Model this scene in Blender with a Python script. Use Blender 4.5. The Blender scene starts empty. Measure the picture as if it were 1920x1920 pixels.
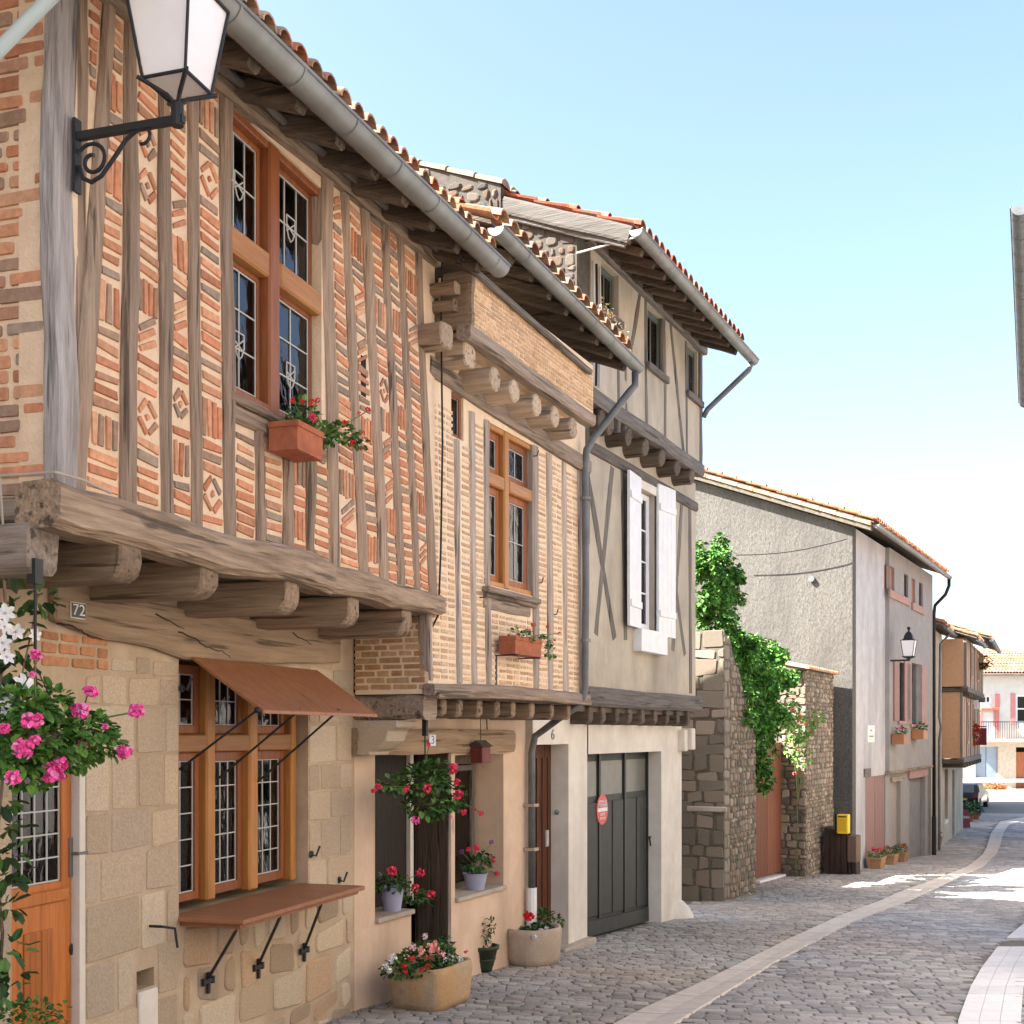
import bpy, math, random
from mathutils import Vector, Matrix, noise as mnoise
random.seed(7)
R = random.Random(11)
SC = bpy.context.scene
COL = SC.collection
EYE = 1.65          # eye height above the paving under the camera
FPX = 2300.0        # focal length of the 1920 px wide photograph
HOR = 1375.0        # its horizon row
# ---------------------------------------------------------------- camera
cam = bpy.data.cameras.new('camera'); camo = bpy.data.objects.new('camera', cam); COL.objects.link(camo)
camo.location = (0, 0, EYE); camo.rotation_euler = (math.radians(90), 0, 0)
cam.sensor_width = 36; cam.lens = 36 * FPX / 1920; cam.shift_y = (HOR - 960) / 1920
cam.clip_start = .1; cam.clip_end = 2000
SC.camera = camo
# ---------------------------------------------------------------- sky and sun
SUNV = Vector((.955, .21, -1.0)).normalized()      # the way the light travels
elev = math.asin(-SUNV.z); az = math.atan2(-SUNV.x, -SUNV.y)
W = bpy.data.worlds.new('World'); SC.world = W; W.use_nodes = True
nt = W.node_tree; bg = nt.nodes['Background']
sky = nt.nodes.new('ShaderNodeTexSky'); sky.sky_type = 'NISHITA'; sky.sun_disc = False
sky.sun_elevation = elev; sky.sun_rotation = az
sky.air_density = 1.0; sky.dust_density = 2.8; sky.ozone_density = 1.15; sky.altitude = 100
nt.links.new(sky.outputs[0], bg.inputs[0]); bg.inputs[1].default_value = .064
sl = bpy.data.lights.new('sun', 'SUN'); sl.energy = 4.2; sl.angle = math.radians(.5); sl.color = (1, .97, .92)
so = bpy.data.objects.new('sun', sl); COL.objects.link(so)
so.rotation_euler = SUNV.to_track_quat('-Z', 'Y').to_euler(); so.location = (-20, -10, 30)
SC.view_settings.view_transform = 'Standard'; SC.view_settings.look = 'None'
SC.view_settings.exposure = 2.85; SC.view_settings.gamma = 1
SC.render.engine = 'CYCLES'
SC.cycles.max_bounces = 8; SC.cycles.diffuse_bounces = 5; SC.cycles.glossy_bounces = 3; SC.cycles.transparent_max_bounces = 8

# ---------------------------------------------------------------- ground height
GP = [(-60, 1.65), (0, 1.65), (20, 2.75), (25, 2.93), (27.4, 3.08), (36.2, 3.60), (48, 3.72), (62, 3.90), (75, 3.75), (400, 3.75)]
def G(Y):
    for (a, ga), (b, gb) in zip(GP, GP[1:]):
        if Y <= b:
            t = (Y - a) / (b - a); return EYE - (ga + (gb - ga) * t)
    return EYE - 3.75
def ground_px(px, py):
    lo, hi = 3.0, 76.0
    k = (py - HOR) / FPX
    for _ in range(50):
        m = (lo + hi) / 2
        if (EYE - G(m)) / m > k: lo = m
        else: hi = m
    return ((px - 960) / FPX * lo, lo)

# ---------------------------------------------------------------- frames: (n out of the facade, u along it, z up)
class Frame:
    def __init__(s, ox, oy, ax, ay):
        L = math.hypot(ax, ay); s.ox, s.oy = ox, oy; s.ax, s.ay = ax / L, ay / L; s.nx, s.ny = s.ay, -s.ax
        s.ang = math.atan2(s.ny, s.nx)
    def w(s, n, u, z): return Vector((s.ox + n * s.nx + u * s.ax, s.oy + n * s.ny + u * s.ay, z))
    def at(s, px, py, n=0.0):
        k = (px - 960) / FPX; bx = s.ox + n * s.nx; by = s.oy + n * s.ny
        u = (k * by - bx) / (s.ax - k * s.ay); Y = by + u * s.ay
        return u, EYE - (py - HOR) / FPX * Y
    def U(s, px, n=0.0): return s.at(px, 0, n)[0]
    def Z(s, px, py, n=0.0): return s.at(px, py, n)[1]
    def N(s, px, u):
        k = (px - 960) / FPX; bx = s.ox + u * s.ax; by = s.oy + u * s.ay
        return (k * by - bx) / (s.nx - k * s.ny)
    def g(s, n, u): return G(s.oy + n * s.ny + u * s.ay)
WF = Frame(0, 0, 0, 1)     # n = +X, u = +Y

# ---------------------------------------------------------------- mesh builder
class MB:
    def __init__(s, F=WF): s.F = F; s.v = []; s.f = []; s.c = []
    def add(s, vs, fs, col=None, F=None):
        F = F or s.F; b = len(s.v)
        for p in vs: s.v.append(F.w(*p))
        for f in fs: s.f.append([b + i for i in f])
        if col is None: col = (1, 1, 1)
        s.c += [col] * len(fs)
    def box(s, n0, n1, u0, u1, z0, z1, col=None, F=None):
        if n0 > n1: n0, n1 = n1, n0
        if u0 > u1: u0, u1 = u1, u0
        if z0 > z1: z0, z1 = z1, z0
        vs = [(n0, u0, z0), (n1, u0, z0), (n1, u1, z0), (n0, u1, z0), (n0, u0, z1), (n1, u0, z1), (n1, u1, z1), (n0, u1, z1)]
        s.add(vs, [(0, 3, 2, 1), (4, 5, 6, 7), (0, 1, 5, 4), (1, 2, 6, 5), (2, 3, 7, 6), (3, 0, 4, 7)], col, F)
    def bbox(s, n0, n1, u0, u1, z0, z1, b=.01, col=None, F=None):
        """box with chamfered edges"""
        x0, x1, y0, y1, a, c = n0, n1, u0, u1, z0, z1
        def ring(z, i): return [(x0 + i, y0 + b, z), (x0 + b, y0 + i, z), (x1 - b, y0 + i, z), (x1 - i, y0 + b, z), (x1 - i, y1 - b, z), (x1 - b, y1 - i, z), (x0 + b, y1 - i, z), (x0 + i, y1 - b, z)]
        vs = ring(a, b) + ring(a + b, 0) + ring(c - b, 0) + ring(c, b)
        fs = [tuple(reversed(range(8))), tuple(range(24, 32))]
        for k in range(3):
            for i in range(8): fs.append((k * 8 + i, k * 8 + (i + 1) % 8, k * 8 + 8 + (i + 1) % 8, k * 8 + 8 + i))
        s.add(vs, fs, col, F)
    def prism(s, poly, ext, col=None, F=None):
        """poly: list of (n,u,z); ext: vector"""
        n = len(poly); e = Vector(ext); p2 = [tuple(Vector(p) + e) for p in poly]
        fs = [tuple(reversed(range(n))), tuple(range(n, 2 * n))] + [(i, (i + 1) % n, n + (i + 1) % n, n + i) for i in range(n)]
        s.add(list(poly) + p2, fs, col, F)
    def beam(s, p0, p1, w, h, up=(0, 0, 1), seg=6, wob=.008, col=None, F=None, w1=None, h1=None, bow=0.0, r=None):
        p0, p1, up = Vector(p0), Vector(p1), Vector(up); d = (p1 - p0).normalized()
        sd = d.cross(up).normalized(); up = sd.cross(d).normalized(); vs = []; fs = []
        w1 = w if w1 is None else w1; h1 = h if h1 is None else h1
        ph = R.uniform(0, 50); c = .16
        for i in range(seg + 1):
            t = i / seg; ww = w + (w1 - w) * t; hh = h + (h1 - h) * t
            off = sd * (mnoise.noise(Vector((ph, t * 3, 0))) * wob * 2) + up * (mnoise.noise(Vector((ph, t * 3, 9))) * wob * 2 + bow * 4 * t * (1 - t))
            for (a, b) in ((-.5 + c, -.5), (.5 - c, -.5), (.5, -.5 + c), (.5, .5 - c), (.5 - c, .5), (-.5 + c, .5), (-.5, .5 - c), (-.5, -.5 + c)):
                q = p0 + (p1 - p0) * t + off + sd * (a * ww) + up * (b * hh)
                q += Vector((R.uniform(-1, 1), R.uniform(-1, 1), R.uniform(-1, 1))) * wob * .35
                vs.append(tuple(q))
        m = 8
        for i in range(seg):
            for k in range(m): fs.append((i * m + k, i * m + (k + 1) % m, (i + 1) * m + (k + 1) % m, (i + 1) * m + k))
        fs.append(tuple(reversed(range(m)))); fs.append(tuple(range(seg * m, seg * m + m)))
        s.add(vs, fs, col, F)
    def tube(s, pts, r, seg=8, col=None, F=None, r1=None, caps=True):
        pts = [Vector(p) for p in pts]; vs = []; fs = []; n = len(pts); prev = None
        for i, p in enumerate(pts):
            d = ((pts[min(i + 1, n - 1)] - pts[max(i - 1, 0)])).normalized()
            a = Vector((0, 0, 1)) if abs(d.z) < .9 else Vector((1, 0, 0))
            if prev is not None: a = prev
            x = (a - d * a.dot(d)).normalized(); prev = x; y = d.cross(x)
            rr = r if r1 is None else r + (r1 - r) * i / (n - 1)
            for k in range(seg):
                t = 2 * math.pi * k / seg; vs.append(tuple(p + x * (math.cos(t) * rr) + y * (math.sin(t) * rr)))
        for i in range(n - 1):
            for k in range(seg): fs.append((i * seg + k, i * seg + (k + 1) % seg, (i + 1) * seg + (k + 1) % seg, (i + 1) * seg + k))
        if caps: fs.append(tuple(reversed(range(seg)))); fs.append(tuple(range((n - 1) * seg, n * seg)))
        s.add(vs, fs, col, F)
    def lathe(s, cn, cu, prof, seg=20, col=None, F=None, sq=None, caps=True):
        """prof: list of (r,z) bottom to top around a vertical axis; sq: (a,b) scale"""
        vs = []; fs = []; sa, sb = sq or (1, 1)
        for (r, z) in prof:
            for k in range(seg):
                t = 2 * math.pi * (k + .5) / seg; vs.append((cn + r * math.cos(t) * sa, cu + r * math.sin(t) * sb, z))
        for i in range(len(prof) - 1):
            for k in range(seg): fs.append((i * seg + k, i * seg + (k + 1) % seg, (i + 1) * seg + (k + 1) % seg, (i + 1) * seg + k))
        if caps: fs.append(tuple(reversed(range(seg)))); fs.append(tuple(range((len(prof) - 1) * seg, len(prof) * seg)))
        s.add(vs, fs, col, F)
    def blob(s, c, r, col=None, F=None, jit=.25, seg=7, rings=5):
        cx, cy, cz = c; rx, ry, rz = r if hasattr(r, '__len__') else (r, r, r); vs = [(cx, cy, cz - rz)]; fs = []
        for i in range(1, rings):
            ph = math.pi * i / rings
            for k in range(seg):
                t = 2 * math.pi * k / seg; q = 1 + R.uniform(-jit, jit)
                vs.append((cx + rx * q * math.sin(ph) * math.cos(t), cy + ry * q * math.sin(ph) * math.sin(t), cz - rz * math.cos(ph) * q))
        vs.append((cx, cy, cz + rz)); L = len(vs) - 1
        for k in range(seg): fs.append((0, 1 + (k + 1) % seg, 1 + k)); fs.append((L, L - seg + k, L - seg + (k + 1) % seg))
        for i in range(rings - 2):
            for k in range(seg): fs.append((1 + i * seg + k, 1 + i * seg + (k + 1) % seg, 1 + (i + 1) * seg + (k + 1) % seg, 1 + (i + 1) * seg + k))
        s.add(vs, fs, col, F)
    def tablet(s, cu, cz, w, h, ang, n0, proud, col=None, F=None, jit=.004, b=.006):
        """small brick set flat on the facade, tilted by ang in the (u,z) plane"""
        ca, sa = math.cos(ang), math.sin(ang); vs = []
        cr = [(-w / 2, -h / 2), (w / 2, -h / 2), (w / 2, h / 2), (-w / 2, h / 2)]
        cr = [(x + R.uniform(-jit, jit), y + R.uniform(-jit, jit)) for x, y in cr]
        for k, nn in ((0, n0 - .004), (b, n0 + proud)):
            for x, y in cr:
                x2 = x - math.copysign(k, x); y2 = y - math.copysign(k, y)
                vs.append((nn, cu + x2 * ca - y2 * sa, cz + x2 * sa + y2 * ca))
        s.add(vs, [(4, 5, 6, 7), (0, 1, 5, 4), (1, 2, 6, 5), (2, 3, 7, 6), (3, 0, 4, 7)], col, F)
    def stone(s, q, n0, proud, b, col=None, F=None, soft=True):
        """q: four (u,z) corners counter-clockwise, pillow-like block"""
        cu = sum(a for a, _ in q) / 4; cz = sum(c for _, c in q) / 4; vs = []
        steps = ((0, -.006), (.35, .55), (1, 1)) if soft else ((0, -.006), (1, 1))
        out = []
        for i in range(4):      # eight-cornered outline, corners rounded
            a = q[i]; p = q[i - 1]; x = q[(i + 1) % 4]
            for o in (p, x):
                L = math.hypot(o[0] - a[0], o[1] - a[1]) or 1; t = min(.25, b * 1.2 / L)
                out.append((a[0] + (o[0] - a[0]) * t, a[1] + (o[1] - a[1]) * t))
        for f, pr in steps:
            for (u, z) in out:
                L = math.hypot(u - cu, z - cz) or 1; k = 1 - f * b / L
                vs.append((n0 + (proud * pr if pr > 0 else pr), cu + (u - cu) * k, cz + (z - cz) * k))
        m = 8; fs = [tuple(range((len(steps) - 1) * m, len(steps) * m))]
        for i in range(len(steps) - 1):
            for k in range(m): fs.append((i * m + k, i * m + (k + 1) % m, (i + 1) * m + (k + 1) % m, (i + 1) * m + k))
        s.add(vs, fs, col, F)
    def leaf(s, p, d, up, L, w, col, F=None):
        d = d.normalized(); sd = d.cross(up)
        if sd.length < 1e-4: sd = d.cross(Vector((1, 0, .3)))
        sd.normalize(); nn = sd.cross(d); p = Vector(p)
        a = p; b_ = p + d * L * .35 + sd * w * .5 + nn * w * .12; c = p + d * L * .8 + sd * w * .36 + nn * w * .1; t = p + d * L - nn * w * .1
        b2 = p + d * L * .35 - sd * w * .5 + nn * w * .12; c2 = p + d * L * .8 - sd * w * .36 + nn * w * .1
        s.add([tuple(x) for x in (a, b_, c, t, c2, b2)], [(0, 1, 2, 3), (0, 3, 4, 5)], col, F)
    def leaves(s, c, r, n, size, pal, F=None, shell=.55, droop=.2, asp=.8):
        c = Vector(c); r = Vector(r) if hasattr(r, '__len__') else Vector((r, r, r))
        for _ in range(n):
            while True:
                q = Vector((R.uniform(-1, 1), R.uniform(-1, 1), R.uniform(-1, 1)))
                if .02 < q.length < 1: break
            q = q.normalized() * (q.length ** shell)
            p = c + Vector((q.x * r.x, q.y * r.y, q.z * r.z))
            d = (q.normalized() + Vector((R.uniform(-.8, .8), R.uniform(-.8, .8), R.uniform(-.8, .6) - droop)))
            k = R.uniform(.6, 1.25) * size; col = R.choice(pal); m = R.uniform(.75, 1.25)
            up = Vector((R.uniform(-.4, .4), R.uniform(-.4, .4), 1))
            s.leaf(p, d, up, k, k * asp, tuple(x * m for x in col), F)
    def bloom(s, c, r, n, pal, F=None, petal=None):
        """a rounded flower head of many small petals"""
        c = Vector(c); petal = petal or r * .55
        for _ in range(n):
            q = Vector((R.uniform(-1, 1), R.uniform(-1, 1), R.uniform(-.7, 1))).normalized()
            p = c + q * r * R.uniform(.45, .8); t = Vector((R.uniform(-1, 1), R.uniform(-1, 1), R.uniform(-1, 1)))
            d = (q * .6 + t * .8).normalized(); col = R.choice(pal); m = R.uniform(.8, 1.2)
            s.leaf(p - d * petal * .4, d, q, petal, petal * .95, tuple(x * m for x in col), F)

def props(o, label=None, cat=None, group=None, kind=None):
    if label: o['label'] = label
    if cat: o['category'] = cat
    if group: o['group'] = group
    if kind: o['kind'] = kind
def thing(name, label, cat, F=WF, n=0, u=0, z=0, group=None, rot=None):
    o = bpy.data.objects.new(name, None); COL.objects.link(o); o.empty_display_size = .3
    o.location = F.w(n, u, z); o.rotation_euler = (0, 0, F.ang if rot is None else rot)
    props(o, label, cat, group); return o
def rootm(o):
    while o.parent: o = o.parent
    return Matrix.LocRotScale(o.location, o.rotation_euler, None)
def ob(name, mb, mat, parent=None, smooth=False, F=WF, base=None, bevel=0, label=None):
    """link the builder's shapes as one mesh object; base = (n,u,z) origin of a thing that is one mesh"""
    me = bpy.data.meshes.new(name); o = bpy.data.objects.new(name, me); COL.objects.link(o)
    if parent is not None: M4 = rootm(parent).inverted(); o.parent = parent
    else:
        o.location = F.w(*(base or (0, 0, 0))); o.rotation_euler = (0, 0, F.ang)
        M4 = Matrix.LocRotScale(o.location, o.rotation_euler, None).inverted()
    me.from_pydata([M4 @ v for v in mb.v], [], mb.f); me.validate(); 
    if len(me.polygons) == len(mb.c):
        ca = me.attributes.new('col', 'FLOAT_COLOR', 'FACE'); buf = []
        for c in mb.c: buf += [c[0], c[1], c[2], 1.0]
        ca.data.foreach_set('color', buf)
    me.materials.append(mat)
    if smooth: me.polygons.foreach_set('use_smooth', [True] * len(me.polygons))
    if bevel:
        m = o.modifiers.new('bevel', 'BEVEL'); m.width = bevel; m.segments = 1; m.limit_method = 'ANGLE'; m.angle_limit = math.radians(40)
    if label: o['label'] = label
    return o
def copy_tree(o, parent=None):
    c = o.copy(); COL.objects.link(c); c.parent = parent
    for ch in [x for x in bpy.data.objects if x.parent == o]: copy_tree(ch, c)
    return c
def text_part(txt, size, F, n, u, z, mat, parent, name='lettering', depth=.002, sx=1, track=1):
    cu = bpy.data.curves.new(name, 'FONT'); cu.body = txt; cu.size = size; cu.align_x = 'CENTER'; cu.align_y = 'CENTER'; cu.extrude = depth
    cu.space_character = track
    t = bpy.data.objects.new(name, cu); COL.objects.link(t)
    dg = bpy.context.evaluated_depsgraph_get(); me = bpy.data.meshes.new_from_object(t.evaluated_get(dg))
    bpy.data.objects.remove(t)
    o = bpy.data.objects.new(name, me); COL.objects.link(o); M4 = rootm(parent).inverted()
    for v in me.vertices:
        v.co = M4 @ F.w(n + v.co.z, u + v.co.x * sx, z + v.co.y)
    me.materials.clear(); me.materials.append(mat); o.parent = parent; return o

# ---------------------------------------------------------------- materials
KEEP = {'leaf', 'petal', 'dark_glass', 'black_iron', 'white_paint', 'unlit_room', 'black_cable', 'speckled_roughcast', 'sunlit_white_render', 'black_car_paint', 'white_channel_slabs', 'frosted_pane', 'dark_joint_earth'}
def M(name, c1, c2=None, rough=.85, scale=6, mixlo=.35, mixhi=.65, attr=False, bump=(40, .3, .01), stretch=(1, 1, 1), metal=0, spec=.3,
      stain=None, stain_scale=1.2, detail=6, sub=0, big=None):
    if name not in KEEP:
        c1 = tuple(min(.82 if not attr else 9, a * k) for a, k in zip(c1, (1.15, 1.14, 1.12))); c2 = c2 and tuple(min(.82 if not attr else 9, a * k) for a, k in zip(c2, (1.15, 1.14, 1.12)))
    if stain and name not in KEEP: stain = tuple(a * k for a, k in zip(stain, (1.15, 1.14, 1.12)))
    m = bpy.data.materials.new(name); m.use_nodes = True; t = m.node_tree; N = t.nodes; L = t.links
    b = N['Principled BSDF']; b.inputs['Roughness'].default_value = rough; b.inputs['Metallic'].default_value = metal
    b.inputs['Specular IOR Level'].default_value = spec
    tc = N.new('ShaderNodeTexCoord'); mp = N.new('ShaderNodeMapping'); mp.inputs['Scale'].default_value = stretch
    L.new(tc.outputs['Object'], mp.inputs['Vector'])
    no = N.new('ShaderNodeTexNoise'); no.inputs['Scale'].default_value = scale; no.inputs['Detail'].default_value = detail; no.inputs['Roughness'].default_value = .62
    L.new(mp.outputs[0], no.inputs['Vector'])
    rp = N.new('ShaderNodeMapRange'); rp.inputs['From Min'].default_value = mixlo; rp.inputs['From Max'].default_value = mixhi
    L.new(no.outputs['Fac'], rp.inputs['Value'])
    mx = N.new('ShaderNodeMix'); mx.data_type = 'RGBA'; L.new(rp.outputs[0], mx.inputs['Factor'])
    mx.inputs['A'].default_value = (*c1, 1); mx.inputs['B'].default_value = (*(c2 or c1), 1)
    out = mx.outputs['Result']
    if attr:
        at = N.new('ShaderNodeAttribute'); at.attribute_name = 'col'
        mu = N.new('ShaderNodeMix'); mu.data_type = 'RGBA'; mu.blend_type = 'MULTIPLY'; mu.inputs['Factor'].default_value = 1
        L.new(at.outputs['Color'], mu.inputs['A']); L.new(out, mu.inputs['B']); out = mu.outputs['Result']
    if stain:
        n2 = N.new('ShaderNodeTexNoise'); n2.inputs['Scale'].default_value = stain_scale; n2.inputs['Detail'].default_value = 7; n2.inputs['Roughness'].default_value = .6
        m3 = N.new('ShaderNodeMapping'); m3.inputs['Scale'].default_value = (1, 1, .4); L.new(tc.outputs['Object'], m3.inputs['Vector']); L.new(m3.outputs[0], n2.inputs['Vector'])
        r2 = N.new('ShaderNodeMapRange'); r2.inputs['From Min'].default_value = .44; r2.inputs['From Max'].default_value = .72
        L.new(n2.outputs['Fac'], r2.inputs['Value'])
        m2 = N.new('ShaderNodeMix'); m2.data_type = 'RGBA'; L.new(r2.outputs[0], m2.inputs['Factor']); L.new(out, m2.inputs['A'])
        m2.inputs['B'].default_value = (*stain, 1); out = m2.outputs['Result']
    L.new(out, b.inputs['Base Color'])
    if bump:
        nb = N.new('ShaderNodeTexNoise'); nb.inputs['Scale'].default_value = bump[0]; nb.inputs['Detail'].default_value = 5
        L.new(mp.outputs[0], nb.inputs['Vector'])
        bp = N.new('ShaderNodeBump'); bp.inputs['Strength'].default_value = bump[1]; bp.inputs['Distance'].default_value = bump[2]
        L.new(nb.outputs['Fac'], bp.inputs['Height']); L.new(bp.outputs[0], b.inputs['Normal'])
    return m
def wood(name, c1, c2, axis='z', sc=5, b=.5, rough=.8, stain=None, attr=False, lo=.3, hi=.7, split=None):
    if split is None: split = .38 if b >= .45 else .85
    st = {'x': (.07, 1, 1), 'y': (1, .07, 1), 'z': (1, 1, .07)}[axis]
    st = tuple(6 * a for a in st)
    m = M(name, c1, c2, rough, sc, lo, hi, attr=attr, bump=(sc * 2.2, b, .02), stretch=st, stain=stain, stain_scale=3)
    t = m.node_tree; N = t.nodes; L = t.links; bs = N['Principled BSDF']; src = bs.inputs['Base Color'].links[0].from_socket
    tc = N.new('ShaderNodeTexCoord'); mp = N.new('ShaderNodeMapping'); mp.inputs['Scale'].default_value = {'x': (1.1, 22, 22), 'y': (22, 1.1, 22), 'z': (22, 22, 1.1)}[axis]
    oi = N.new('ShaderNodeObjectInfo'); va = N.new('ShaderNodeVectorMath'); va.operation = 'ADD'; L.new(tc.outputs['Object'], va.inputs[0]); L.new(oi.outputs['Random'], va.inputs[1]); L.new(va.outputs[0], mp.inputs['Vector'])
    no = N.new('ShaderNodeTexNoise'); no.inputs['Scale'].default_value = 1.0; no.inputs['Detail'].default_value = 3; L.new(mp.outputs[0], no.inputs['Vector'])
    rp = N.new('ShaderNodeMapRange'); rp.inputs['From Min'].default_value = .60; rp.inputs['From Max'].default_value = .66; rp.inputs['To Min'].default_value = 1; rp.inputs['To Max'].default_value = split; L.new(no.outputs['Fac'], rp.inputs['Value'])
    r2 = N.new('ShaderNodeMapRange'); r2.inputs['To Min'].default_value = .80; r2.inputs['To Max'].default_value = 1.22; L.new(oi.outputs['Random'], r2.inputs['Value'])
    mm = N.new('ShaderNodeMath'); mm.operation = 'MULTIPLY'; L.new(rp.outputs[0], mm.inputs[0]); L.new(r2.outputs[0], mm.inputs[1])
    mx = N.new('ShaderNodeMix'); mx.data_type = 'RGBA'; mx.blend_type = 'MULTIPLY'; mx.inputs['Factor'].default_value = 1; L.new(src, mx.inputs['A']); L.new(mm.outputs[0], mx.inputs['B']); L.new(mx.outputs['Result'], bs.inputs['Base Color'])
    return m
W1 = (1, 1, 1)
mat = {}
mat['mortar'] = M('warm_mortar', (.66, .51, .37), (.57, .43, .30), .95, 9, bump=(60, .6, .01))
mat['brick'] = M('brick', W1, (.72, .70, .68), .9, 25, attr=True, bump=(70, .6, .006))
mat['tb_z'] = wood('brown_timber_upright', (.32, .235, .175), (.17, .118, .084), 'z', b=.8)
mat['tb_y'] = wood('brown_timber_along', (.36, .265, .19), (.15, .105, .07), 'y', b=.9)
mat['tb_x'] = wood('brown_timber_across', (.30, .215, .15), (.15, .105, .07), 'x', b=.8)
mat['tw_z'] = wood('weathered_timber_upright', (.36, .335, .33), (.16, .14, .13), 'z', b=.9)
mat['tw_x'] = wood('weathered_timber_across', (.30, .25, .21), (.13, .10, .08), 'x', b=.9)
mat['tg_z'] = wood('grey_timber_upright', (.17, .15, .13), (.085, .072, .06), 'z', b=.7)
mat['tg_y'] = wood('grey_timber_along', (.17, .15, .135), (.08, .068, .06), 'y', b=.8)
mat['tg_x'] = wood('dark_rafter_timber', (.13, .098, .07), (.065, .048, .035), 'x', b=.7)
mat['tl_z'] = wood('pale_grey_timber', (.42, .35, .30), (.24, .19, .16), 'z', b=.6)
mat['tl_y'] = wood('pale_grey_timber_along', (.34, .27, .215), (.17, .125, .095), 'y', b=.8)
mat['oak_z'] = wood('varnished_oak_upright', (.47, .215, .06), (.32, .13, .03), 'z', b=.15, rough=.45)
mat['oak_y'] = wood('varnished_oak_along', (.36, .165, .05), (.25, .10, .03), 'y', b=.15, rough=.45)
mat['oakr_z'] = wood('red_oak_upright', (.28, .095, .032), (.17, .052, .018), 'z', b=.15, rough=.45)
mat['oakr_y'] = wood('red_oak_along', (.33, .125, .04), (.22, .075, .025), 'y', b=.15, rough=.45)
mat['oakdoor'] = wood('orange_door_wood', (.42, .14, .028), (.29, .085, .016), 'z', b=.12, rough=.4)
mat['board'] = wood('brown_painted_board', (.35, .155, .075), (.255, .105, .048), 'x', sc=3, b=.12, rough=.5, split=.9)
mat['granite'] = M('warm_dressed_granite', W1, (.80, .77, .74), .9, 90, .38, .62, attr=True, bump=(60, .5, .008))
mat['gjoint'] = M('pale_lime_joint', (.36, .29, .21), (.29, .23, .165), .95, 14, bump=(50, .5, .01))
mat['ochre'] = M('ochre_render', (.46, .36, .255), (.38, .29, .20), .95, 5, bump=(50, .5, .008), stain=(.33, .25, .17), stain_scale=2)
mat['iron'] = M('black_iron', (.018, .018, .02), None, .55, bump=(80, .2, .002), spec=.4)
mat['zinc'] = M('weathered_zinc', (.21, .22, .215), (.155, .16, .155), .5, 4, bump=(30, .05, .002), metal=.25, stain=(.13, .125, .115))
mat['zincd'] = M('dark_zinc', (.14, .15, .155), (.09, .095, .10), .5, 5, bump=None, metal=.2)
mat['tile'] = M('canal_tile', W1, (.62, .55, .50), .9, 12, attr=True, bump=(40, .4, .006), stain=(.20, .17, .12), stain_scale=4)
mat['glass'] = M('dark_glass', (.012, .013, .014), None, .04, bump=None, spec=.9)
gm_ = mat['glass'].node_tree; _N = gm_.nodes; _L = gm_.links; _b = _N['Principled BSDF']; _o = _N['Material Output']
_tr = _N.new('ShaderNodeBsdfTransparent'); _tr.inputs[0].default_value = (.80, .82, .82, 1); _gl = _N.new('ShaderNodeBsdfGlossy'); _gl.inputs['Roughness'].default_value = .03; _gl.inputs['Color'].default_value = (.9, .9, .9, 1)
_fr = _N.new('ShaderNodeFresnel'); _fr.inputs[0].default_value = 1.5; _nz = _N.new('ShaderNodeTexNoise'); _nz.inputs['Scale'].default_value = 6; _bp = _N.new('ShaderNodeBump'); _bp.inputs['Strength'].default_value = .25; _bp.inputs['Distance'].default_value = .01
_L.new(_nz.outputs['Fac'], _bp.inputs['Height']); _L.new(_bp.outputs[0], _gl.inputs['Normal']); _mx = _N.new('ShaderNodeMixShader'); _L.new(_fr.outputs[0], _mx.inputs[0]); _L.new(_tr.outputs[0], _mx.inputs[1]); _L.new(_gl.outputs[0], _mx.inputs[2]); _L.new(_mx.outputs[0], _o.inputs[0])
mat['lead'] = M('pale_lead_came', (.42, .42, .41), None, .55, bump=None)
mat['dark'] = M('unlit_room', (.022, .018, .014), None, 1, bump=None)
mat['black'] = M('black_cable', (.015, .014, .014), None, .6, bump=None)
mat['leaf'] = M('leaf', W1, (.85, .85, .85), .55, 20, attr=True, bump=None, spec=.35)
mat['petal'] = M('petal', W1, (.92, .92, .92), .7, 20, attr=True, bump=None, spec=.2)
mat['stem'] = M('green_stem', (.07, .13, .03), (.10, .12, .04), .7, bump=None)
mat['white'] = M('white_paint', (.78, .78, .78), (.70, .70, .71), .5, 6, bump=None)
mat['pink'] = M('pinkish_render', (.60, .45, .335), (.53, .385, .28), .95, 4, bump=(70, .25, .004), stain=(.41, .30, .215), stain_scale=1.8)
mat['whiter'] = M('white_render', (.66, .62, .56), (.58, .53, .46), .95, 4, bump=(60, .3, .005), stain=(.50, .46, .41), stain_scale=2)
mat['cgrey'] = M('beige_grey_render', (.43, .38, .305), (.365, .32, .255), .95, 3, bump=(60, .3, .005), stain=(.25, .22, .18), stain_scale=1.6)
mat['terracotta'] = M('terracotta', (.36, .115, .055), (.24, .075, .04), .85, 14, bump=(50, .3, .004))
mat['soil'] = M('soil', (.045, .03, .02), (.03, .02, .015), 1, 30, bump=(60, 1, .01))
GREENS = [(.07, .17, .03), (.045, .12, .022), (.10, .22, .045), (.035, .09, .02), (.13, .25, .05)]
DGREENS = [(.03, .085, .02), (.022, .06, .016), (.05, .12, .025), (.015, .04, .012)]
BRICKS = [(.52, .235, .135), (.48, .205, .115), (.55, .28, .165), (.45, .195, .11), (.32, .215, .155), (.285, .22, .175), (.51, .25, .145), (.42, .235, .15), (.54, .26, .15), (.56, .31, .19)]

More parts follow.
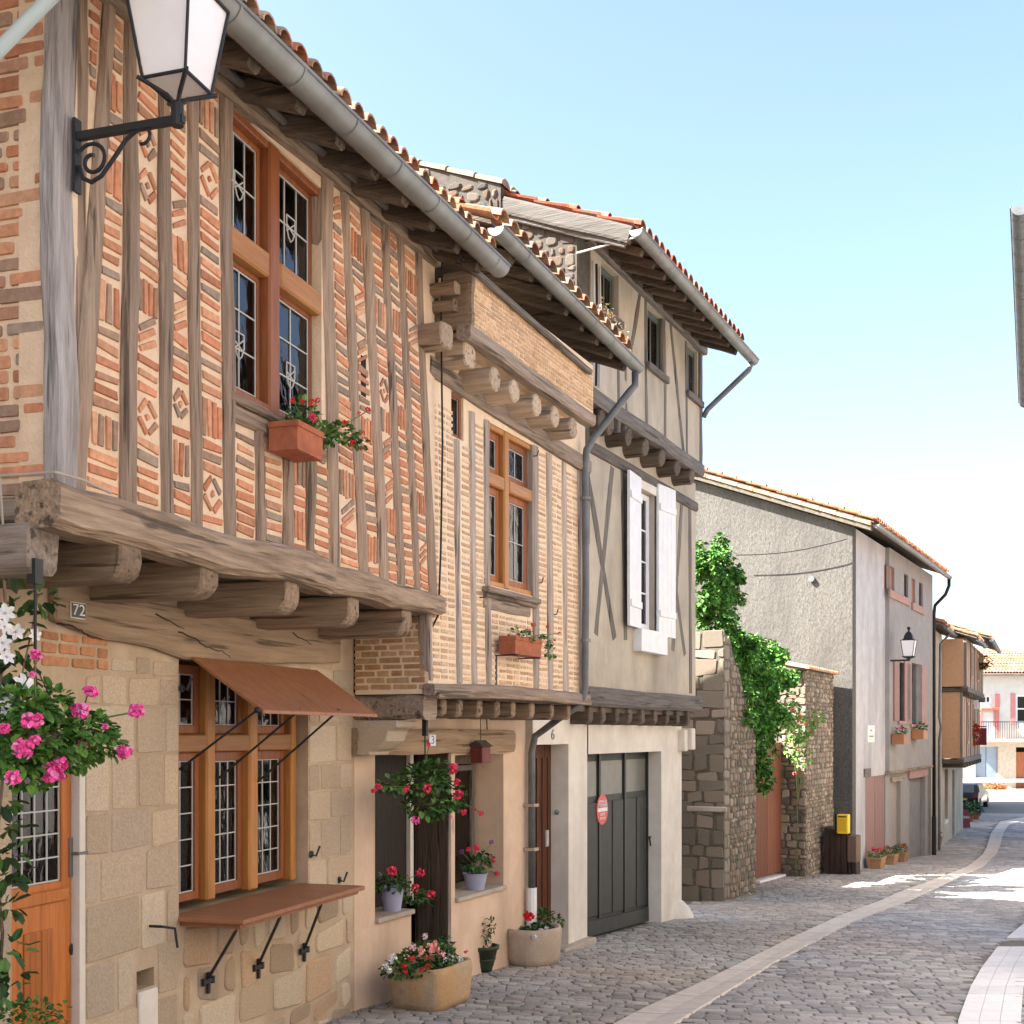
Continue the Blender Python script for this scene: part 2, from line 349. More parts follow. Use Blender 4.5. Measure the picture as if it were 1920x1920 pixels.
def wall(F, u0, u1, z0, z1, holes, n0, thick, mb=None, rev=None):
    """a wall with rectangular openings (uA,uB,zA,zB) and their reveals"""
    mb = mb or MB(F); us = sorted({u0, u1, *[h[0] for h in holes], *[h[1] for h in holes]}); zs = sorted({z0, z1, *[h[2] for h in holes], *[h[3] for h in holes]})
    us = [u for u in us if u0 <= u <= u1]; zs = [z for z in zs if z0 <= z <= z1]
    for a, b in zip(us, us[1:]):
        for c, d in zip(zs, zs[1:]):
            m, k = (a + b) / 2, (c + d) / 2
            if any(h[0] < m < h[1] and h[2] < k < h[3] for h in holes): continue
            for nn, fl in ((n0, 0), (n0 - thick, 1)):
                f = (0, 1, 2, 3) if not fl else (3, 2, 1, 0); mb.add([(nn, a, c), (nn, b, c), (nn, b, d), (nn, a, d)], [f])
    for (a, b, c, d) in list(holes) + [(u0, u1, z0, z1)]:
        outer = (a, b, c, d) == (u0, u1, z0, z1); nb = n0 - thick
        qs = [[(n0, a, c), (n0, b, c), (nb, b, c), (nb, a, c)], [(n0, b, d), (n0, a, d), (nb, a, d), (nb, b, d)], [(n0, b, c), (n0, b, d), (nb, b, d), (nb, b, c)], [(n0, a, d), (n0, a, c), (nb, a, c), (nb, a, d)]]
        mids = [((a + b) / 2, c - .003), ((a + b) / 2, d + .003), (b + .003, (c + d) / 2), (a - .003, (c + d) / 2)]
        for q, mid in zip(qs, mids):
            if not outer and inhole(mid[0], mid[1], holes): continue
            if not outer: mb.add(q, [(0, 1, 2, 3)])
            else: mb.add(q, [(3, 2, 1, 0)])
    return mb
def inhole(u, z, holes, m=0): return any(h[0] - m < u < h[1] + m and h[2] - m < z < h[3] + m for h in holes)
def blocks(mb, u0, u1, z0, z1, rh, ln, n0, proud, gap, pal, jit=.01, holes=(), F=None, b=.012, soft=True, top=None, rhj=.25, lnj=.35, rowoff=True, cvar=.15):
    """courses of slightly uneven stones over the area, cut around holes"""
    z = z0; row = 0
    while z < z1 - rh * .35:
        h = rh * R.uniform(1 - rhj, 1 + rhj)
        if z + h > z1 - rh * .4: h = z1 - z
        # spans of this course not covered by holes
        cuts = [(u0, u1)]
        for H in holes:
            if H[2] < z + h * .6 and H[3] > z + h * .4:
                nc = []
                for (a, c) in cuts:
                    if H[1] <= a or H[0] >= c: nc.append((a, c)); continue
                    if H[0] > a: nc.append((a, H[0]))
                    if H[1] < c: nc.append((H[1], c))
                cuts = nc
        for (a, c) in cuts:
            u = a; first = True
            while u < c - ln * .12:
                w = ln * R.uniform(1 - lnj, 1 + lnj)
                if first and row % 2: w *= .55
                first = False
                if u + w > c - ln * .3: w = c - u
                hh = h
                if top is not None:
                    t = min(top(u + w * .2), top(u + w * .8))
                    if z + h * .5 > t: u += w; continue
                g = gap / 2; j = jit
                q = [(u + g + R.uniform(0, j), z + g + R.uniform(-j, j)), (u + w - g - R.uniform(0, j), z + g + R.uniform(-j, j)), (u + w - g - R.uniform(0, j), z + hh - g + R.uniform(-j, j)), (u + g + R.uniform(0, j), z + hh - g + R.uniform(-j, j))]
                col = R.choice(pal); m = R.uniform(1 - cvar, 1 + cvar)
                bb = min(b, w * .3, hh * .3)
                mb.stone(q, n0, proud * R.uniform(.6, 1.2), bb, tuple(x * m for x in col), F, soft)
                u += w
        z += h; row += 1
    return mb
TILES = [(.52, .20, .10), (.60, .27, .14), (.45, .155, .08), (.36, .17, .11), (.56, .33, .20), (.30, .16, .11)]
def roof(parent, F, u0, u1, ne, ze0, ze1, slope, depth, pal=TILES, pitch=.20, tl=.38, back=3.5, boards=True, name='roof', r=.085, wv=.012, ridge_drop=None):
    """canal tile roof: boarding plus rows of barrel tiles; ne = eave offset, rises towards -n"""
    mb = MB(F); cs = math.cos(math.atan(slope)); L = depth / cs
    def P(u, s, h): # s = distance up the slope, h = height off the boards
        t = (u - u0) / (u1 - u0); z = ze0 + (ze1 - ze0) * t
        return (ne - s * cs + h * slope * cs * .0, u, z + s * cs * slope + h)
    nc = max(1, round((u1 - u0) / pitch)); pw = (u1 - u0) / nc
    for i in range(nc):
        uc = u0 + (i + .5) * pw
        for kind in (0, 1):       # 0 channel, 1 cover
            s = -.03 if kind else .02; k = 0
            while s < L:
                e = min(s + tl + .05, L); rr = r * (1.0 if kind else .95); c = R.choice(pal); m = R.uniform(.8, 1.2); c = tuple(x * m for x in c)
                du = R.uniform(-wv, wv); hz = R.uniform(0, wv); cu = uc + (pw * .5 if kind else 0) + du; vs = []
                if kind and cu > u1 - .02: break
                for (ss, lift, q) in ((s, .028, 1.0), (e, .0, .84)):
                    for j in range(7):
                        t = math.pi * j / 6
                        if kind: x, y = math.cos(t) * rr * q, math.sin(t) * rr * .9 * q + .055
                        else: x, y = math.cos(t) * rr * q, -math.sin(t) * rr * .6 * q + .06
                        vs.append(P(cu + x, ss, y + lift + hz))
                    for j in range(7):
                        t = math.pi * j / 6; rq = rr * q - .014
                        if kind: x, y = math.cos(t) * rq, math.sin(t) * rq * .9 + .055
                        else: x, y = math.cos(t) * rq, -math.sin(t) * rq * .6 + .06
                        vs.append(P(cu + x, ss, y + lift + hz))
                fs = []
                for j in range(6):
                    fs += [(j, j + 1, 15 + j, 14 + j), (7 + j, 21 + j, 22 + j, 8 + j), (j, 7 + j, 8 + j, j + 1)]
                mb.add(vs, fs, c); s += tl
    o = ob(name, mb, mat['tile'], parent)
    bb = MB(F); th = .03
    q = [P(u0, 0, 0), P(u1, 0, 0), P(u1, L, 0), P(u0, L, 0), P(u0, 0, -th), P(u1, 0, -th), P(u1, L, -th), P(u0, L, -th)]
    bb.add(q, [(0, 1, 2, 3), (7, 6, 5, 4), (0, 4, 5, 1), (1, 5, 6, 2), (2, 6, 7, 3), (3, 7, 4, 0)])
    bo = ob('roof_boarding', bb, mat['tg_y'] if boards is True else boards, o)
    # rear slope, plain tiles laid as ribs
    rb = MB(F); zt0, zt1 = P(u0, L, .05)[2], P(u1, L, .05)[2]; nr = ne - depth
    q = [(nr, u0, zt0), (nr, u1, zt1), (nr - back, u1, zt1 - back * slope), (nr - back, u0, zt0 - back * slope)]
    rb.add(q + [(a, b_, c - .08) for a, b_, c in q], [(3, 2, 1, 0), (4, 5, 6, 7), (0, 1, 5, 4), (1, 2, 6, 5), (2, 3, 7, 6), (3, 0, 4, 7)], pal[0])
    ob('rear_slope', rb, mat['tile'], o)
    return o, P
def gutter(parent, F, p0, p1, r=.075, joints=.75, m='zinc', name='gutter', cap=True):
    mb = MB(F); p0, p1 = Vector(p0), Vector(p1); d = (p1 - p0); L = d.length; seg = 10; vs = []; fs = []
    def ringpts(t, rr, ang0=math.pi, ang1=2 * math.pi):
        c = p0 + d * t; return [(c.x + math.cos(ang0 + (ang1 - ang0) * k / seg) * rr, c.y, c.z + math.sin(ang0 + (ang1 - ang0) * k / seg) * rr) for k in range(seg + 1)]
    a = ringpts(0, r) + ringpts(0, r - .004) + ringpts(1, r) + ringpts(1, r - .004); n = seg + 1
    for k in range(seg): fs += [(k, k + 1, 2 * n + k + 1, 2 * n + k), (n + k + 1, n + k, 3 * n + k, 3 * n + k + 1)]
    mb.add(a, fs)
    for e in (0, 1):
        ri = ringpts(e, r + .001)
        if cap: mb.add(ri, [tuple(range(seg + 1))])
    # rolled front lip
    mb.tube([(p0.x + r, p0.y, p0.z), (p1.x + r, p1.y, p1.z)], .011, 6)
    k = int(L / joints)
    for i in range(1, k + 1):
        t = i * joints / L
        if t > .99: continue
        x = ringpts(t, r + .004); y = ringpts(t + .02 / L, r + .004)
        mb.add(x + y, [(j, j + 1, n + j + 1, n + j) for j in range(seg)])
    return ob(name, mb, mat[m], parent, smooth=True)
def came_grid(mb, F, u0, u1, z0, z1, nc, nr, n, t=.006):
    for i in range(nc + 1):
        u = u0 + (u1 - u0) * i / nc; mb.box(n, n + .006, u - t / 2, u + t / 2, z0, z1)
    for i in range(nr + 1):
        z = z0 + (z1 - z0) * i / nr; mb.box(n + .001, n + .007, u0, u1, z - t / 2, z + t / 2)
def sash(parent, F, u0, u1, z0, z1, n, bar=.05, dep=.04, m='oak_z', glass='glass', grid=(2, 3), camet=.006, name='window', came='lead', glassname='pane', curtain=None):
    """a framed pane: frame (part) with pane, lead cames (sub-parts)"""
    mb = MB(F); mb.box(n - dep, n, u0, u0 + bar, z0, z1); mb.box(n - dep, n, u1 - bar, u1, z0, z1)
    mb.box(n - dep + .001, n - .001, u0 + bar, u1 - bar, z0, z0 + bar); mb.box(n - dep + .001, n - .001, u0 + bar, u1 - bar, z1 - bar, z1)
    fr = ob(name, mb, mat[m], parent, bevel=.004)
    g = MB(F); g.box(n - dep * .6, n - dep * .5, u0 + bar, u1 - bar, z0 + bar, z1 - bar); ob(glassname, g, mat[glass], fr)
    if grid:
        c = MB(F); came_grid(c, F, u0 + bar + .004, u1 - bar - .004, z0 + bar + .004, z1 - bar - .004, grid[0], grid[1], n - dep * .5 + .001, camet)
        ob('lead_came', c, mat[came], fr)
    return fr
# ================================================================ ground, road, paving
mat['earth'] = M('dark_joint_earth', (.22, .20, .175), (.16, .15, .13), 1, 30, bump=(50, .6, .01))
mat['setts'] = M('stone_setts', W1, (.75, .75, .75), .75, 40, attr=True, bump=(60, .5, .006))
mat['slab'] = M('pale_gutter_stone', (.42, .365, .30), (.35, .30, .25), .9, 8, bump=(60, .3, .005), stain=(.29, .25, .205), stain_scale=2)
mat['wslab'] = M('white_paving_slab', (.70, .68, .67), (.62, .60, .60), .85, 10, bump=(60, .2, .003))
LEFT = [(1199, 1898), (1324, 1841), (1481, 1762), (1575, 1719), (1687, 1674), (1770, 1644), (1815, 1625), (1849, 1591), (1858, 1562), (1875, 1541), (1920, 1533)]
RIGHT = [(1275, 1920), (1462, 1803), (1594, 1734), (1717, 1685), (1800, 1646), (1845, 1625), (1875, 1587), (1882, 1560), (1892, 1547), (1920, 1539)]
SL = [ground_px(*p) for p in LEFT]; SR = [ground_px(*p) for p in RIGHT]
SL = [(SL[0][0] - 4.0, SL[0][1] - 9.5)] + SL; SR = [(SR[0][0] - 3.6, SR[0][1] - 9.0)] + SR
def lin(pts, Y):
    for (xa, ya), (xb, yb) in zip(pts, pts[1:]):
        if Y <= yb or (xb, yb) == pts[-1]:
            t = (Y - ya) / (yb - ya) if yb != ya else 0; return xa + (xb - xa) * t
    return pts[-1][0]
def stripL(Y): return lin(SL, Y)
def stripR(Y): return lin(SR, Y)
# one sheet reaching the horizon
mb = MB(); xs = [-600, -60, -10, 0, 5, 10, 15, 20, 30, 60, 600]; ys = [-300, -30, -8, 0, 5, 10, 15, 20, 22.5, 25, 27.4, 32, 36.2, 42, 48, 55, 62, 75, 120, 1500]
vs = [(x, y, G(y)) for y in ys for x in xs]; nx = len(xs)
mb.add(vs, [(j * nx + i, j * nx + i + 1, (j + 1) * nx + i + 1, (j + 1) * nx + i) for j in range(len(ys) - 1) for i in range(nx - 1)])
o = ob('ground', mb, mat['earth']); props(o, kind='structure')
def strip_sheet(name, edgeL, edgeR, z, th, m, Ys):
    mb = MB(); vs = []
    for Y in Ys:
        a, b = edgeL(Y), edgeR(Y); vs += [(a, Y, G(Y) + z), (b, Y, G(Y) + z), (a, Y, G(Y) + z - th), (b, Y, G(Y) + z - th)]
    fs = []
    for i in range(len(Ys) - 1):
        q = 4 * i; fs += [(q, q + 1, q + 5, q + 4), (q + 2, q, q + 4, q + 6), (q + 1, q + 3, q + 7, q + 5)]
    mb.add(vs, fs); o = ob(name, mb, m); props(o, kind='structure'); return o
# gutter strip: slabs laid end to end (slightly open joints)
Ys = [.2 + i * .5 for i in range(118)]
mb = MB(); 
def dense(a, b): return [a + (b - a) * i / 3 for i in range(4)]
Y = .1
while Y < 57:
    L = R.uniform(.75, .95); yy = dense(Y, Y + L - .012); vs = []
    for q in yy:
        a, b = stripL(q), stripR(q); h = G(q) + .028
        vs += [(a, q, h - .02), (a + .015, q, h), ((a + b) / 2, q, h - .014), (b - .015, q, h), (b, q, h - .02)]
    fs = [(5 * i + j, 5 * i + j + 1, 5 * i + 6 + j, 5 * i + 5 + j) for i in range(3) for j in range(4)]
    m = R.uniform(.93, 1.07); mb.add(vs, fs, (m, m, m)); Y += L
slabm = M('pale_gutter_stone_slabs', (.52, .465, .41), (.44, .39, .34), .9, 8, attr=True, bump=(60, .3, .005), stain=None)
o = ob('gutter_strip', mb, slabm); props(o, kind='structure')
# wall foot line of the left side, so that setts stop there
def leftwall(Y):
    pts = [(-4.5, -1), (-3.4, 3), (-1.30, 9.5), (.1, 12.7), (2.3, 17.2), (3.0, 19.9), (4.1, 21.6), (4.2, 24.4), (5.4, 25.2), (7.4, 27.4), (12.3, 36.2), (18.4, 50), (20, 58), (22, 74)]
    return lin(pts, Y)
def sett_field(name, xa, xb, y0, y1, dy, dx, pal, slopef, h=.022, step=1.0, kind='structure', gap=.012, jit=.014):
    """rows of domed setts lying across the street"""
    mb = MB(); Y = y0
    while Y < y1:
        d = dy * R.uniform(.88, 1.14) * (1 + max(0, Y - 18) * .03); a, b = xa(Y), xb(Y); tilt = slopef(Y); x = a - R.uniform(0, .1)
        while x < b:
            w = dx * R.uniform(.65, 1.4) * (1 + max(0, Y - 18) * .03); yc = Y - (x - a) * tilt + R.uniform(-.01, .01)
            if x > xa(yc) - .08 and x + w < xb(yc) + .06 and yc > .2:
                c = R.choice(pal); m = R.uniform(.88, 1.12) * 1.46 * (1 + .30 * mnoise.noise(Vector((x * .55, Y * .35, 3)))) * (1 + .12 * mnoise.noise(Vector((x * 2.1, Y * 1.6, 7)))); wm = mnoise.noise(Vector((x * .4, Y * .5, 20))) * .10; c = (c[0] * m * (1 + wm), c[1] * m, c[2] * m * (1 - wm)); z = G(yc) + R.uniform(-.004, .005); g = gap
                J = lambda: R.uniform(-jit, jit) * .6
                q = [(x + g / 2 + J(), yc + g / 2 + J()), (x + w - g / 2 + J(), yc + g / 2 + J() - w * tilt), (x + w - g / 2 + J(), yc + d - g / 2 + J() - w * tilt), (x + g / 2 + J(), yc + d - g / 2 + J())]
                cx = sum(p[0] for p in q) / 4; cy = sum(p[1] for p in q) / 4; vs = []
                for k, zz in ((1, 0.001), (.97, .7), (.84, 1)):
                    for p in q: vs.append((cx + (p[0] - cx) * k, cy + (p[1] - cy) * k, z + h * zz))
                mb.add(vs, [(8, 9, 10, 11)] + [(r_ * 4 + i, r_ * 4 + (i + 1) % 4, r_ * 4 + 4 + (i + 1) % 4, r_ * 4 + 4 + i) for r_ in (0, 1) for i in range(4)], c)
            x += w
        Y += d
    o = ob(name, mb, mat['setts'], smooth=True); props(o, kind=kind); return o
PINKS = [(.25, .225, .20), (.225, .20, .175), (.27, .245, .215), (.20, .18, .155), (.26, .22, .195), (.235, .22, .205), (.30, .275, .245), (.24, .235, .20)]
BLUES = [(.225, .212, .205), (.19, .182, .180), (.255, .238, .225), (.17, .163, .16), (.235, .22, .205), (.21, .20, .195), (.28, .265, .255)]
sett_field('pavement', leftwall, lambda Y: stripL(Y) - .02, 5.5, 60, .098, .15, PINKS, lambda Y: .30, h=.012, jit=.020, gap=.007)
def rightlim(Y): return max(stripR(Y) + .3, .4248 * Y + 1.2 if Y < 40 else .44 * Y + 1)
WSL = [ground_px(*p) for p in ((1796, 1920), (1819, 1857), (1840, 1820), (1873, 1776), (1897, 1754), (1920, 1735))]
def wl(Y): return lin([(WSL[0][0] - 1.2, WSL[0][1] - 3.5)] + WSL + [(WSL[-1][0] + 4.6, WSL[-1][1] + 9)], Y)
sett_field('road', lambda Y: stripR(Y) + .02, lambda Y: min(rightlim(Y), wl(Y) - .01) if Y < 24 else rightlim(Y), 4.5, 74, .105, .17, BLUES, lambda Y: .12, h=.011, jit=.012, gap=.007)
sett_field('right_pavement', lambda Y: wl(Y) + .47, lambda Y: wl(Y) + 1.4, 5, 24, .12, .19, BLUES, lambda Y: .12, h=.022)
# white channel of pale slabs at the right edge, with its dark drain slot
mb = MB(); Y = 4.0; k = 0
while Y < 24:
    L = .42; m = R.uniform(.92, 1.06)
    slot = abs(Y - 13.85) < .45
    vs = []
    for c in (0, 1, 2):
        a = .155 * c + .0015; b = .155 * (c + 1) - .0015
        if slot: continue
        v = [(wl(q) + x, q, G(q) + .03) for q in (Y, Y + L - .006) for x in (a, b)]; v += [(x, y, z - .03) for x, y, z in v]
        mb.add(v, [(0, 1, 3, 2), (0, 4, 5, 1), (2, 3, 7, 6), (0, 2, 6, 4), (1, 5, 7, 3)], (m, m, m))
    Y += L
wsm = M('white_channel_slabs', (.74, .72, .71), (.66, .64, .64), .8, 10, attr=True, bump=(60, .2, .003))
o = ob('white_kerb_strip', mb, wsm); props(o, kind='structure')
# pale asphalt apron in front of the far house
mb = MB(); mb.add([(20, 70, G(70) + .012), (60, 69, G(69) + .012), (60, 76, G(76) + .012), (20, 76, G(76) + .012)], [(0, 1, 2, 3)])
o = ob('far_pavement', mb, M('pale_far_paving', (.55, .53, .50), (.48, .46, .43), .9, 3)); props(o, kind='structure')
# ================================================================ house with number 72 (nearest)
def E(e): return EYE + e
FA = Frame(-1.24, 9.52, .3126, 1)
JN = .68
uL = FA.U(104, JN); uR = FA.U(815, JN)
u420 = FA.U(420, JN)
def ztopA(u): return E(3.34) + .08 * (u - u420)
A = thing('timber_framed_house', 'brick and timber house number 72 with jettied upper floor, oak window and wooden shop shelf', 'house', FA, 0, uL, FA.g(0, uL) - .05)
zj0, zj1 = E(.865), E(1.05)
# --- upper wall
uw0, uw1 = FA.U(430, JN), FA.U(603, JN); zw0, zw1 = E(1.80), E(3.325)
ZT = E(3.34)
mb = wall(FA, uL + .02, uR, zj1 - .02, ZT, [(uw0, uw1, zw0, zw1)], JN, .2)
o0 = Vector((FA.ox, FA.oy, 0)); da = Vector((FA.ax, FA.ay, 0))
for v in mb.v:
    if abs(v.z - ZT) < 1e-4: v.z = ztopA((v - o0).dot(da)) + .04
ob('upper_wall', mb, mat['mortar'], A)
# --- studs (bottom px pair, top px pair)
ST = [((124, 160), (193, 211)), ((222, 251), (233, 255)), ((299, 321), (295, 312)), ((357, 375), (348, 368)), ((419, 439), (410, 430)),
      ((617, 636), (601, 620)), ((672, 688), (637, 650)), ((712, 727), (674, 689)), ((746, 758), (713, 724)), ((776, 786), (742, 753)), ((803, 816), (777, 786))]
SU = []
for (b0, b1), (t0, t1) in ST:
    SU.append(((FA.U(b0, JN), FA.U(b1, JN)), (FA.U(t0, JN), FA.U(t1, JN))))
for i, ((a, b), (c, d)) in enumerate(SU):
    mb = MB(FA); ub, ut = (a + b) / 2, (c + d) / 2; zt = ztopA(ut)
    mb.beam((JN - .03, ub, zj1 - .02), (JN - .03, ut, zt), (b - a), .11, up=(1, 0, 0), seg=14, wob=.009, w1=(d - c))
    ob('stud', mb, mat['tb_z'], A)
for px0, px1 in ((478, 492), (529, 546), (573, 588)):
    a, b = FA.U(px0, JN), FA.U(px1, JN); mb = MB(FA)
    mb.beam((JN - .03, (a + b) / 2, zj1 - .02), (JN - .03, (a + b) / 2 + R.uniform(-.01, .01), zw0 - .09), b - a, .11, up=(1, 0, 0), seg=7, wob=.008); ob('stud', mb, mat['tb_z'], A)
# corner posts: weathered outer one, brown inner one
mb = MB(FA); mb.beam((JN - .03, uL + .06, zj1 - .02), (JN - .03, uL + .067, E(3.6)), .125, .10, up=(1, 0, 0), seg=16, wob=.014); ob('corner_post', mb, mat['tw_z'], A, label='grey weathered corner post')
mb = MB(FA); mb.beam((JN - .05, uL + .165, zj1 - .02), (JN - .05, uL + .18, E(3.4)), .07, .12, up=(1, 0, 0), seg=16, wob=.01); ob('corner_post', mb, mat['tb_z'], A)
# --- brick fillings with their patterns
def fill_panel(mb, fb0, fb1, ft0, ft1, z0, z1, n, pal, pitch=.062, bh=.046, pv=.07, pd=.03, margin=.011, jit=.006, proud=.010, maxw=.22, tilt=.06, q=.0):
    z = z0 + .02; tl = R.uniform(-tilt, tilt); H = max(z1 - z0, .01)
    while z < z1 - bh:
        t = (z - z0) / H; a = fb0 + (ft0 - fb0) * t + margin; b = fb1 + (ft1 - fb1) * t - margin; w = b - a; c = (a + b) / 2
        if w < .035: z += pitch; continue
        r = R.random(); 
        def col(): m = R.uniform(.82, 1.18); return tuple(x * m for x in R.choice(pal))
        if r < pv and z + .2 < z1 and w > .08:
            h = R.uniform(.15, .2); k = max(2, int(w / .042)); s = w / k
            for i in range(k): mb.tablet(a + s * (i + .5), z + h / 2, s - .014, h * R.uniform(.85, 1), R.uniform(-.04, .04), n, proud, col(), jit=jit, b=.003)
            z += h + .024
        elif r < pv + pd and z + .2 < z1 and w > .09:
            s = min(w * .5, .1); L = s * 1.25
            for i in range(4):
                an = math.pi / 4 + i * math.pi / 2
                mb.tablet(c + math.cos(an) * s * .62, z + .095 + math.sin(an) * s * .62 * 1.15, L * .8, .03, an + math.pi / 2, n, proud, col(), jit=jit, b=.003)
            mb.tablet(c, z + .095, .03, .03, .7, n, proud, col(), b=.003); z += .2
        elif pd and r < pv + pd + .03 and z + .16 < z1 and w > .09:
            for i in range(3): mb.tablet(c + R.uniform(-.01, .01), z + .03 + i * .05, w * .85, .03, .5, n, proud, col(), jit=jit, b=.003)
            z += .175
        else:
            if R.random() < .12: tl = R.uniform(-tilt, tilt)
            k = max(1, round(w / maxw)); s = w / k
            for i in range(k):
                ww = s * R.uniform(.84, 1.0) - (.012 if k > 1 else 0); mb.tablet(a + s * (i + .5) + R.uniform(-.006, .006), z + bh / 2, ww, bh * R.uniform(.75, 1.1), tl + R.uniform(-.03, .03), n, proud, col(), jit=jit, b=.004)
            z += pitch * R.uniform(.92, 1.1)
edges = [((uL + .205, uL + .205), (uL + .215, uL + .215))] + SU
for i in range(len(edges) - 1):
    (l, r) = edges[i], edges[i + 1]
    if i == 5: continue
    mb = MB(FA); b0, b1, t0, t1 = l[0][1], r[0][0], l[1][1], r[1][0]
    if b1 - b0 < .02 and t1 - t0 < .02: continue
    fill_panel(mb, b0, b1, t0, t1, zj1, ztopA((t0 + t1) / 2) - .02, JN, BRICKS); 
    if mb.v: ob('brick_panel', mb, mat['brick'], A)
us = [SU[4][0][1]] + [FA.U(p, JN) for p in (478, 492, 529, 546, 573, 588)] + [SU[5][0][0]]
for i in range(0, 8, 2):
    mb = MB(FA); fill_panel(mb, us[i], us[i + 1], us[i], us[i + 1], zj1, zw0 - .15, JN, BRICKS, pv=.12); ob('brick_panel', mb, mat['brick'], A)
# small wooden hatch in the brickwork
a, z = FA.at(680, 705, JN); mb = MB(FA); mb.box(JN - .01, JN + .004, a - .03, a + .045, z - .13, z + .13); ob('vent_hatch', mb, mat['dark'], A)
# --- side wall of brick (faces the camera) with wide mortar
wc = FA.w(JN - .03, uL + .03, 0); FS = Frame(wc.x, wc.y, FA.nx, FA.ny)
mb = wall(FS, -3.2, -.03, E(.95), E(4.6), [], .0, .15); ob('side_wall', mb, mat['mortar'], A)
mb = MB(FS); blocks(mb, -3.2, -.03, E(1.0), E(4.4), .070, .20, .0, .012, .018, [tuple(1.05 * x for x in c) for c in BRICKS], jit=.006, b=.006, soft=True, rhj=.12)
ob('side_brickwork', mb, mat['brick'], A)
# --- jetty beam, side beam, brackets
mb = MB(FA); mb.beam((JN - .04, uL - .06, (zj0 + zj1) / 2 - .01), (JN - .02, uL + 2.5, (zj0 + zj1) / 2 - .01), .22, .20, seg=18, wob=.018); mb.beam((JN - .02, uL + 2.52, (zj0 + zj1) / 2), (JN - .03, uR + .05, (zj0 + zj1) / 2 + .015), .21, .18, seg=14, wob=.018, h1=.15)
ob('jetty_beam', mb, mat['tb_y'], A)
mb = MB(FA); mb.beam((-2.6, uL + .02, E(.77)), (JN - .06, uL - .0, E(.76)), .20, .21, seg=10, wob=.016); ob('side_beam', mb, mat['tw_x'], A)
mb = MB(FA); mb.beam((-2.6, uL + .03, E(.93)), (JN - .14, uL + .03, E(.93)), .14, .10, seg=10, wob=.016); ob('side_beam', mb, mat['tw_x'], A)
def bracket(F, parent, u, w, nb, nf, z0, z1, m, rr=.10, name='bracket'):
    mb = MB(F); pr = [(nb, z1), (nf, z1), (nf, z0 + rr)]
    for k in range(1, 6):
        t = math.pi / 2 * k / 5; pr.append((nf - rr + rr * math.cos(t), z0 + rr - rr * math.sin(t)))
    pr.append((nb, z0)); mb.prism([(a, u - w / 2, b) for a, b in pr][::-1], (0, w, 0))
    for v in mb.v: v += Vector((R.uniform(-1, 1), R.uniform(-1, 1), R.uniform(-1, 1))) * .004
    return ob(name, mb, m, parent, bevel=.012)
for px in (268, 412, 562, 675, 773):
    bracket(FA, A, FA.U(px, JN + .03) - .085, .17, -.25, JN + .03, E(.685), E(.875), mat['tb_x'])
mb = MB(FA); mb.box(-.3, JN - .1, uL, uR, E(.88), E(.92)); ob('jetty_soffit', mb, mat['tg_x'], A)
# --- ground floor wall
ud0, ud1 = FA.U(22, 0), FA.U(157, 0); zd1 = FA.Z(150, 1385, 0)
us0, us1 = FA.U(335, 0), FA.U(578, 0); zs0, zs1 = E(-1.10), E(.45)
uq0 = FA.U(-160, 0); gz = FA.g(0, uL) - .9
holesA = [(ud0, ud1, gz - 1, zd1), (us0, us1, zs0, zs1)]
nic = FA.at(256, 1858, 0) + FA.at(289, 1812, 0); holesA.append((nic[0], nic[2], nic[1], nic[3]))
mb = wall(FA, uq0, .03, gz - 1, E(.88), holesA, 0, .45); ob('ground_floor_wall', mb, mat['ochre'], A)
GR = [(.43, .345, .25), (.46, .37, .275), (.40, .32, .235), (.48, .40, .30), (.42, .345, .265), (.44, .35, .25)]
# dressed stone piers
mb = MB(FA); zp1 = FA.Z(250, 1232, 0)
blocks(mb, ud1 + .0, us0, gz, FA.Z(160, 1262, 0), .27, .36, 0, .007, .016, GR, jit=.010, b=.009, holes=[(nic[0] - .02, nic[2] + .02, nic[1] - .02, nic[3] + .02)], rhj=.2, lnj=.4, cvar=.1)
blocks(mb, FA.U(205, 0), us0, FA.Z(160, 1262, 0) + .01, zp1, .13, .18, 0, .007, .016, GR, jit=.012, b=.009)
ob('pier_stonework', mb, mat['granite'], A); mb = MB(FA)
blocks(mb, us1, -.01, zs0 - .1, FA.Z(640, 1255, 0), .25, .34, 0, .007, .016, GR, jit=.010, b=.009)
ob('right_pier_stonework', mb, mat['granite'], A); mb = MB(FA)
blocks(mb, uq0, ud0, gz, E(.2), .28, .5, 0, .007, .016, GR, jit=.012, b=.009)
ob('left_edge_stonework', mb, mat['granite'], A)
mb = MB(FA); blocks(mb, us0 + .01, -.01, gz, zs0 - .07, .22, .36, 0, .014, .03, [(.40, .31, .21), (.46, .37, .26), (.36, .275, .19), (.50, .42, .31), (.33, .27, .20), (.44, .31, .20)], jit=.04, b=.022, rhj=.4, lnj=.55)
ob('rough_stone_base', mb, mat['granite'], A)
mb = MB(FA); blocks(mb, FA.U(75, 0), FA.U(203, 0), FA.Z(160, 1258, 0) + .005, FA.Z(160, 1190, 0), .062, .18, 0, .01, .016, [(.46, .22, .11), (.50, .25, .13), (.42, .20, .11)], jit=.004, b=.005, rhj=.08)
ob('brick_courses', mb, mat['brick'], A)
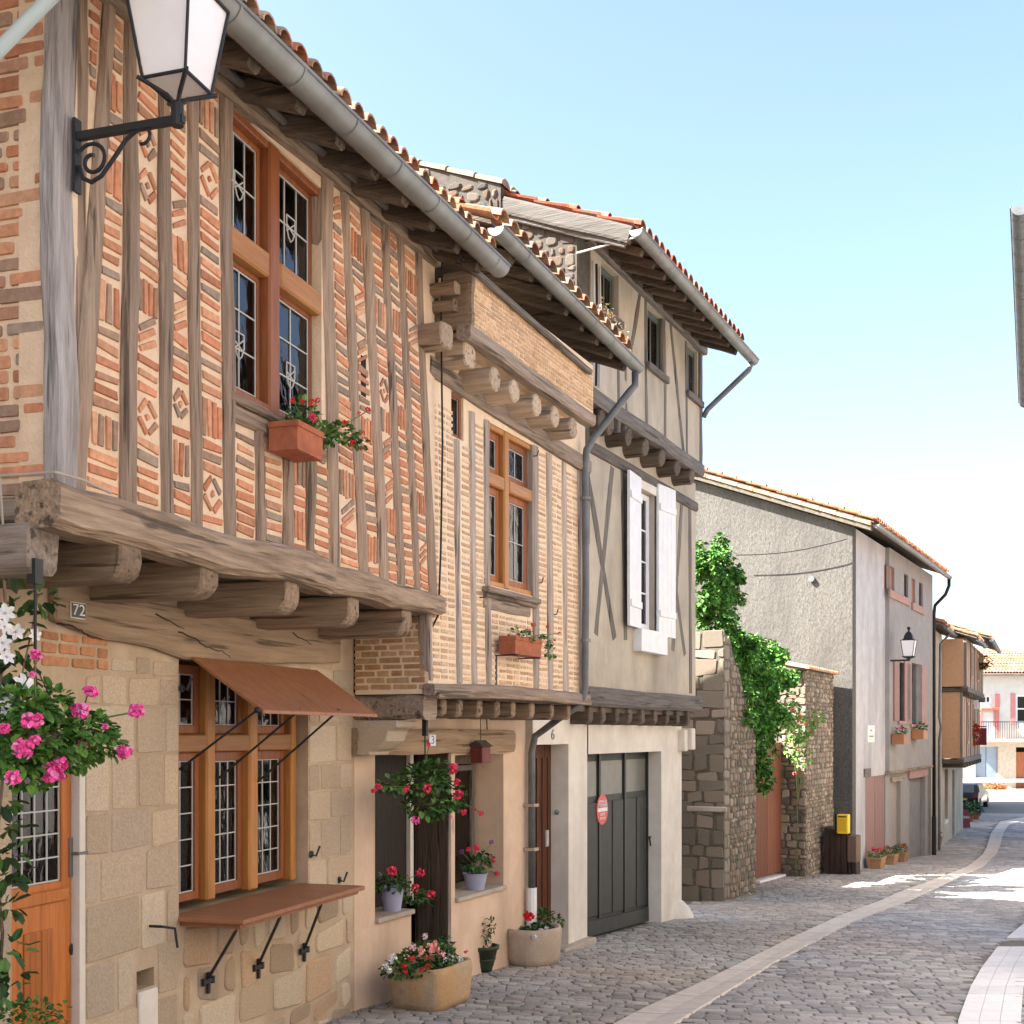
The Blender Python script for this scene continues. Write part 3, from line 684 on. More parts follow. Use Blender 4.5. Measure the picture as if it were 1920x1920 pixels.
# curved lintel beam carrying the number plate
mb = MB(FA); L0 = [(105, 1097), (150, 1093), (200, 1108), (270, 1126), (350, 1140), (470, 1160), (560, 1172), (640, 1176), (640, 1243), (520, 1245), (350, 1236), (290, 1214), (240, 1204), (200, 1199), (150, 1181), (105, 1163)]
mb.prism([(-.05, *FA.at(x, y, .05)) for x, y in L0], (.10, 0, 0)); mat['lintel'] = wood('pale_brown_lintel', (.40, .29, .19), (.24, .165, .105), 'y', sc=4, b=.7); ob('lintel_beam', mb, mat['lintel'], A, bevel=.012)
# cracks along the lintel
mb = MB(FA)
for pts in ([(107, 1170), (125, 1171), (150, 1180), (165, 1192), (182, 1199)], [(335, 1186), (365, 1197), (385, 1212), (415, 1222), (440, 1236)], [(550, 1188), (570, 1200), (588, 1210)], [(290, 1150), (330, 1172), (350, 1182)]):
    mb = MB(FA); pp = []
    for (xa, ya), (xb, yb) in zip(pts, pts[1:]):
        for k in range(4): pp.append((.052, *FA.at(xa + (xb - xa) * k / 4 + R.uniform(-2, 2), ya + (yb - ya) * k / 4 + R.uniform(-2, 2), .05)))
    mb.tube(pp, .005, 5, r1=.002); ob('timber_crack', mb, mat['dark'], A)
pass
# --- rooms behind, back and far walls
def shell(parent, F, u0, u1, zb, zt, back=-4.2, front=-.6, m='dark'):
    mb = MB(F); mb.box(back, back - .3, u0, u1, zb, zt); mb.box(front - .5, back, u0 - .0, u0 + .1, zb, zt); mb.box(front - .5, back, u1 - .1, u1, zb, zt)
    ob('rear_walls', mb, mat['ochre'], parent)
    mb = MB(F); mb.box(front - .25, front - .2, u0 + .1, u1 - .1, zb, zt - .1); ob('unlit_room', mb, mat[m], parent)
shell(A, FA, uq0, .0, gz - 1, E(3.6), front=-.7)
# --- oak mullioned window upstairs
def cross_window(parent, F, u0, u1, z0, z1, zt, n, mz, my, depth=.09, fw=.045, mull=.11, tr=.11, sashm='oakr_z', grids=((3, 2), (3, 2), (2, 3), (2, 3)), crest=True, umf=.5, frame_front=.0, bar=.03):
    mb = MB(F); um = u0 + (u1 - u0) * umf
    mb.box(n - depth, n, um - mull / 2, um + mull / 2, z0, z1); w = ob('mullion', mb, mat[mz], parent, bevel=.012)
    mb = MB(F); mb.box(n - depth, n + .003, u0, um - mull / 2 - .001, zt - tr / 2, zt + tr / 2); mb.box(n - depth, n + .003, um + mull / 2 + .001, u1, zt - tr / 2, zt + tr / 2); ob('transom', mb, mat[my], parent, bevel=.012)
    mb = MB(F); mb.box(n - depth, n - .01, u0 + .001, u1 - .001, z1 - fw, z1 - .001); ob('window_head', mb, mat[mz], parent, bevel=.006); mb = MB(F); mb.box(n - depth, n - .01, u0 + .001, u1 - .001, z0 + .001, z0 + fw); ob('window_foot', mb, mat[mz], parent, bevel=.006)
    cells = [(u0 + .01, um - mull / 2, zt + tr / 2, z1 - fw), (um + mull / 2, u1 - .01, zt + tr / 2, z1 - fw), (u0 + .01, um - mull / 2, z0 + fw, zt - tr / 2), (um + mull / 2, u1 - .01, z0 + fw, zt - tr / 2)]
    for k, (a, b, c, d) in enumerate(cells):
        fr = sash(parent, F, a, b, c, d, n - depth * .5, bar=bar, dep=.035, m=sashm, grid=grids[k], camet=.007, name='casement')
        if crest:
            m2 = MB(F); cu, cz = (a + b) / 2, (c + d) / 2 - (.0 if k < 2 else .08); s = .05; nn = n - depth * .5 - .01
            pts = [(nn, cu - s, cz + s * 1.3), (nn, cu + s, cz + s * 1.3), (nn, cu + s, cz - s * .2), (nn, cu + s * .5, cz - s * 1.2), (nn, cu, cz - s * 1.6), (nn, cu - s * .5, cz - s * 1.2), (nn, cu - s, cz - s * .2), (nn, cu - s, cz + s * 1.3)]
            m2.tube(pts, .0045, 5); m2.tube([(nn, cu - s, cz - s * .6), (nn, cu + s, cz + s * .8)], .004, 5); m2.tube([(nn, cu - s, cz + s * .2), (nn, cu + s, cz - s * .6)], .004, 5)
            ob('lead_shield', m2, mat['lead'], fr)
zt = FA.Z(560, 470, JN)
cross_window(A, FA, uw0, uw1, zw0, zw1, E(2.62), JN - .0, 'oakr_z', 'oak_y', depth=.12, mull=.125, tr=.14, umf=.46)
mb = MB(FA); cu0, cu1 = uw0 + (uw1 - uw0) * .60, uw1 - .09; k = 14; vs = []
for i in range(k + 1):
    u = cu0 + (cu1 - cu0) * i / k; nn = JN - .115 + .012 * math.sin(i * 2.1)
    vs += [(nn, u, zw0 + .05), (nn, u, E(2.5))]
mb.add(vs, [(2 * i, 2 * i + 2, 2 * i + 3, 2 * i + 1) for i in range(k)]); mat['lace'] = M('lace_curtain', (.72, .70, .64), (.52, .50, .44), .9, 90, .4, .6, bump=None)
ob('lace_curtain', mb, mat['lace'], A)
mb = MB(FA); mb.box(JN - .16, JN + .035, uw0 - .03, uw1 + .03, zw0 - .055, zw0 - .005); ob('window_sill', mb, mat['tb_y'], A, bevel=.008)
mb = MB(FA); mb.beam((JN - .02, uw0 - .02, zw0 - .105), (JN - .02, uw1 + .02, zw0 - .105), .09, .09, seg=8, wob=.006); ob('window_sill_rail', mb, mat['tb_y'], A)
# dark back of the upper room
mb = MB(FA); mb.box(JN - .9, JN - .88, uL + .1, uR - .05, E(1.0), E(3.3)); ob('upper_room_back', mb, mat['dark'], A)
# --- shop window with oak frame
nW = -.10; u0, u1 = us0 - .25, us1 - .0; zb_, zt_ = E(-1.05), E(.43)
um = [FA.U(p, nW) for p in (340, 375, 400, 475, 500, 553)]
zT = FA.Z(480, 1392, nW)
mb = MB(FA)
for p0, p1 in ((383, 400), (463, 480)): a, b = FA.U(p0, nW), FA.U(p1, nW); mb = MB(FA); mb.box(nW - .12, nW + .02, a, b, zb_ + .0, zt_); ob('shop_mullion', mb, mat['oak_z'], A, bevel=.012)
mA0, mA1, mB0, mB1 = FA.U(383, nW), FA.U(400, nW), FA.U(463, nW), FA.U(480, nW); ue = FA.U(549, nW)
mb = MB(FA); 
for a, b in ((us0 - .1, mA0 - .001), (mA1 + .001, mB0 - .001), (mB1 + .001, ue - .06)): mb.box(nW - .11, nW + .024, a, b, zT - .055, zT + .055)
ob('shop_transom', mb, mat['oak_y'], A, bevel=.008)
mb = MB(FA); mb.box(nW - .12, nW + .02, ue - .059, ue + .02, zb_, zt_); ob('shop_jamb', mb, mat['oak_z'], A, bevel=.008)
cells = [(us0 - .09, mA0), (mA1, mB0), (mB1, ue - .06)]
for i, (a, b) in enumerate(cells):
    sash(A, FA, a + .002, b - .002, zb_ + .02, zT - .057, nW - .03, bar=.06 if i else .05, dep=.05, m='oakr_z', grid=(3, 5), camet=.007, name='shop_casement')
    fr = sash(A, FA, a + .002, b - .002, zT + .057, zt_ - .01, nW - .03, bar=.055, dep=.05, m='oakr_z', grid=(3, 2), camet=.007, name='shop_fanlight')
# white curtains and goods seen behind the shop panes
for i, (a, b) in enumerate(cells[1:]):
    mb = MB(FA); w = (b - a) * (.55 if i == 0 else .6); vs = []; k = 10
    for j in range(k + 1): nn = nW - .10 + .012 * math.sin(j * 1.9); vs += [(nn, a + .05 + w * j / k, zb_ + .1), (nn, a + .05 + w * j / k, zT - .1)]
    mb.add(vs, [(2 * j, 2 * j + 2, 2 * j + 3, 2 * j + 1) for j in range(k)]); ob('shop_curtain', mb, mat['lace'], A)
mat['sglass'] = mat['glass']
# --- hinged board awning over the shop window, with iron stays
mb = MB(FA); ua0, ua1 = FA.U(345, 0), FA.U(582, 0); q = FA.at(489, 1328, .51); zlo = E(.135); zhi = E(.455)
um_ = (ua0 + ua1) / 2; 
for a, b in ((ua0, um_ - .003), (um_ + .003, ua1)):
    mb.prism([(.055, a, zhi), (.055, b, zhi), (.055, b, zhi - .022), (.055, a, zhi - .022)], (.47, 0, zlo - zhi))
aw = ob('board_awning', mb, mat['board'], A, bevel=.003)
for p, (qx, qy) in zip(((483, 1331), (560, 1333), (633, 1334)), ((330, 1447), (405, 1463), (483, 1466))):
    a, z = FA.at(p[0], p[1], .49); ub = FA.U(qx, .0); mb = MB(FA); b, zz = FA.at(qx, qy, nW + .02)
    mb.tube([(.49, a, z), (nW + .02, b, zz)], .0075, 6); mb.blob((.49, a, z + .0), .02, jit=0); ob('awning_stay', mb, mat['iron'], aw)
# --- shelf
mb = MB(FA); sh0, sh1 = FA.U(337, 0) - .03, FA.U(577, 0) + .02
mb.bbox(-.08, .44, sh0, sh1, E(-1.108), E(-1.078), .006); mb.box(-.02, .40, sh0 + .03, sh1 - .03, E(-1.135), E(-1.109))
shf = ob('shop_shelf', mb, mat['board'], A)
for (p, q) in (((443, 1738), (392, 1832)), ((525, 1715), (486, 1806)), ((602, 1693), (572, 1776))):
    a, z = FA.at(p[0], p[1], .40); b, zz = FA.at(q[0], q[1], .03); mb = MB(FA); mb.tube([(.40, a, E(-1.135)), (.03, b, zz)], .010, 6)
    mb.box(.018, .034, b - .012, b + .012, zz - .10, zz + .03); mb.box(.017, .033, b - .055, b + .055, zz - .035, zz - .012)
    mb.box(.016, .035, b - .062, b - .040, zz - .045, zz - .002); mb.box(.016, .035, b + .040, b + .062, zz - .045, zz - .002)
    ob('shelf_stay', mb, mat['iron'], shf)
# shutter hook (iron arm) left of the shelf, small hooks on the right pier
mb = MB(FA); a, z = FA.at(293, 1737, .05); b, z2 = FA.at(328, 1741, .10); mb.tube([(0, a, z), (.09, a, z), (.10, b, z2), (.11, b + .01, z2 - .11)], .008, 6); ob('shutter_catch', mb, mat['iron'], A)
for x, y in ((588, 1602), (640, 1650), (345, 1290)):
    mb = MB(FA); a, z = FA.at(x, y, .03); mb.tube([(0, a, z), (.05, a, z - .01), (.07, a + .02, z + .06)], .008, 6); mb.blob((.015, a, z), (.012, .025, .025)); ob('shutter_catch', mb, mat['iron'], A)
# --- front door
nd = -.035; D0, D1 = ud0 + .005, ud1 - .055; zdb = FA.g(0, ud0) + .02; zm = FA.Z(90, 1682, nd)
du1 = FA.U(112, nd); st = .13
door = MB(FA); dU0 = ud0 - .0; door.box(nd - .05, nd, D0, D1, zdb, zm - .0); dr = ob('front_door', door, mat['oakdoor'], A, bevel=.004)
DG = FA.U(116, nd); mb = MB(FA); mb.box(nd - .05, nd, D0, D0 + .03, zm + .001, zd1 - .01); mb.box(nd - .05, nd, DG, D1, zm + .001, zd1 - .01); mb.box(nd - .049, nd - .001, D0 + .03, DG, zd1 - .12, zd1 - .01); mb.box(nd - .049, nd - .001, D0 + .03, DG, zm + .001, zm + .07)
ob('door_frame', mb, mat['oakdoor'], dr, bevel=.004)
mb = MB(FA); mb.box(nd, nd + .02, D0, D1 - .04, zm - .03, zm + .035); ob('door_rail', mb, mat['oakdoor'], dr, bevel=.006)
mb = MB(FA)
for a, b in ((D0 + .12, D1 - .15),): mb.box(nd, nd + .006, a, b, zdb + .2, zm - .16); 
for k in range(1, 5): u = D0 + .12 + (D1 - D0 - .27) * k / 5; mb.box(nd + .006, nd + .0075, u - .003, u + .003, zdb + .2, zm - .16)
ob('door_panel', mb, mat['oakdoor'], dr, bevel=.003)
mb = MB(FA); mb.box(nd - .03, nd - .025, D0 + .03, DG, zm + .07, zd1 - .12); ob('door_pane', mb, mat['glass'], dr)
mb = MB(FA); came_grid(mb, FA, D0 + .035, DG - .004, zm + .075, zd1 - .125, 4, 5, nd - .02, .008); ob('lead_came', mb, mat['lead'], dr)
mb = MB(FA); a, z = FA.at(133, 1600, nd); mb.box(nd, nd + .008, a - .02, a + .02, z - .12, z + .08); mb.tube([(nd, a, z), (nd + .045, a, z), (nd + .05, a + .07, z)], .008, 6); ob('door_handle', mb, mat['zinc'], dr)
mb = MB(FA); mb.blob((nd, *FA.at(133, 1780, nd)), (.01, .02, .03)); ob('keyhole_plate', mb, mat['iron'], dr)
mb = MB(FA); mb.box(-.25, .012, ud1 - .05, ud1 - .004, gz, zd1); ob('door_jamb', mb, mat['whiter'], A)
mb = MB(FA); mb.box(-.5, .12, ud0 - .1, ud1 + .05, zdb - .3, zdb - .01); ob('door_step', mb, mat['slab'], A, bevel=.01)
mb = MB(FA); a, z = nic[2] + .0, nic[1]; mb.box(.0, .022, nic[0] + .0, nic[2] + .01, z - .38, z - .01); ob('meter_box', mb, mat['whiter'], A, bevel=.006)
# --- roof edge: gutter, rafters, boarding, tiles
zg0, zg1 = E(3.21), E(3.50); ug0, ug1 = FA.U(395, 1.18), FA.U(935, 1.18)
def zgut(u): return zg0 + (zg1 - zg0) * (u - ug0) / (ug1 - ug0)
ulo = uL - .75
gutter(A, FA, (1.19, ulo, zgut(ulo)), (1.19, ug1, zgut(ug1)), r=.08, joints=.62)
roof(A, FA, ulo - .05, ug1 - .02, 1.17, zgut(ulo) + .025, zgut(ug1) + .03, .38, 4.6, pitch=.17, r=.070, boards=mat['tg_x'])
for i in range(11):
    u = uL - .5 + i * .475
    if u > ug1 - .1: break
    mb = MB(FA); zr = zgut(u) + .0; mb.beam((1.10, u, zr - .025), (JN - .5, u + R.uniform(-.02, .02), zr + (1.10 - JN + .5) * .38 - .03), .11, .11, seg=5, wob=.008); ob('rafter', mb, mat['tg_x'], A)
mb = MB(FA); N_ = 16; mb.beam((JN + .02, uL - .2, ztopA(uL) + .02), (JN + .01, uR, ztopA(uR) + .02), .10, .13, seg=14, wob=.006); ob('wall_plate', mb, mat['tb_y'], A)
mb = MB(FA); mb.tube([(JN + .10, uL + i * .36, ztopA(uL + i * .36) + .03 + .01 * math.sin(i * 2)) for i in range(13)], .026, 8); ob('lead_pipe', mb, mat['tg_y'], A)
mb = MB(FA); mb.box(JN - .15, JN - .02, uL + .05, uR, E(3.375), E(3.55)); 
for v in mb.v:
    if v.z > E(3.5): v.z = ztopA((v - o0).dot(da)) + .17
ob('eaves_filling', mb, mat['mortar'], A)
# electric cable wrapped round the beam end and running down the party line
mb = MB(FA); mb.tube([(JN + .09, uR - .08, E(3.55)), (JN + .06, uR - .02, E(3.1)), (JN + .06, uR + .01, E(2.2)), (JN + .05, uR + .0, E(1.4)), (JN + .03, uR + .0, E(.9)), (.52, uR + .0, E(.55)), (.35, uR - .0, E(.36))], .008, 6); ob('electric_cable', mb, mat['black'], A)
mb = MB(FA); mb.tube([(JN - .3, uL - .09, zj1 + .02), (JN - .1, uL - .1, zj1 + .015), (JN + .06, uL - .08, zj1 + .02), (JN + .1, uL + .05, zj1 + .01), (JN + .09, uL + .25, zj1 - .005)], .007, 6); mb.tube([(JN - .2, uL - .095, zj1 + .02), (JN - .18, uL - .1, zj0)], .005, 6); ob('white_cable', mb, mat['slab'], A)
# number plate
np_ = thing('number_plate', 'small dark number plate 72 on the wooden lintel beam', 'number plate', FA, .052, *FA.at(145, 1145, .05))
pu, pz = FA.at(145, 1145, .05); mb = MB(FA); mb.bbox(.051, .058, pu - .062, pu + .062, pz - .042, pz + .042, .006); ob('plate', mb, M('plate_rim', (.6, .58, .52), None, .4, bump=None), np_)
mb = MB(FA); mb.box(.057, .060, pu - .056, pu + .056, pz - .036, pz + .036); mat['pl_dark'] = M('plate_field', (.06, .055, .05), None, .4, bump=None); ob('plate_field', mb, mat['pl_dark'], np_)
text_part('72', .082, FA, .0605, pu, pz, mat['white'], np_, 'numerals', .001, sx=1.25)
# ================================================================ second house: pink ground floor, pale brick above, row of log ends
FB = Frame(-1.24, 9.52, .45, 1)
B = thing('brick_jettied_house', 'pale brick and timber house with round log ends under the eaves and pink ground floor', 'house', FB, 0, .1, FB.g(0, .1) - .05)
bR = FB.U(985, 0); JB = .66; bU0 = .015; bU1 = FB.U(1097, JB)
zB0, zB1 = E(.30), E(2.62)
gB = FB.g(0, bR) - .5
hb1 = (FB.U(703, 0), FB.U(771, 0), FB.Z(735, 1715, 0), E(-.17)); hb2 = (FB.U(771, 0), FB.U(846, 0), gB - 1, E(-.17))
hb2b = (FB.U(771, 0), FB.U(846, 0), hb1[2], E(-.17)); hb2 = (hb2[0], hb2[1], hb2[2], hb1[2])
hb3 = (FB.U(853, 0), FB.U(944, 0), E(-1.50), E(-.20))
mb = wall(FB, .03, bR, gB - 1, E(.32), [hb1, hb2, hb2b, hb3], 0, .36)
ob('ground_floor_wall', mb, mat['pink'], B)
shell(B, FB, .06, bR, gB - 1, E(3.7), front=-.75)
# door post, lintel, window frames
mb = MB(FB); mb.beam((-.06, FB.U(848, 0) + .0, gB), (-.06, FB.U(848, 0), E(-.18)), .07, .12, up=(1, 0, 0), seg=8, wob=.006); ob('door_post', mb, mat['tl_z'], B)
mb = MB(FB); a, b = FB.U(696, .03), FB.U(963, .03); mb.beam((.0, a - .25, E(-.075)), (-.0, b, E(-.075)), .10, .215, seg=12, wob=.01); ob('lintel_beam', mb, mat['lintel'], B)
# folded back door leaf and inner door
nD = -.30
mb = MB(FB); mb.box(nD - .04, nD, hb1[0] - .1, FB.U(762, nD), hb1[2] - .05, E(-.17)); ob('dark_shutter', mb, wood('dark_stained_wood', (.022, .014, .009), (.012, .008, .006), 'z', rough=.6), B)
mb = MB(FB); mb.box(nD, nD + .04, FB.U(762, nD), FB.U(768, nD), hb1[2] - .02, E(-.17)); ob('window_edge_strip', mb, mat['whiter'], B)
mb = MB(FB); mb.box(-.36, -.33, FB.U(812, -.33), hb2[1] + .1, gB, E(-.17)); fd = ob('front_door', mb, wood('dark_door_wood', (.12, .085, .055), (.07, .05, .033), 'z', rough=.7), B)
mb2 = MB(FB); mb2.box(-.355, -.02, hb2[1] - .03, hb2[1] - .004, gB, E(-.17)); ob('door_lining', mb2, wood('dark_lining_wood', (.085, .06, .042), (.045, .032, .024), 'z', rough=.7), B)
mb = MB(FB); a, z = FB.at(822, 1558, -.32); mb.box(-.33, -.322, a - .045, a + .045, z - .03, z + .03); ob('letter_slot', mb, mat['slab'], fd)
for a, b, z, px in ((hb1[0] - .0, hb1[1] + .0, hb1[2], 0), (hb3[0], hb3[1], hb3[2], 0)):
    mb = MB(FB); mb.box(-.34, .035, a + .002, b + .01, z - .035, z + .006); ob('window_sill', mb, mat['slab'], B, bevel=.006)
nW2 = -.30; w0, w1 = hb3[0] - .05, FB.U(893, nW2)
mb = MB(FB); mb.box(nW2 - .05, nW2, hb3[0] - .02, hb3[1], hb3[3] - .10, hb3[3]); ob('window_head', mb, mat['tg_x'], B)
fr = sash(B, FB, hb3[0] - .02, hb3[1] - .03, hb3[2], hb3[3] - .11, nW2, bar=.055, dep=.045, m='tg_z', grid=None, name='window')
mb = MB(FB); k = 12; vs = []; a, b = hb3[0] + .03, hb3[0] + .38
for i in range(k + 1):
    t = i / k; u = a + (b - a) * t; nn = nW2 + .008 + .012 * math.sin(i * 1.7)
    vs += [(nn - .04, u, hb3[2] + .06), (nn - .04, u, hb3[3] - .16)]
mb.add(vs, [(2 * i, 2 * i + 2, 2 * i + 3, 2 * i + 1) for i in range(k)]); ob('net_curtain', mb, mat['lace'], B)
# stone corbel with scrolled white edge and side beam under the brick bay
mb = MB(FB); n0 = 0; pr = [(-.02, E(.10)), (.40, E(.10)), (.40, E(.05)), (.33, E(.02)), (.30, E(-.06)), (.22, E(-.12)), (.16, E(-.14)), (.16, E(-.17)), (-.02, E(-.17))]
mb.prism([(a, .0, b) for a, b in pr][::-1], (0, .30, 0), (.46, .385, .30)); ob('carved_corbel', mb, mat['granite'], B, bevel=.01)
mb = MB(FB); mb.beam((-.2, .12, E(.20)), (.62, .12, E(.20)), .22, .19, seg=6, wob=.01); ob('side_beam', mb, mat['tl_y'], B)
# jettied upper floor
bw0, bw1 = FB.U(907, JB), FB.U(1000, JB); bz0, bz1 = E(1.24), E(2.60)
sw0, sw1 = FB.U(846, JB), FB.U(869, JB); sz0, sz1 = FB.Z(858, 822, JB), FB.Z(858, 738, JB)
mb = wall(FB, bU0, bU1, zB0, E(3.1), [(bw0, bw1, bz0, bz1), (sw0, sw1, sz0, sz1)], JB, .64); 
PB = [(.60, .43, .29), (.57, .39, .25), (.62, .46, .32), (.54, .36, .235), (.58, .44, .32), (.50, .33, .22), (.56, .37, .24)]
mat['mortar2'] = M('pale_cream_mortar', (.68, .55, .41), (.62, .49, .35), .95, 9, bump=(60, .6, .01))
ob('upper_wall', mb, mat['mortar2'], B)
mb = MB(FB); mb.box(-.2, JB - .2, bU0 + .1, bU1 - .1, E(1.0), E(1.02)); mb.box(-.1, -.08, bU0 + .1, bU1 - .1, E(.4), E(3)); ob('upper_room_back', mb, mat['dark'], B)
# left cheek of the bay, brick
cw = FB.w(0, bU0 - .0, 0); FBs = Frame(cw.x, cw.y, FB.nx, FB.ny)
mb = MB(FBs); blocks(mb, .0, JB - .02, E(.33), E(1.0), .052, .17, -.004, .008, .012, [(.40, .24, .13), (.46, .29, .165), (.37, .21, .115), (.50, .34, .21)], jit=.004, b=.005, rhj=.1); ob('side_brickwork', mb, mat['brick'], B)
SBp = [(826, 836), (856, 864), (884, 893), (911, 920), (1000, 1010), (1027, 1036), (1056, 1064), (1086, 1095)]
SBu = [(FB.U(a, JB), FB.U(b, JB)) for a, b in SBp]; SBu.insert(0, (bU0 - .0, bU0 + .05))
for i, (a, b) in enumerate(SBu):
    if i == 1: a, b = FB.U(822, JB), FB.U(828, JB)
    mb = MB(FB); lean = .0
    z0 = zB0 + .1
    tops = E(2.6)
    if i == 2: tops = sz0 - .02
    mb.beam((JB - .03, (a + b) / 2, z0), (JB - .03, (a + b) / 2 - .05 + lean, tops), max(b - a, .045), .10, up=(1, 0, 0), seg=12, wob=.006)
    if i in (1,): continue
    ob('stud', mb, mat['tl_z'], B)
su = [(SBu[0][1], SBu[2][0]), (SBu[2][1], SBu[3][0]), (SBu[3][1], SBu[4][0]), (SBu[5][1], SBu[6][0]), (SBu[6][1], SBu[7][0]), (SBu[7][1], SBu[8][0])]
for i, (a, b) in enumerate(su):
    mb = MB(FB)
    kw = dict(pitch=.050, bh=.034, pv=0.0, pd=0, margin=.012, maxw=.15, jit=.003, proud=.006, tilt=.03)
    if i == 1:
        fill_panel(mb, a, b, a, b, zB0 + .1, sz0 - .03, JB, PB, **kw)
    else: fill_panel(mb, a, b, a - .05, b - .05, zB0 + .1, E(2.58), JB, PB, **kw)
    ob('brick_panel', mb, mat['brick'], B)
mb = MB(FB); fill_panel(mb, SBu[4][1], SBu[5][0], SBu[4][1], SBu[5][0], zB0 + .1, bz0 - .20, JB, PB, pitch=.050, bh=.034, pv=0.0, pd=0, maxw=.15, jit=.003, proud=.006, tilt=.03); ob('brick_panel', mb, mat['brick'], B)
# main beam, log ends, attic beam
mb = MB(FB); mb.beam((JB - .01, bU0 - .02, E(2.78)), (JB - .01, bU1 + .02, E(2.665)), .13, .15, seg=14, wob=.012); ob('main_beam', mb, mat['tl_y'], B)
NA = .95; aU0 = FB.U(888, NA); aU1 = FB.U(1112, NA)
lg = [(850, 640), (892, 672), (932, 716), (968, 742), (1010, 766), (1044, 790), (1078, 806)]
for i, (x, y) in enumerate(lg):
    n1 = .84 + .12; u, z = FB.at(x, y, n1); r = .10 if i > 1 else .115; mb = MB(FB)
    zc = E(2.86); zc = max(min(z, E(2.93)), E(2.80)) if i > 1 else E(2.93 - .03 * i)
    vs = []; seg = 12
    if i < 2: mb.beam((.2, u, zc), (n1 - .05, u, zc - .01), .20, .18, seg=6, wob=.012)
    else: mb.tube([(.2, u, zc), (.55, u, zc), (n1 - .05, u, zc - .005), (n1 - .01, u, zc - .005)], r, 14, r1=r * .96)
    for v in mb.v: v += Vector((R.uniform(-1, 1), R.uniform(-1, 1), R.uniform(-1, 1))) * .005
    ob('log_end', mb, wood('pale_log_wood', (.46, .36, .26), (.28, .20, .14), 'x', b=.6) if 'log' not in mat else mat['log'], B, smooth=False, bevel=.012)
mb = MB(FB); mb.beam((NA - .03, aU0 - .12, E(3.02)), (NA - .03, aU1, E(2.985)), .12, .12, seg=14, wob=.008); ob('attic_beam', mb, mat['tl_y'], B)
mb = wall(FB, aU0, aU1, E(3.03), E(3.50), [], NA, .3); ob('attic_wall', mb, mat['mortar2'], B)
mb = MB(FB); mb.beam((NA - .12, aU0 - .03, E(3.06)), (NA - .12, aU0 - .03, E(3.5)), .26, .07, up=(0, 1, 0), seg=5, wob=.008); ob('end_shade_board', mb, mat['tb_x'], B)  # board added over the pale attic end, its brown standing in for shadow
mb = MB(FB); blocks(mb, aU0 + .01, aU1 - .01, E(3.06), E(3.46), .036, .13, NA, .005, .007, [(.56, .37, .22), (.53, .34, .195), (.59, .40, .25), (.51, .33, .20)], jit=.002, b=.004, rhj=.08); ob('attic_brickwork', mb, mat['brick'], B)
# short posts and brackets in the gap next to the first house
for x0, y0, x1, y1, n0, n1 in ((830, 530, 885, 545, .5, .9), (828, 565, 880, 580, .5, .85), (835, 590, 870, 600, .5, .8)):
    mb = MB(FB); a, z = FB.at((x0 + x1) / 2, (y0 + y1) / 2, n1); mb.beam((.1, a, z), (n1, a, z), .10, .09, seg=4, wob=.01); ob('bracket_timber', mb, mat['tb_x'], B)
mb = MB(FB); a, z = FB.at(900, 560, .9); mb.beam((.84, FB.U(893, .9), E(2.98)), (.88, FB.U(897, .9), E(3.5)), .05, .06, up=(1, 0, 0), seg=4, wob=.004); ob('short_post', mb, mat['tl_z'], B)
# bottom boards and joist ends of the jetty
mb = MB(FB); mb.beam((JB + .01, bU0 - .02, E(.335)), (JB + .0, bU1 + .02, E(.355)), .10, .085, seg=14, wob=.007, bow=.02); ob('jetty_beam', mb, mat['tl_y'], B)
mb = MB(FB); mb.beam((JB + .05, bU0 + .02, E(.285)), (JB + .04, bU1, E(.30)), .07, .045, seg=14, wob=.006, bow=.02); ob('jetty_board', mb, mat['tb_y'], B)
for x in (838, 868, 905, 938, 968, 1003, 1040, 1071):
    bracket(FB, B, FB.U(x, JB) - .0, .09, -.1, JB - .02, E(.13), E(.272), mat['tb_x'], rr=.05, name='joist_end')
mb = MB(FB); mb.box(-.1, JB - .04, bU0 + .02, bU1 - .02, E(.274), E(.30)); ob('jetty_soffit', mb, mat['tg_x'], B)
# windows: small red framed one, tall oak cross window
sash(B, FB, sw0 + .003, sw1 - .003, sz0 + .003, sz1 - .003, JB - .02, bar=.03, dep=.04, m='oakr_z', grid=(1, 1), name='small_window', camet=.001)
cross_window(B, FB, bw0 + .03, bw1 - .02, bz0, bz1, E(2.14), JB + .0, 'oak_z', 'oak_y', depth=.10, mull=.10, tr=.11, sashm='oakr_z', crest=False, umf=.44, bar=.06, grids=((2, 1), (2, 1), (2, 2), (2, 2)))
mb = MB(FB); mb.box(JB - .1, JB + .07, bw0 - .04, bw1 + .03, bz0 - .075, bz0 - .025); mb.box(JB - .1, JB + .045, bw0 - .02, bw1 + .01, bz0 - .11, bz0 - .0751); ob('moulded_sill', mb, mat['tl_y'], B, bevel=.008)
mb = MB(FB); mb.beam((JB - .02, bw0 - .02, bz0 - .16), (JB - .02, bw1 - .1, bz0 - .16), .08, .09, seg=6, wob=.006); ob('sill_rail', mb, mat['tl_y'], B)
for x, y in ((1003, 855), (1012, 1093), (905, 1120), (1040, 1152)):
    mb = MB(FB); a, z = FB.at(x, y, JB + .03); mb.tube([(JB, a, z), (JB + .05, a, z), (JB + .06, a + .015, z + .05)], .006, 5); ob('shutter_hook', mb, mat['iron'], B)
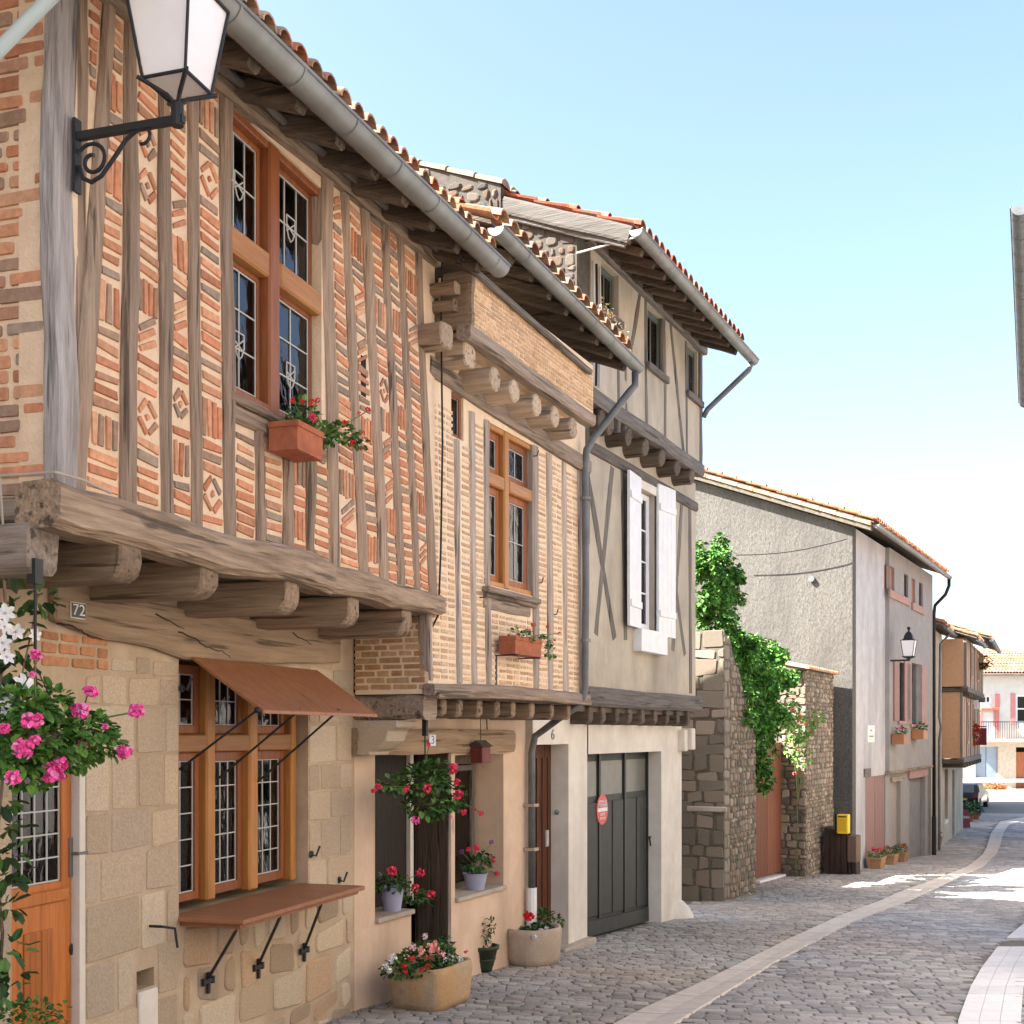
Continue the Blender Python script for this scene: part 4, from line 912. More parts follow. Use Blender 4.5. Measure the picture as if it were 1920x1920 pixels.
# roof
zgb0, zgb1 = E(3.80), E(3.66); ub0, ub1 = FB.U(925, 1.13), FB.U(1192, 1.13)
gutter(B, FB, (1.15, ub0, zgb0), (1.15, ub1, zgb1), r=.067, joints=.5)
roof(B, FB, ub0 - .02, ub1 - .05, 1.12, zgb0 + .05, zgb1 + .05, .40, 4.2, boards=mat['tg_x'])
for i in range(9):
    u = ub0 + .12 + i * (ub1 - ub0 - .25) / 8; zr = zgb0 + (zgb1 - zgb0) * (u - ub0) / (ub1 - ub0)
    mb = MB(FB); mb.beam((1.06, u, zr - .02), (.4, u, zr - .02 + .66 * .4), .09, .09, seg=4, wob=.006); ob('rafter', mb, mat['tg_x'], B)
mb = MB(FB); mb.tube([(NA + .04, aU0 - .3 + i * .3, E(3.49) - i * .012) for i in range(10)], .028, 8); ob('lead_pipe', mb, mat['tg_y'], B)
# downpipe: from the gutter end back under the eaves, down the corner, under the jetty, down the wall
mb = MB(FB); ue = ub1 - .08; up = FB.U(1095, JB + .06)
mb.tube([(1.15, ue, zgb1 - .07), (1.15, ue, zgb1 - .2), (1.10, ue - .02, zgb1 - .26), (.80, up + .06, E(2.92)), (JB + .08, up + .02, E(2.80)), (JB + .07, up, E(2.65)), (JB + .08, up, E(1.5)), (JB + .07, up, E(.42)), (JB + .02, up - .01, E(.28)), (.52, up - .15, E(.15)), (.22, bR + .05, E(.06)), (.10, bR + .02, E(-.03)), (.07, bR + .0, E(-.2)), (.07, bR, E(-1.6))], .036, 10)
dp = ob('downpipe', mb, mat['zincd'], B, smooth=True)
mb = MB(FB); mb.tube([(.07, bR, E(-1.58)), (.07, bR, FB.g(0, bR) + .02)], .055, 10); ob('pipe_shoe', mb, mat['white'], dp)
for z in (E(-.75), E(-1.2)): mb = MB(FB); mb.box(.0, .125, bR - .06, bR + .06, z, z + .03); ob('pipe_clamp', mb, mat['slab'], dp)
for z in (E(2.3), E(.9)): mb = MB(FB); mb.tube([(JB + .08, up, z), (JB + .08, up, z + .03)], .05, 10); ob('pipe_clamp', mb, mat['zinc'], dp)
mb = MB(FB); mb.tube([(.02, hb3[0] + .62, E(.27)), (.03, hb3[0] + .62, E(.0))], .006, 5); ob('hanging_cable', mb, mat['black'], B)
np2 = thing('number_plate', 'small white and blue number plate above the dark doorway of the pink house', 'number plate', FB, .06, *FB.at(811, 1388, .06))
pu, pz = FB.at(811, 1388, .06); mb = MB(FB); mb.bbox(.055, .063, pu - .06, pu + .06, pz - .05, pz + .05, .004); ob('plate', mb, M('white_enamel', (.62, .66, .72), None, .3, bump=None), np2)
text_part('3', .10, FB, .0635, pu, pz, M('blue_enamel', (.05, .09, .25), None, .3, bump=None), np2, 'numerals', .001, sx=1.4)
# small red wooden lantern box hanging in front of the window head
lb = thing('hanging_bird_box', 'little dark red box hanging on a wire under the jetty of the pink house', 'hanging box', FB, .12, *FB.at(903, 1425, .12))
u, z = FB.at(903, 1412, .12); mb = MB(FB); mb.bbox(.05, .17, u - .09, u + .09, z - .09, z + .06, .006); ob('box', mb, M('dark_red_paint', (.16, .035, .03), (.11, .025, .02), .6), lb)
mb = MB(FB); mb.prism([(.03, u - .11, z + .06), (.11, u - .11, z + .12), (.19, u - .11, z + .06)], (0, .22, 0)); ob('lid', mb, mat['tg_x'], lb); mb = MB(FB); mb.tube([(.11, u, z + .11), (.11, u, E(.29))], .004, 5); ob('wire', mb, mat['black'], lb)
# ================================================================ third house: grey timber frame, garage door, open white shutters, attic storey
FC = Frame(.19, 12.7, .48, 1)
C = thing('grey_timber_house', 'tall beige and dark grey half-timbered house with open white shutters over a grey garage door', 'house', FC, 0, .6, FC.g(0, .6) - .05)
cR = FC.U(1278, 0); JC = .20; JD = .45; gC = FC.g(0, cR) - .4
c0 = FC.U(1099, JC)
dA = (FC.U(1003, 0), FC.U(1066, 0), gC - 1, FC.Z(1020, 1396, 0)); gA = (FC.U(1101, 0), FC.U(1240, 0), gC - 1, E(-.24))
mb = wall(FC, .06, cR, gC - 1, E(.29), [dA, gA], 0, .38); ob('ground_floor_wall', mb, mat['whiter'], C)
shell(C, FC, .1, cR, gC - 1, E(5.2), back=-6.5, front=-.7)
nd = max(FC.N(1033, dA[1]), -.30)
mb = MB(FC); mb.box(nd - .05, nd, dA[0] - .1, dA[1], gC - .3, dA[3]); bd = ob('brown_door', mb, wood('brown_door_wood', (.10, .035, .015), (.05, .018, .008), 'z', rough=.5), C)
mb = MB(FC)
for k in range(6): u = dA[0] + (dA[1] - dA[0]) * (k + .5) / 6; mb.box(nd, nd + .012, u - .03, u + .03, gC - .3, dA[3] - .15)
ob('door_boards', mb, wood('brown_door_wood_boards', (.12, .042, .017), (.06, .02, .009), 'z', rough=.5), bd)
mb = MB(FC); a, z = FC.at(1027, 1572, nd + .03); mb.box(nd + .012, nd + .03, a - .03, a + .03, z - .09, z + .09); ob('door_handle', mb, mat['lead'], bd)
mb = MB(FC); mb.blob((-.14, dA[1] - .004, FC.Z(1050, 1526, 0)), (.03, .02, .03)); ob('door_bell', mb, mat['zinc'], C)
mb = MB(FC); mb.box(-.3, .10, FC.U(1045, .0), FC.U(1103, 0), FC.g(0, 1) - .3, FC.g(0, 1.2) + .07); ob('door_step', mb, mat['slab'], C, bevel=.01)
# garage door
ng = max(FC.N(1212, gA[1]), -.45); g0, g1, gz1 = gA[0] - .02, gA[1] - .0, gA[3]
gbot = FC.g(ng, gA[0])
gm = M('grey_garage_paint', (.042, .044, .042), (.034, .036, .034), .6, 5, bump=(40, .1, .003)); gl = M('frosted_pane', (.15, .15, .125), (.12, .12, .10), .35, bump=None)
mb = MB(FC); zb_a = G(15.0) - .0
def gl_z(u): return FC.g(ng, u) + .03
mb.prism([(ng - .04, g0, gl_z(g0)), (ng - .04, g1, gl_z(g1)), (ng - .04, g1, gz1), (ng - .04, g0, gz1)], (.04, 0, 0)); gd = ob('garage_door', mb, gm, C)
W_ = g1 - g0; us = [g0 + W_ * k / 3 for k in range(4)]
for k in range(3):
    a, b = us[k] + .05, us[k + 1] - .05
    mb = MB(FC); mb.box(ng + .001, ng + .008, a + .03, b - .03, gz1 - .52, gz1 - .10); ob('garage_pane', mb, gl, gd)
    mb = MB(FC); m = (a + b) / 2
    for p, q in ((a, m - .02), (m + .02, b)): mb.prism([(ng, p, gl_z(p) + .22), (ng, q, gl_z(q) + .22), (ng, q, gz1 - .60), (ng, p, gz1 - .60)], (.018, 0, 0))
    ob('garage_panel', mb, gm, gd, bevel=.006)
mb = MB(FC)
for k in range(4): mb.box(ng, ng + .03, us[k] - .028, us[k] + .028, gl_z(us[k]) + .19, gz1)
ob('garage_stile', mb, M('dark_garage_paint', (.03, .032, .032), None, .5, bump=None), gd)
mb = MB(FC); mb.prism([(ng, g0, gl_z(g0)), (ng, g1, gl_z(g1)), (ng, g1, gl_z(g1) + .18), (ng, g0, gl_z(g0) + .18)], (.035, 0, 0)); ob('garage_rail', mb, gm, gd)
mb = MB(FC); mb.tube([(-.15, gA[1] - .005, FC.Z(1225, 1573, 0)), (-.15, gA[1] - .06, FC.Z(1225, 1573, 0)), (-.13, gA[1] - .06, FC.Z(1225, 1590, 0))], .012, 6); ob('wall_hook', mb, mat['iron'], C)
# right post, flared foot, corbel
mb = MB(FC); z0 = FC.g(.1, cR) - .1; mb.lathe(-.10, cR - .06, [(.30, z0), (.28, z0 + .16), (.22, z0 + .26), (.14, z0 + .34)], 14); ob('flared_post_foot', mb, mat['whiter'], C, smooth=True)
mb = MB(FC); mb.box(-.35, .16, cR - .02, cR + .14, E(-.23), E(.07)); mb.box(-.3, .1, cR - .16, cR - .021, E(-.25), E(.05)); ob('corbel_block', mb, mat['whiter'], C, bevel=.01)
mb = MB(FC); mb.tube([(.008, gA[0] - .0, E(.28)), (.008, gA[0], E(-.25))], .006, 5); ob('wall_cable', mb, mat['iron'], C)
# lower jetty
mb = MB(FC); mb.beam((JC - .01, c0 - .05, E(.41)), (JC - .01, cR + .15, E(.41)), .14, .22, seg=16, wob=.008); ob('jetty_beam', mb, mat['tg_y'], C)
cU1 = FC.U(1304, JC)
for x in (1104, 1128, 1154, 1178, 1202, 1226, 1248, 1268, 1288):
    bracket(FC, C, FC.U(x, JC), .12, -.1, JC + .03, E(.10), E(.298), mat['tg_x'], rr=.07, name='joist_end')
mb = MB(FC); mb.box(-.05, JC - .02, c0 - .3, cR, E(.24), E(.30)); ob('jetty_soffit', mb, mat['tg_x'], C)
# first floor
w0, w1 = FC.U(1194, JC), FC.U(1226, JC); z0, z1 = E(1.30), E(3.02)
mb = wall(FC, c0 - .3, cU1, E(.45), E(3.5), [(w0, w1, z0, z1)], JC, .2); ob('first_floor_wall', mb, mat['cgrey'], C)
mb = wall(FC, .55, FC.U(1315, JD), E(3.45), E(5.35), [], JD - .25, .2); ob('attic_lining', mb, mat['cgrey'], C)
def timber_px(parent, F, n, x0, y0, x1, y1, w, m, name='brace', proud=.03, wob=.005, h=.06):
    a, z = F.at(x0, y0, n); b, zz = F.at(x1, y1, n); mb = MB(F); mb.beam((n - proud, a, z), (n - proud, b, zz), w, h * 1.0, up=(1, 0, 0), seg=8, wob=wob); return ob(name, mb, m, parent)
pr = .02
for l in ((1097, 856, 1153, 1197, .15), (1149, 876, 1118, 1190, .15), (1249, 975, 1285, 1228, .15), (1279, 945, 1262, 1220, .15)): timber_px(C, FC, JC + .005, l[0], l[1], l[2], l[3], l[4], mat['tg_z'])
for l in ((1168, 875, 1174, 1200, .13), (1294, 945, 1296, 1300, .15)): timber_px(C, FC, JC + .008, l[0], l[1], l[2], l[3], l[4], mat['tg_z'], 'post')
mb = MB(FC); mb.beam((JC - .01, c0 - .05, E(3.19)), (JC - .01, cU1, E(3.17)), .10, .13, seg=12, wob=.006); ob('middle_beam', mb, mat['tg_y'], C)
fr = sash(C, FC, w0 + .005, w1 - .005, z0 + .01, z1 - .01, JC - .06, bar=.055, dep=.05, m='white', grid=(1, 4), camet=.02, came='white', name='window')
mb = MB(FC); mb.box(JC + .002, JC + .03, w0 - .06, w1 + .02, z1, z1 + .11); ob('window_head', mb, mat['whiter'], C, bevel=.005)
mb = MB(FC); mb.box(JC - .05, JC + .11, w0 - .12, w1 + .22, z0 - .30, z0 - .02); ob('white_window_ledge', mb, mat['white'], C, bevel=.006)
# open louvred-board shutters standing slightly off the wall
def shutter(parent, F, uh, z0, z1, w, n, ang, m, sgn):
    """board shutter hinged at uh, opened against the wall; ang = gap angle"""
    mb = MB(F); t = .032; d = (math.sin(ang), sgn * math.cos(ang)); nn = (d[1] * sgn, -d[0] * sgn)
    def P(s, q, z): return (n + d[0] * s + nn[0] * q, uh + d[1] * s + nn[1] * q, z)
    k = 4
    for i in range(k):
        a, b = w * i / k + .002, w * (i + 1) / k - .002; vs = [P(a, 0, z0), P(b, 0, z0), P(b, t, z0), P(a, t, z0), P(a, 0, z1), P(b, 0, z1), P(b, t, z1), P(a, t, z1)]
        mb.add(vs, [(0, 3, 2, 1), (4, 5, 6, 7), (0, 1, 5, 4), (1, 2, 6, 5), (2, 3, 7, 6), (3, 0, 4, 7)])
    for zz in (z0 + (z1 - z0) * .15, z0 + (z1 - z0) * .85):
        vs = [P(.02, t, zz - .04), P(w - .02, t, zz - .04), P(w - .02, t + .02, zz - .04), P(.02, t + .02, zz - .04), P(.02, t, zz + .04), P(w - .02, t, zz + .04), P(w - .02, t + .02, zz + .04), P(.02, t + .02, zz + .04)]
        mb.add(vs, [(0, 3, 2, 1), (4, 5, 6, 7), (0, 1, 5, 4), (1, 2, 6, 5), (2, 3, 7, 6), (3, 0, 4, 7)])
    return ob('shutter', mb, m, parent)
shutter(C, FC, w0 - .01, z0 - .02, FC.Z(1180, 890, JC), FC.U(1196, JC) - FC.U(1168, JC), JC + .03, .08, mat['white'], -1)
shutter(C, FC, w1 + .01, z0 - .06, FC.Z(1240, 915, JC), FC.U(1254, JC) - FC.U(1229, JC), JC + .03, .10, mat['white'], 1)
# attic storey with round beam ends
for x, y in ((1127, 778), (1144, 798), (1178, 826), (1210, 850), (1241, 872), (1270, 888), (1297, 900)):
    u, z = FC.at(x, y, JD - .0); mb = MB(FC); mb.tube([(.0, u, E(3.40)), (JD - .08, u, E(3.40)), (JD - .02, u, E(3.395)), (JD + .01, u, E(3.39))], .115, 12, r1=.105)
    for v in mb.v: v += Vector((R.uniform(-1, 1), R.uniform(-1, 1), R.uniform(-1, 1))) * .005
    ob('beam_end', mb, mat['tg_x'], C, bevel=.012)
mb = MB(FC); mb.beam((JD - .03, .5, E(3.60)), (JD - .03, FC.U(1316, JD), E(3.56)), .14, .17, seg=14, wob=.008); ob('attic_beam', mb, mat['tg_y'], C)
aw = [(1127, 1160, 470, 590), (1214, 1246, 575, 695), (1288, 1312, 655, 745)]
holes = []
for x0, x1, y0, y1 in aw:
    a, b = FC.U(x0, JD), FC.U(x1, JD); holes.append((a, b, FC.Z((x0 + x1) / 2, y1 - 3, JD), E(5.13)))
aE = FC.U(1315, JD)
mb = wall(FC, .55, aE, E(3.62), E(5.25), holes, JD, .15); ob('attic_wall', mb, mat['cgrey'], C)
mat['greenish'] = M('dark_green_grey_frame', (.085, .10, .088), None, .6, bump=None)
for h in holes:
    sash(C, FC, h[0] + .005, h[1] - .005, h[2] + .01, h[3] - .01, JD - .06, bar=.05, dep=.04, m='greenish', grid=(2, 1), camet=.035, came='greenish', name='attic_window')
    mb = MB(FC); mb.box(JD + .002, JD + .05, h[0] - .06, h[1] + .05, h[2] - .09, h[2] - .01); ob('attic_sill', mb, mat['tg_y'], C)
for x0, y0, x1, y1, w in ((1159, 640, 1162, 810, .09), (1172, 640, 1176, 810, .08), (1204, 531, 1184, 655, .11), (1211, 560, 1213, 815, .11), (1247, 585, 1248, 840, .10), (1255, 580, 1283, 855, .11), (1287, 640, 1289, 870, .11)):
    timber_px(C, FC, JD + .006, x0, y0, x1, y1, w, mat['tg_z'], 'attic_stud')
mb = MB(FC); mb.beam((JD - .03, aE - .04, E(3.6)), (JD - .03, aE - .04, E(5.2)), .09, .1, up=(1, 0, 0), seg=8, wob=.008); ob('corner_post', mb, mat['tg_z'], C)
mb = MB(FC); mb.beam((JD + .02, .4, E(5.20)), (JD + .02, aE + .05, E(5.18)), .10, .10, seg=10, wob=.006); ob('wall_plate', mb, mat['tg_y'], C)
# bundle of pale cables at the left corner
for k in range(3):
    mb = MB(FC); uu = FC.U(1114 + 6 * k, JD + .04); mb.tube([(JD + .03, uu, E(5.0)), (JD + .035, uu + .01, E(4.4)), (JD + .03, uu - .01, E(3.7))], .014, 6); ob('wall_cable', mb, mat['lead'] if k % 2 == 0 else mat['black'], C)
# right end wall (seen edge on) and rear wing behind
mb = MB(FC); mb.box(-6.5, JC - .01, cU1 - .12, cU1, E(.3), E(3.5)); mb.box(-6.5, JD - .02, aE - .12, aE - .002, E(3.5), E(5.15)); ob('right_end_wall', mb, mat['cgrey'], C)
# roof
cz = E(5.02); ce1 = FC.U(1412, 1.12); ce0 = FC.U(1190, 1.12)
gutter(C, FC, (1.13, ce0, cz + .02), (1.13, ce1, cz - .02), r=.07, joints=.6)
roof(C, FC, ce0 + .04, ce1 - .35, 1.10, cz + .05, cz + .03, .40, 5.2, pal=[(.34, .085, .045), (.28, .07, .04), (.40, .11, .055), (.24, .06, .035)], boards=mat['tg_x'])
for i in range(12):
    u = ce0 + .15 + i * (ce1 - ce0 - .6) / 11; mb = MB(FC); mb.beam((1.02, u, cz - .01), (.2, u, cz - .01 + .82 * .4), .08, .09, seg=4, wob=.006); ob('rafter', mb, mat['tg_x'], C)
mb = MB(FC); mb.tube([(1.13, ce1 - .12, cz - .08), (1.10, ce1 - .14, cz - .18), (JD + .08, aE + .02, E(4.38)), (JD + .03, aE + .0, E(4.28))], .038, 9); ob('downpipe', mb, mat['zincd'], C, smooth=True)
mb = MB(FC); a = ce0 + .02; mb.tube([(1.12, a, cz - .05), (.42, a + .1, cz - .06)], .012, 6); ob('gutter_stay', mb, mat['lead'], C)
# gable of rubble facing the viewer, verge board and raised parapet
gu = .17; gw = FC.w(0, gu, 0); FG = Frame(gw.x, gw.y, FC.nx, FC.ny)   # along = n of house C
def vz(s): return cz + .02 + (1.10 - s) * .40
sB = FC.N(948, gu); sE = -4.4
mb = MB(FG); poly = [(-.35, sE, E(2.0)), (-.35, JD, E(2.0)), (-.35, JD, vz(JD) - .12), (-.35, sE, vz(sE) - .12)]; mb.prism(poly, (.35, 0, 0)); mat['dkj'] = M('old_grey_joint', (.085, .075, .062), (.055, .05, .042), .95, 14, bump=(50, .5, .01)); ob('gable_wall', mb, mat['dkj'], C)
RUB = [(.105, .09, .075), (.08, .07, .06), (.125, .105, .085), (.06, .055, .05), (.11, .085, .065), (.14, .12, .10), (.10, .07, .05)]
mb = MB(FG); blocks(mb, sE + .02, JD - .01, E(3.6), vz(sE), .10, .15, .0, .016, .008, RUB, jit=.02, b=.02, rhj=.35, lnj=.5, top=lambda s: vz(s) - .16); ob('gable_rubble', mb, mat['granite'], C)
# raised parapet part
mb = MB(FG); mb.prism([(-.30, sE, E(4.5)), (-.30, sB, E(4.5)), (-.30, sB, vz(sB) + .16), (-.30, sE, vz(sE) + .12)], (.42, 0, 0)); ob('parapet_wall', mb, mat['dkj'], C)
mb = MB(FG); blocks(mb, sE + .02, sB - .01, E(4.5), vz(sE) + .3, .09, .14, .12, .022, .006, [tuple(c * 1.0 for c in k) for k in RUB] + [(.30, .28, .24)], jit=.03, b=.025, rhj=.4, lnj=.55, top=lambda s: vz(s) + .10); ob('parapet_rubble', mb, mat['granite'], C)
mb = MB(FG)
s = sB + .03
while s > sE:
    for k in (-.22, .0, ): 
        vs = []; col = R.choice([(.24, .16, .10), (.20, .135, .09), (.18, .13, .095), (.27, .18, .12)])
        for (ss, rr) in ((s, .085), (s - .36, .07)):
            for j in range(7): t = math.pi * j / 6; vs.append((k + .05 + math.cos(t) * rr * 1.25, ss, vz(ss) + .15 + math.sin(t) * rr))
        mb.add(vs, [(j, j + 1, 8 + j, 7 + j) for j in range(6)] + [tuple(range(7))], col)
    s -= .34
ob('parapet_tiles', mb, mat['tile'], C)
mb = MB(FG); mb.beam((.08, 1.06, vz(1.06) - .05), (.08, sB + .0, vz(sB) - .05), .05, .17, seg=6, wob=.004); mb.beam((.05, 1.0, vz(1.0) - .16), (.05, sB + .0, vz(sB) - .16), .04, .06, seg=6, wob=.004); ob('verge_board', mb, wood('pale_verge_board', (.085, .078, .068), (.055, .05, .043), 'x', b=.4), C)
np3 = thing('number_plate', 'faint grey number plate above the narrow brown door', 'number plate', FC, .01, *FC.at(1036, 1378, .0))
pu, pz = FC.at(1036, 1378, .0); text_part('6', .16, FC, .004, pu, pz, mat['zinc'], np3, 'numerals', .004, sx=1.2)
# round no parking sign on the garage door
sg = thing('no_parking_sign', 'round red sign with a white bar and white lettering on the grey garage door', 'sign', FC, ng + .04, *FC.at(1131, 1518, ng + .04))
su_, sz_ = FC.at(1131, 1518, ng + .04)
def disc(F, n, u, z, r, t, m, parent, name, seg=32):
    mb = MB(F); ring = [(n, u + math.cos(2 * math.pi * k / seg) * r, z + math.sin(2 * math.pi * k / seg) * r) for k in range(seg)]; mb.prism(ring, (t, 0, 0)); return ob(name, mb, m, parent)
disc(FC, ng + .019, su_, sz_, .185, .012, M('sign_red', (.55, .06, .05), None, .45, bump=None), sg, 'disc')
mb = MB(FC); mb.box(ng + .030, ng + .034, su_ - .155, su_ + .155, sz_ - .022, sz_ + .022); ob('bar', mb, mat['white'], sg)
text_part('DEFENSE DE', .05, FC, ng + .033, su_, sz_ + .095, mat['white'], sg); text_part('STATIONNER', .05, FC, ng + .033, su_, sz_ + .05, mat['white'], sg); text_part('SORTIE', .05, FC, ng + .033, su_, sz_ - .06, mat['white'], sg); text_part('VOITURE', .045, FC, ng + .033, su_, sz_ - .11, mat['white'], sg)
# ================================================================ garden wall, gate and pillar
FW = Frame(3.44, 19.9, .5, 1)
RST = [(.225, .18, .135), (.175, .145, .11), (.27, .22, .17), (.14, .12, .095), (.24, .18, .13), (.32, .27, .21), (.22, .155, .11)]
gw = thing('garden_wall', 'rubble and dressed stone garden wall with a raking broken top beside the white garage post', 'wall', FW, 0, 0, FW.g(0, 0) - .05)
uE = FW.U(1416, 0); gb = FW.g(0, uE) - .5
def wtop(u): t = u / uE; return E(1.72) + (E(.0) - E(1.72)) * max(0, t) ** 1.2 - .0 + .04 * math.sin(u * 21)
mb = MB(FW); poly = [(0, 0, gb), (0, uE, gb)] + [(0, uE * k / 10, wtop(uE * k / 10) - .04) for k in range(10, -1, -1)]
mb.prism(poly, (-1.1, 0, 0)); mat['wj'] = M('old_wall_joint', (.14, .12, .092), (.09, .08, .062), .95, 14, bump=(50, .6, .01)); ob('wall_core', mb, mat['wj'], gw)
mb = MB(FW); blocks(mb, .3, uE, gb, E(1.8), .10, .15, 0, .022, .010, RST, jit=.022, b=.022, rhj=.4, lnj=.5, top=wtop); ob('rubble_face', mb, mat['granite'], gw)
ws = FW.w(0, 0, 0); FQ = Frame(ws.x, ws.y, FW.nx, FW.ny)
mb = MB(FQ); blocks(mb, -1.0, .02, gb, E(1.66), .21, .36, .0, .022, .014, [(.195, .165, .125), (.23, .195, .15), (.165, .14, .11), (.21, .165, .125), (.26, .215, .165)], jit=.032, b=.016, rhj=.45, lnj=.5); ob('quoin_stones', mb, mat['granite'], gw)
mb = MB(FW); blocks(mb, -.02, .30, gb, E(1.6), .21, .3, 0, .022, .014, [(.22, .19, .15), (.26, .225, .175), (.24, .195, .15)], jit=.02, b=.03, rhj=.3, lnj=.2, top=wtop); ob('corner_stones', mb, mat['granite'], gw)
mb = MB(FQ); zz = E(-1.28); mb.box(-.9, -.2, .02, .0, 0, 0); mb = MB(FQ); mb.box(.0, .05, -.62, .06, zz, zz + .09); ob('stone_band', mb, mat['slab'], gw, bevel=.015)
# gate
nG = -.5; G0, G1 = FW.U(1414, nG) - .25, FW.U(1467, nG)
gt = thing('garden_gate', 'tall plain brown wooden gate between the two stone walls', 'gate', FW, nG, G0, FW.g(nG, G0) + .02)
mat['gate'] = wood('brown_gate_wood', (.17, .062, .032), (.12, .043, .023), 'z', b=.2, rough=.6)
gtop = FW.Z(1450, 1392, nG); k = 5
for i in range(2):
    mb = MB(FW); a = G0 + (G1 - G0) * i / 2 + .006; b = G0 + (G1 - G0) * (i + 1) / 2 - .006
    for j in range(5): p, q = a + (b - a) * j / 5 + .003, a + (b - a) * (j + 1) / 5 - .003; mb.prism([(nG - .04, p, FW.g(nG, p) + .1), (nG - .04, q, FW.g(nG, q) + .1), (nG - .04, q, gtop), (nG - .04, p, gtop)], (.04, 0, 0))
    mb.box(nG - .06, nG - .041, a, b, gtop - .3, gtop - .2); ob('gate_leaf', mb, mat['gate'], gt)
mb = MB(FW); mb.prism([(nG - .15, G0 + .3, FW.g(nG, G0 + .3) - .1), (nG - .15, G1, FW.g(nG, G1) - .1), (nG - .15, G1, FW.g(nG, G1) + .06), (nG - .15, G0 + .3, FW.g(nG, G0 + .3) + .06)], (.25, 0, 0)); ob('threshold', mb, mat['wslab'], gt)
# pillar 2
P0 = FW.U(1511, 0); P1 = FW.U(1556, 0)
pw = thing('stone_pillar_wall', 'rubble stone pillar and wall with an orange tile capping right of the brown gate', 'wall', FW, 0, P0, FW.g(0, P0) - .05)
zt2 = E(1.30); gb2 = FW.g(0, P1) - .5
mb = MB(FW); mb.box(-1.1, 0, P0, P1 + .3, gb2, zt2); ob('wall_core', mb, mat['wj'], pw)
mb = MB(FW); blocks(mb, P0, P1 + .3, gb2, zt2, .09, .14, 0, .022, .010, [tuple(x * 1.1 for x in c) for c in RST], jit=.022, b=.02, rhj=.4, lnj=.5); ob('rubble_face', mb, mat['granite'], pw)
wq = FW.w(0, P0, 0); FQ2 = Frame(wq.x, wq.y, FW.nx, FW.ny)
mb = MB(FQ2); blocks(mb, -1.1, .02, gb2, zt2, .13, .22, 0, .028, .012, RST, jit=.025, b=.022, rhj=.4, lnj=.4); ob('side_rubble', mb, mat['granite'], pw)
mb = MB(FW)
u = P0 - .15
while u < P1 + .3:
    vs = []; c = R.choice([(.55, .26, .14), (.48, .21, .11), (.58, .33, .2)])
    for (nn, zz) in ((.12, .0), (-.5, .13)):
        for j in range(7): t = math.pi * j / 6; vs.append((nn, u + math.cos(t) * .09, zt2 + zz + math.sin(t) * .075))
    mb.add(vs, [(j, j + 1, 8 + j, 7 + j) for j in range(6)] + [tuple(range(7))], c); u += .17
ob('tile_capping', mb, mat['tile'], pw)
mb = MB(FW); mb.prism([(.10, P0 - .2, zt2), (-.5, P0 - .2, zt2 + .12), (-1.1, P0 - .2, zt2)], (0, P1 + .5 - P0, 0)); ob('capping_bed', mb, mat['wj'], pw)
# low rubble wall closing the garden behind ivy
lw = thing('ivy_backing_wall', 'overgrown stone wall between the garden gate and the ivy', 'wall', FW, -1.2, .4, FW.g(-1.2, .4))
mb = MB(FW); mb.box(-1.5, -1.15, -.4, P0 + .2, gb, E(.2)); ob('wall_core', mb, mat['gjoint'], lw)
mb = MB(FW); blocks(mb, -.4, P0 + .2, gtop - .1, E(.2), .12, .2, -1.15, .022, .022, RST, jit=.035, b=.03, rhj=.4, lnj=.5); ob('rubble_face', mb, mat['granite'], lw)

# ================================================================ grey rendered house
FD = Frame(7.6, 27.4, .54, 1)
D = thing('grey_rendered_house', 'grey rendered two-storey house with pink sills and faded pink shutters', 'house', FD, 0, 0, FD.g(0, 0) - .05)
dR = FD.U(1742, 0); gD = FD.g(0, dR) - .6
mat['lav'] = M('pale_lilac_grey_render', (.44, .43, .43), (.37, .36, .36), .95, 3, bump=(50, .2, .006), stain=(.27, .26, .27), stain_scale=.9)
mat['grend'] = M('grey_render', (.29, .27, .255), (.24, .225, .21), .95, 3, bump=(50, .2, .006), stain=(.24, .22, .21), stain_scale=1.1)
mat['gable'] = M('speckled_roughcast', (.125, .115, .10), (.075, .069, .06), .95, 34, .42, .62, bump=(12, .7, .03), stain=(.068, .063, .056), stain_scale=1.1, stretch=(1, 1, .55))
d1 = FD.U(1660, 0)
sd = (FD.U(1622, 0), FD.U(1664, 0), gD - 1, FD.Z(1640, 1455, 0)); dd = (FD.U(1675, 0), FD.U(1690, 0), gD - 1, FD.Z(1680, 1465, 0)); gdd = (FD.U(1706, 0), FD.U(1736, 0), gD - 1, FD.Z(1720, 1458, 0))
ov = (FD.U(1606, 0), FD.U(1644, 0), FD.Z(1625, 1450, 0) + .0, FD.Z(1625, 1427, 0))
zj = FD.Z(1655, 1447, 0); 
mb = wall(FD, 0, d1, gD - 1, E(4.62), [sd[:1] + (d1,) + sd[2:]], 0, .35); ob('plain_front_wall', mb, mat['lav'], D)
mb = wall(FD, d1 + .002, dR, gD - 1, zj, [dd, gdd], -.02, .33); ob('ground_floor_wall', mb, mat['grend'], D)
def dh(x0, x1, y0, y1): a, b = FD.U(x0, .1), FD.U(x1, .1); return (a, b, FD.Z((x0 + x1) / 2, y1, .1), FD.Z((x0 + x1) / 2, y0, .1))
uw = [dh(1666, 1677, 1062, 1106), dh(1695, 1703, 1077, 1122), dh(1709, 1716, 1085, 1130), dh(1723, 1730, 1093, 1138)]
mw = [dh(1684, 1698, 1242, 1352), dh(1707, 1726, 1244, 1358)]
mb = wall(FD, d1 + .002, dR, zj - .02, E(4.62), uw + mw, .10, .3); ob('jettied_wall', mb, mat['grend'], D)
mb = MB(FD); mb.box(-.6, -.55, .1, dR - .1, gD, E(4.5)); ob('unlit_room', mb, mat['dark'], D)
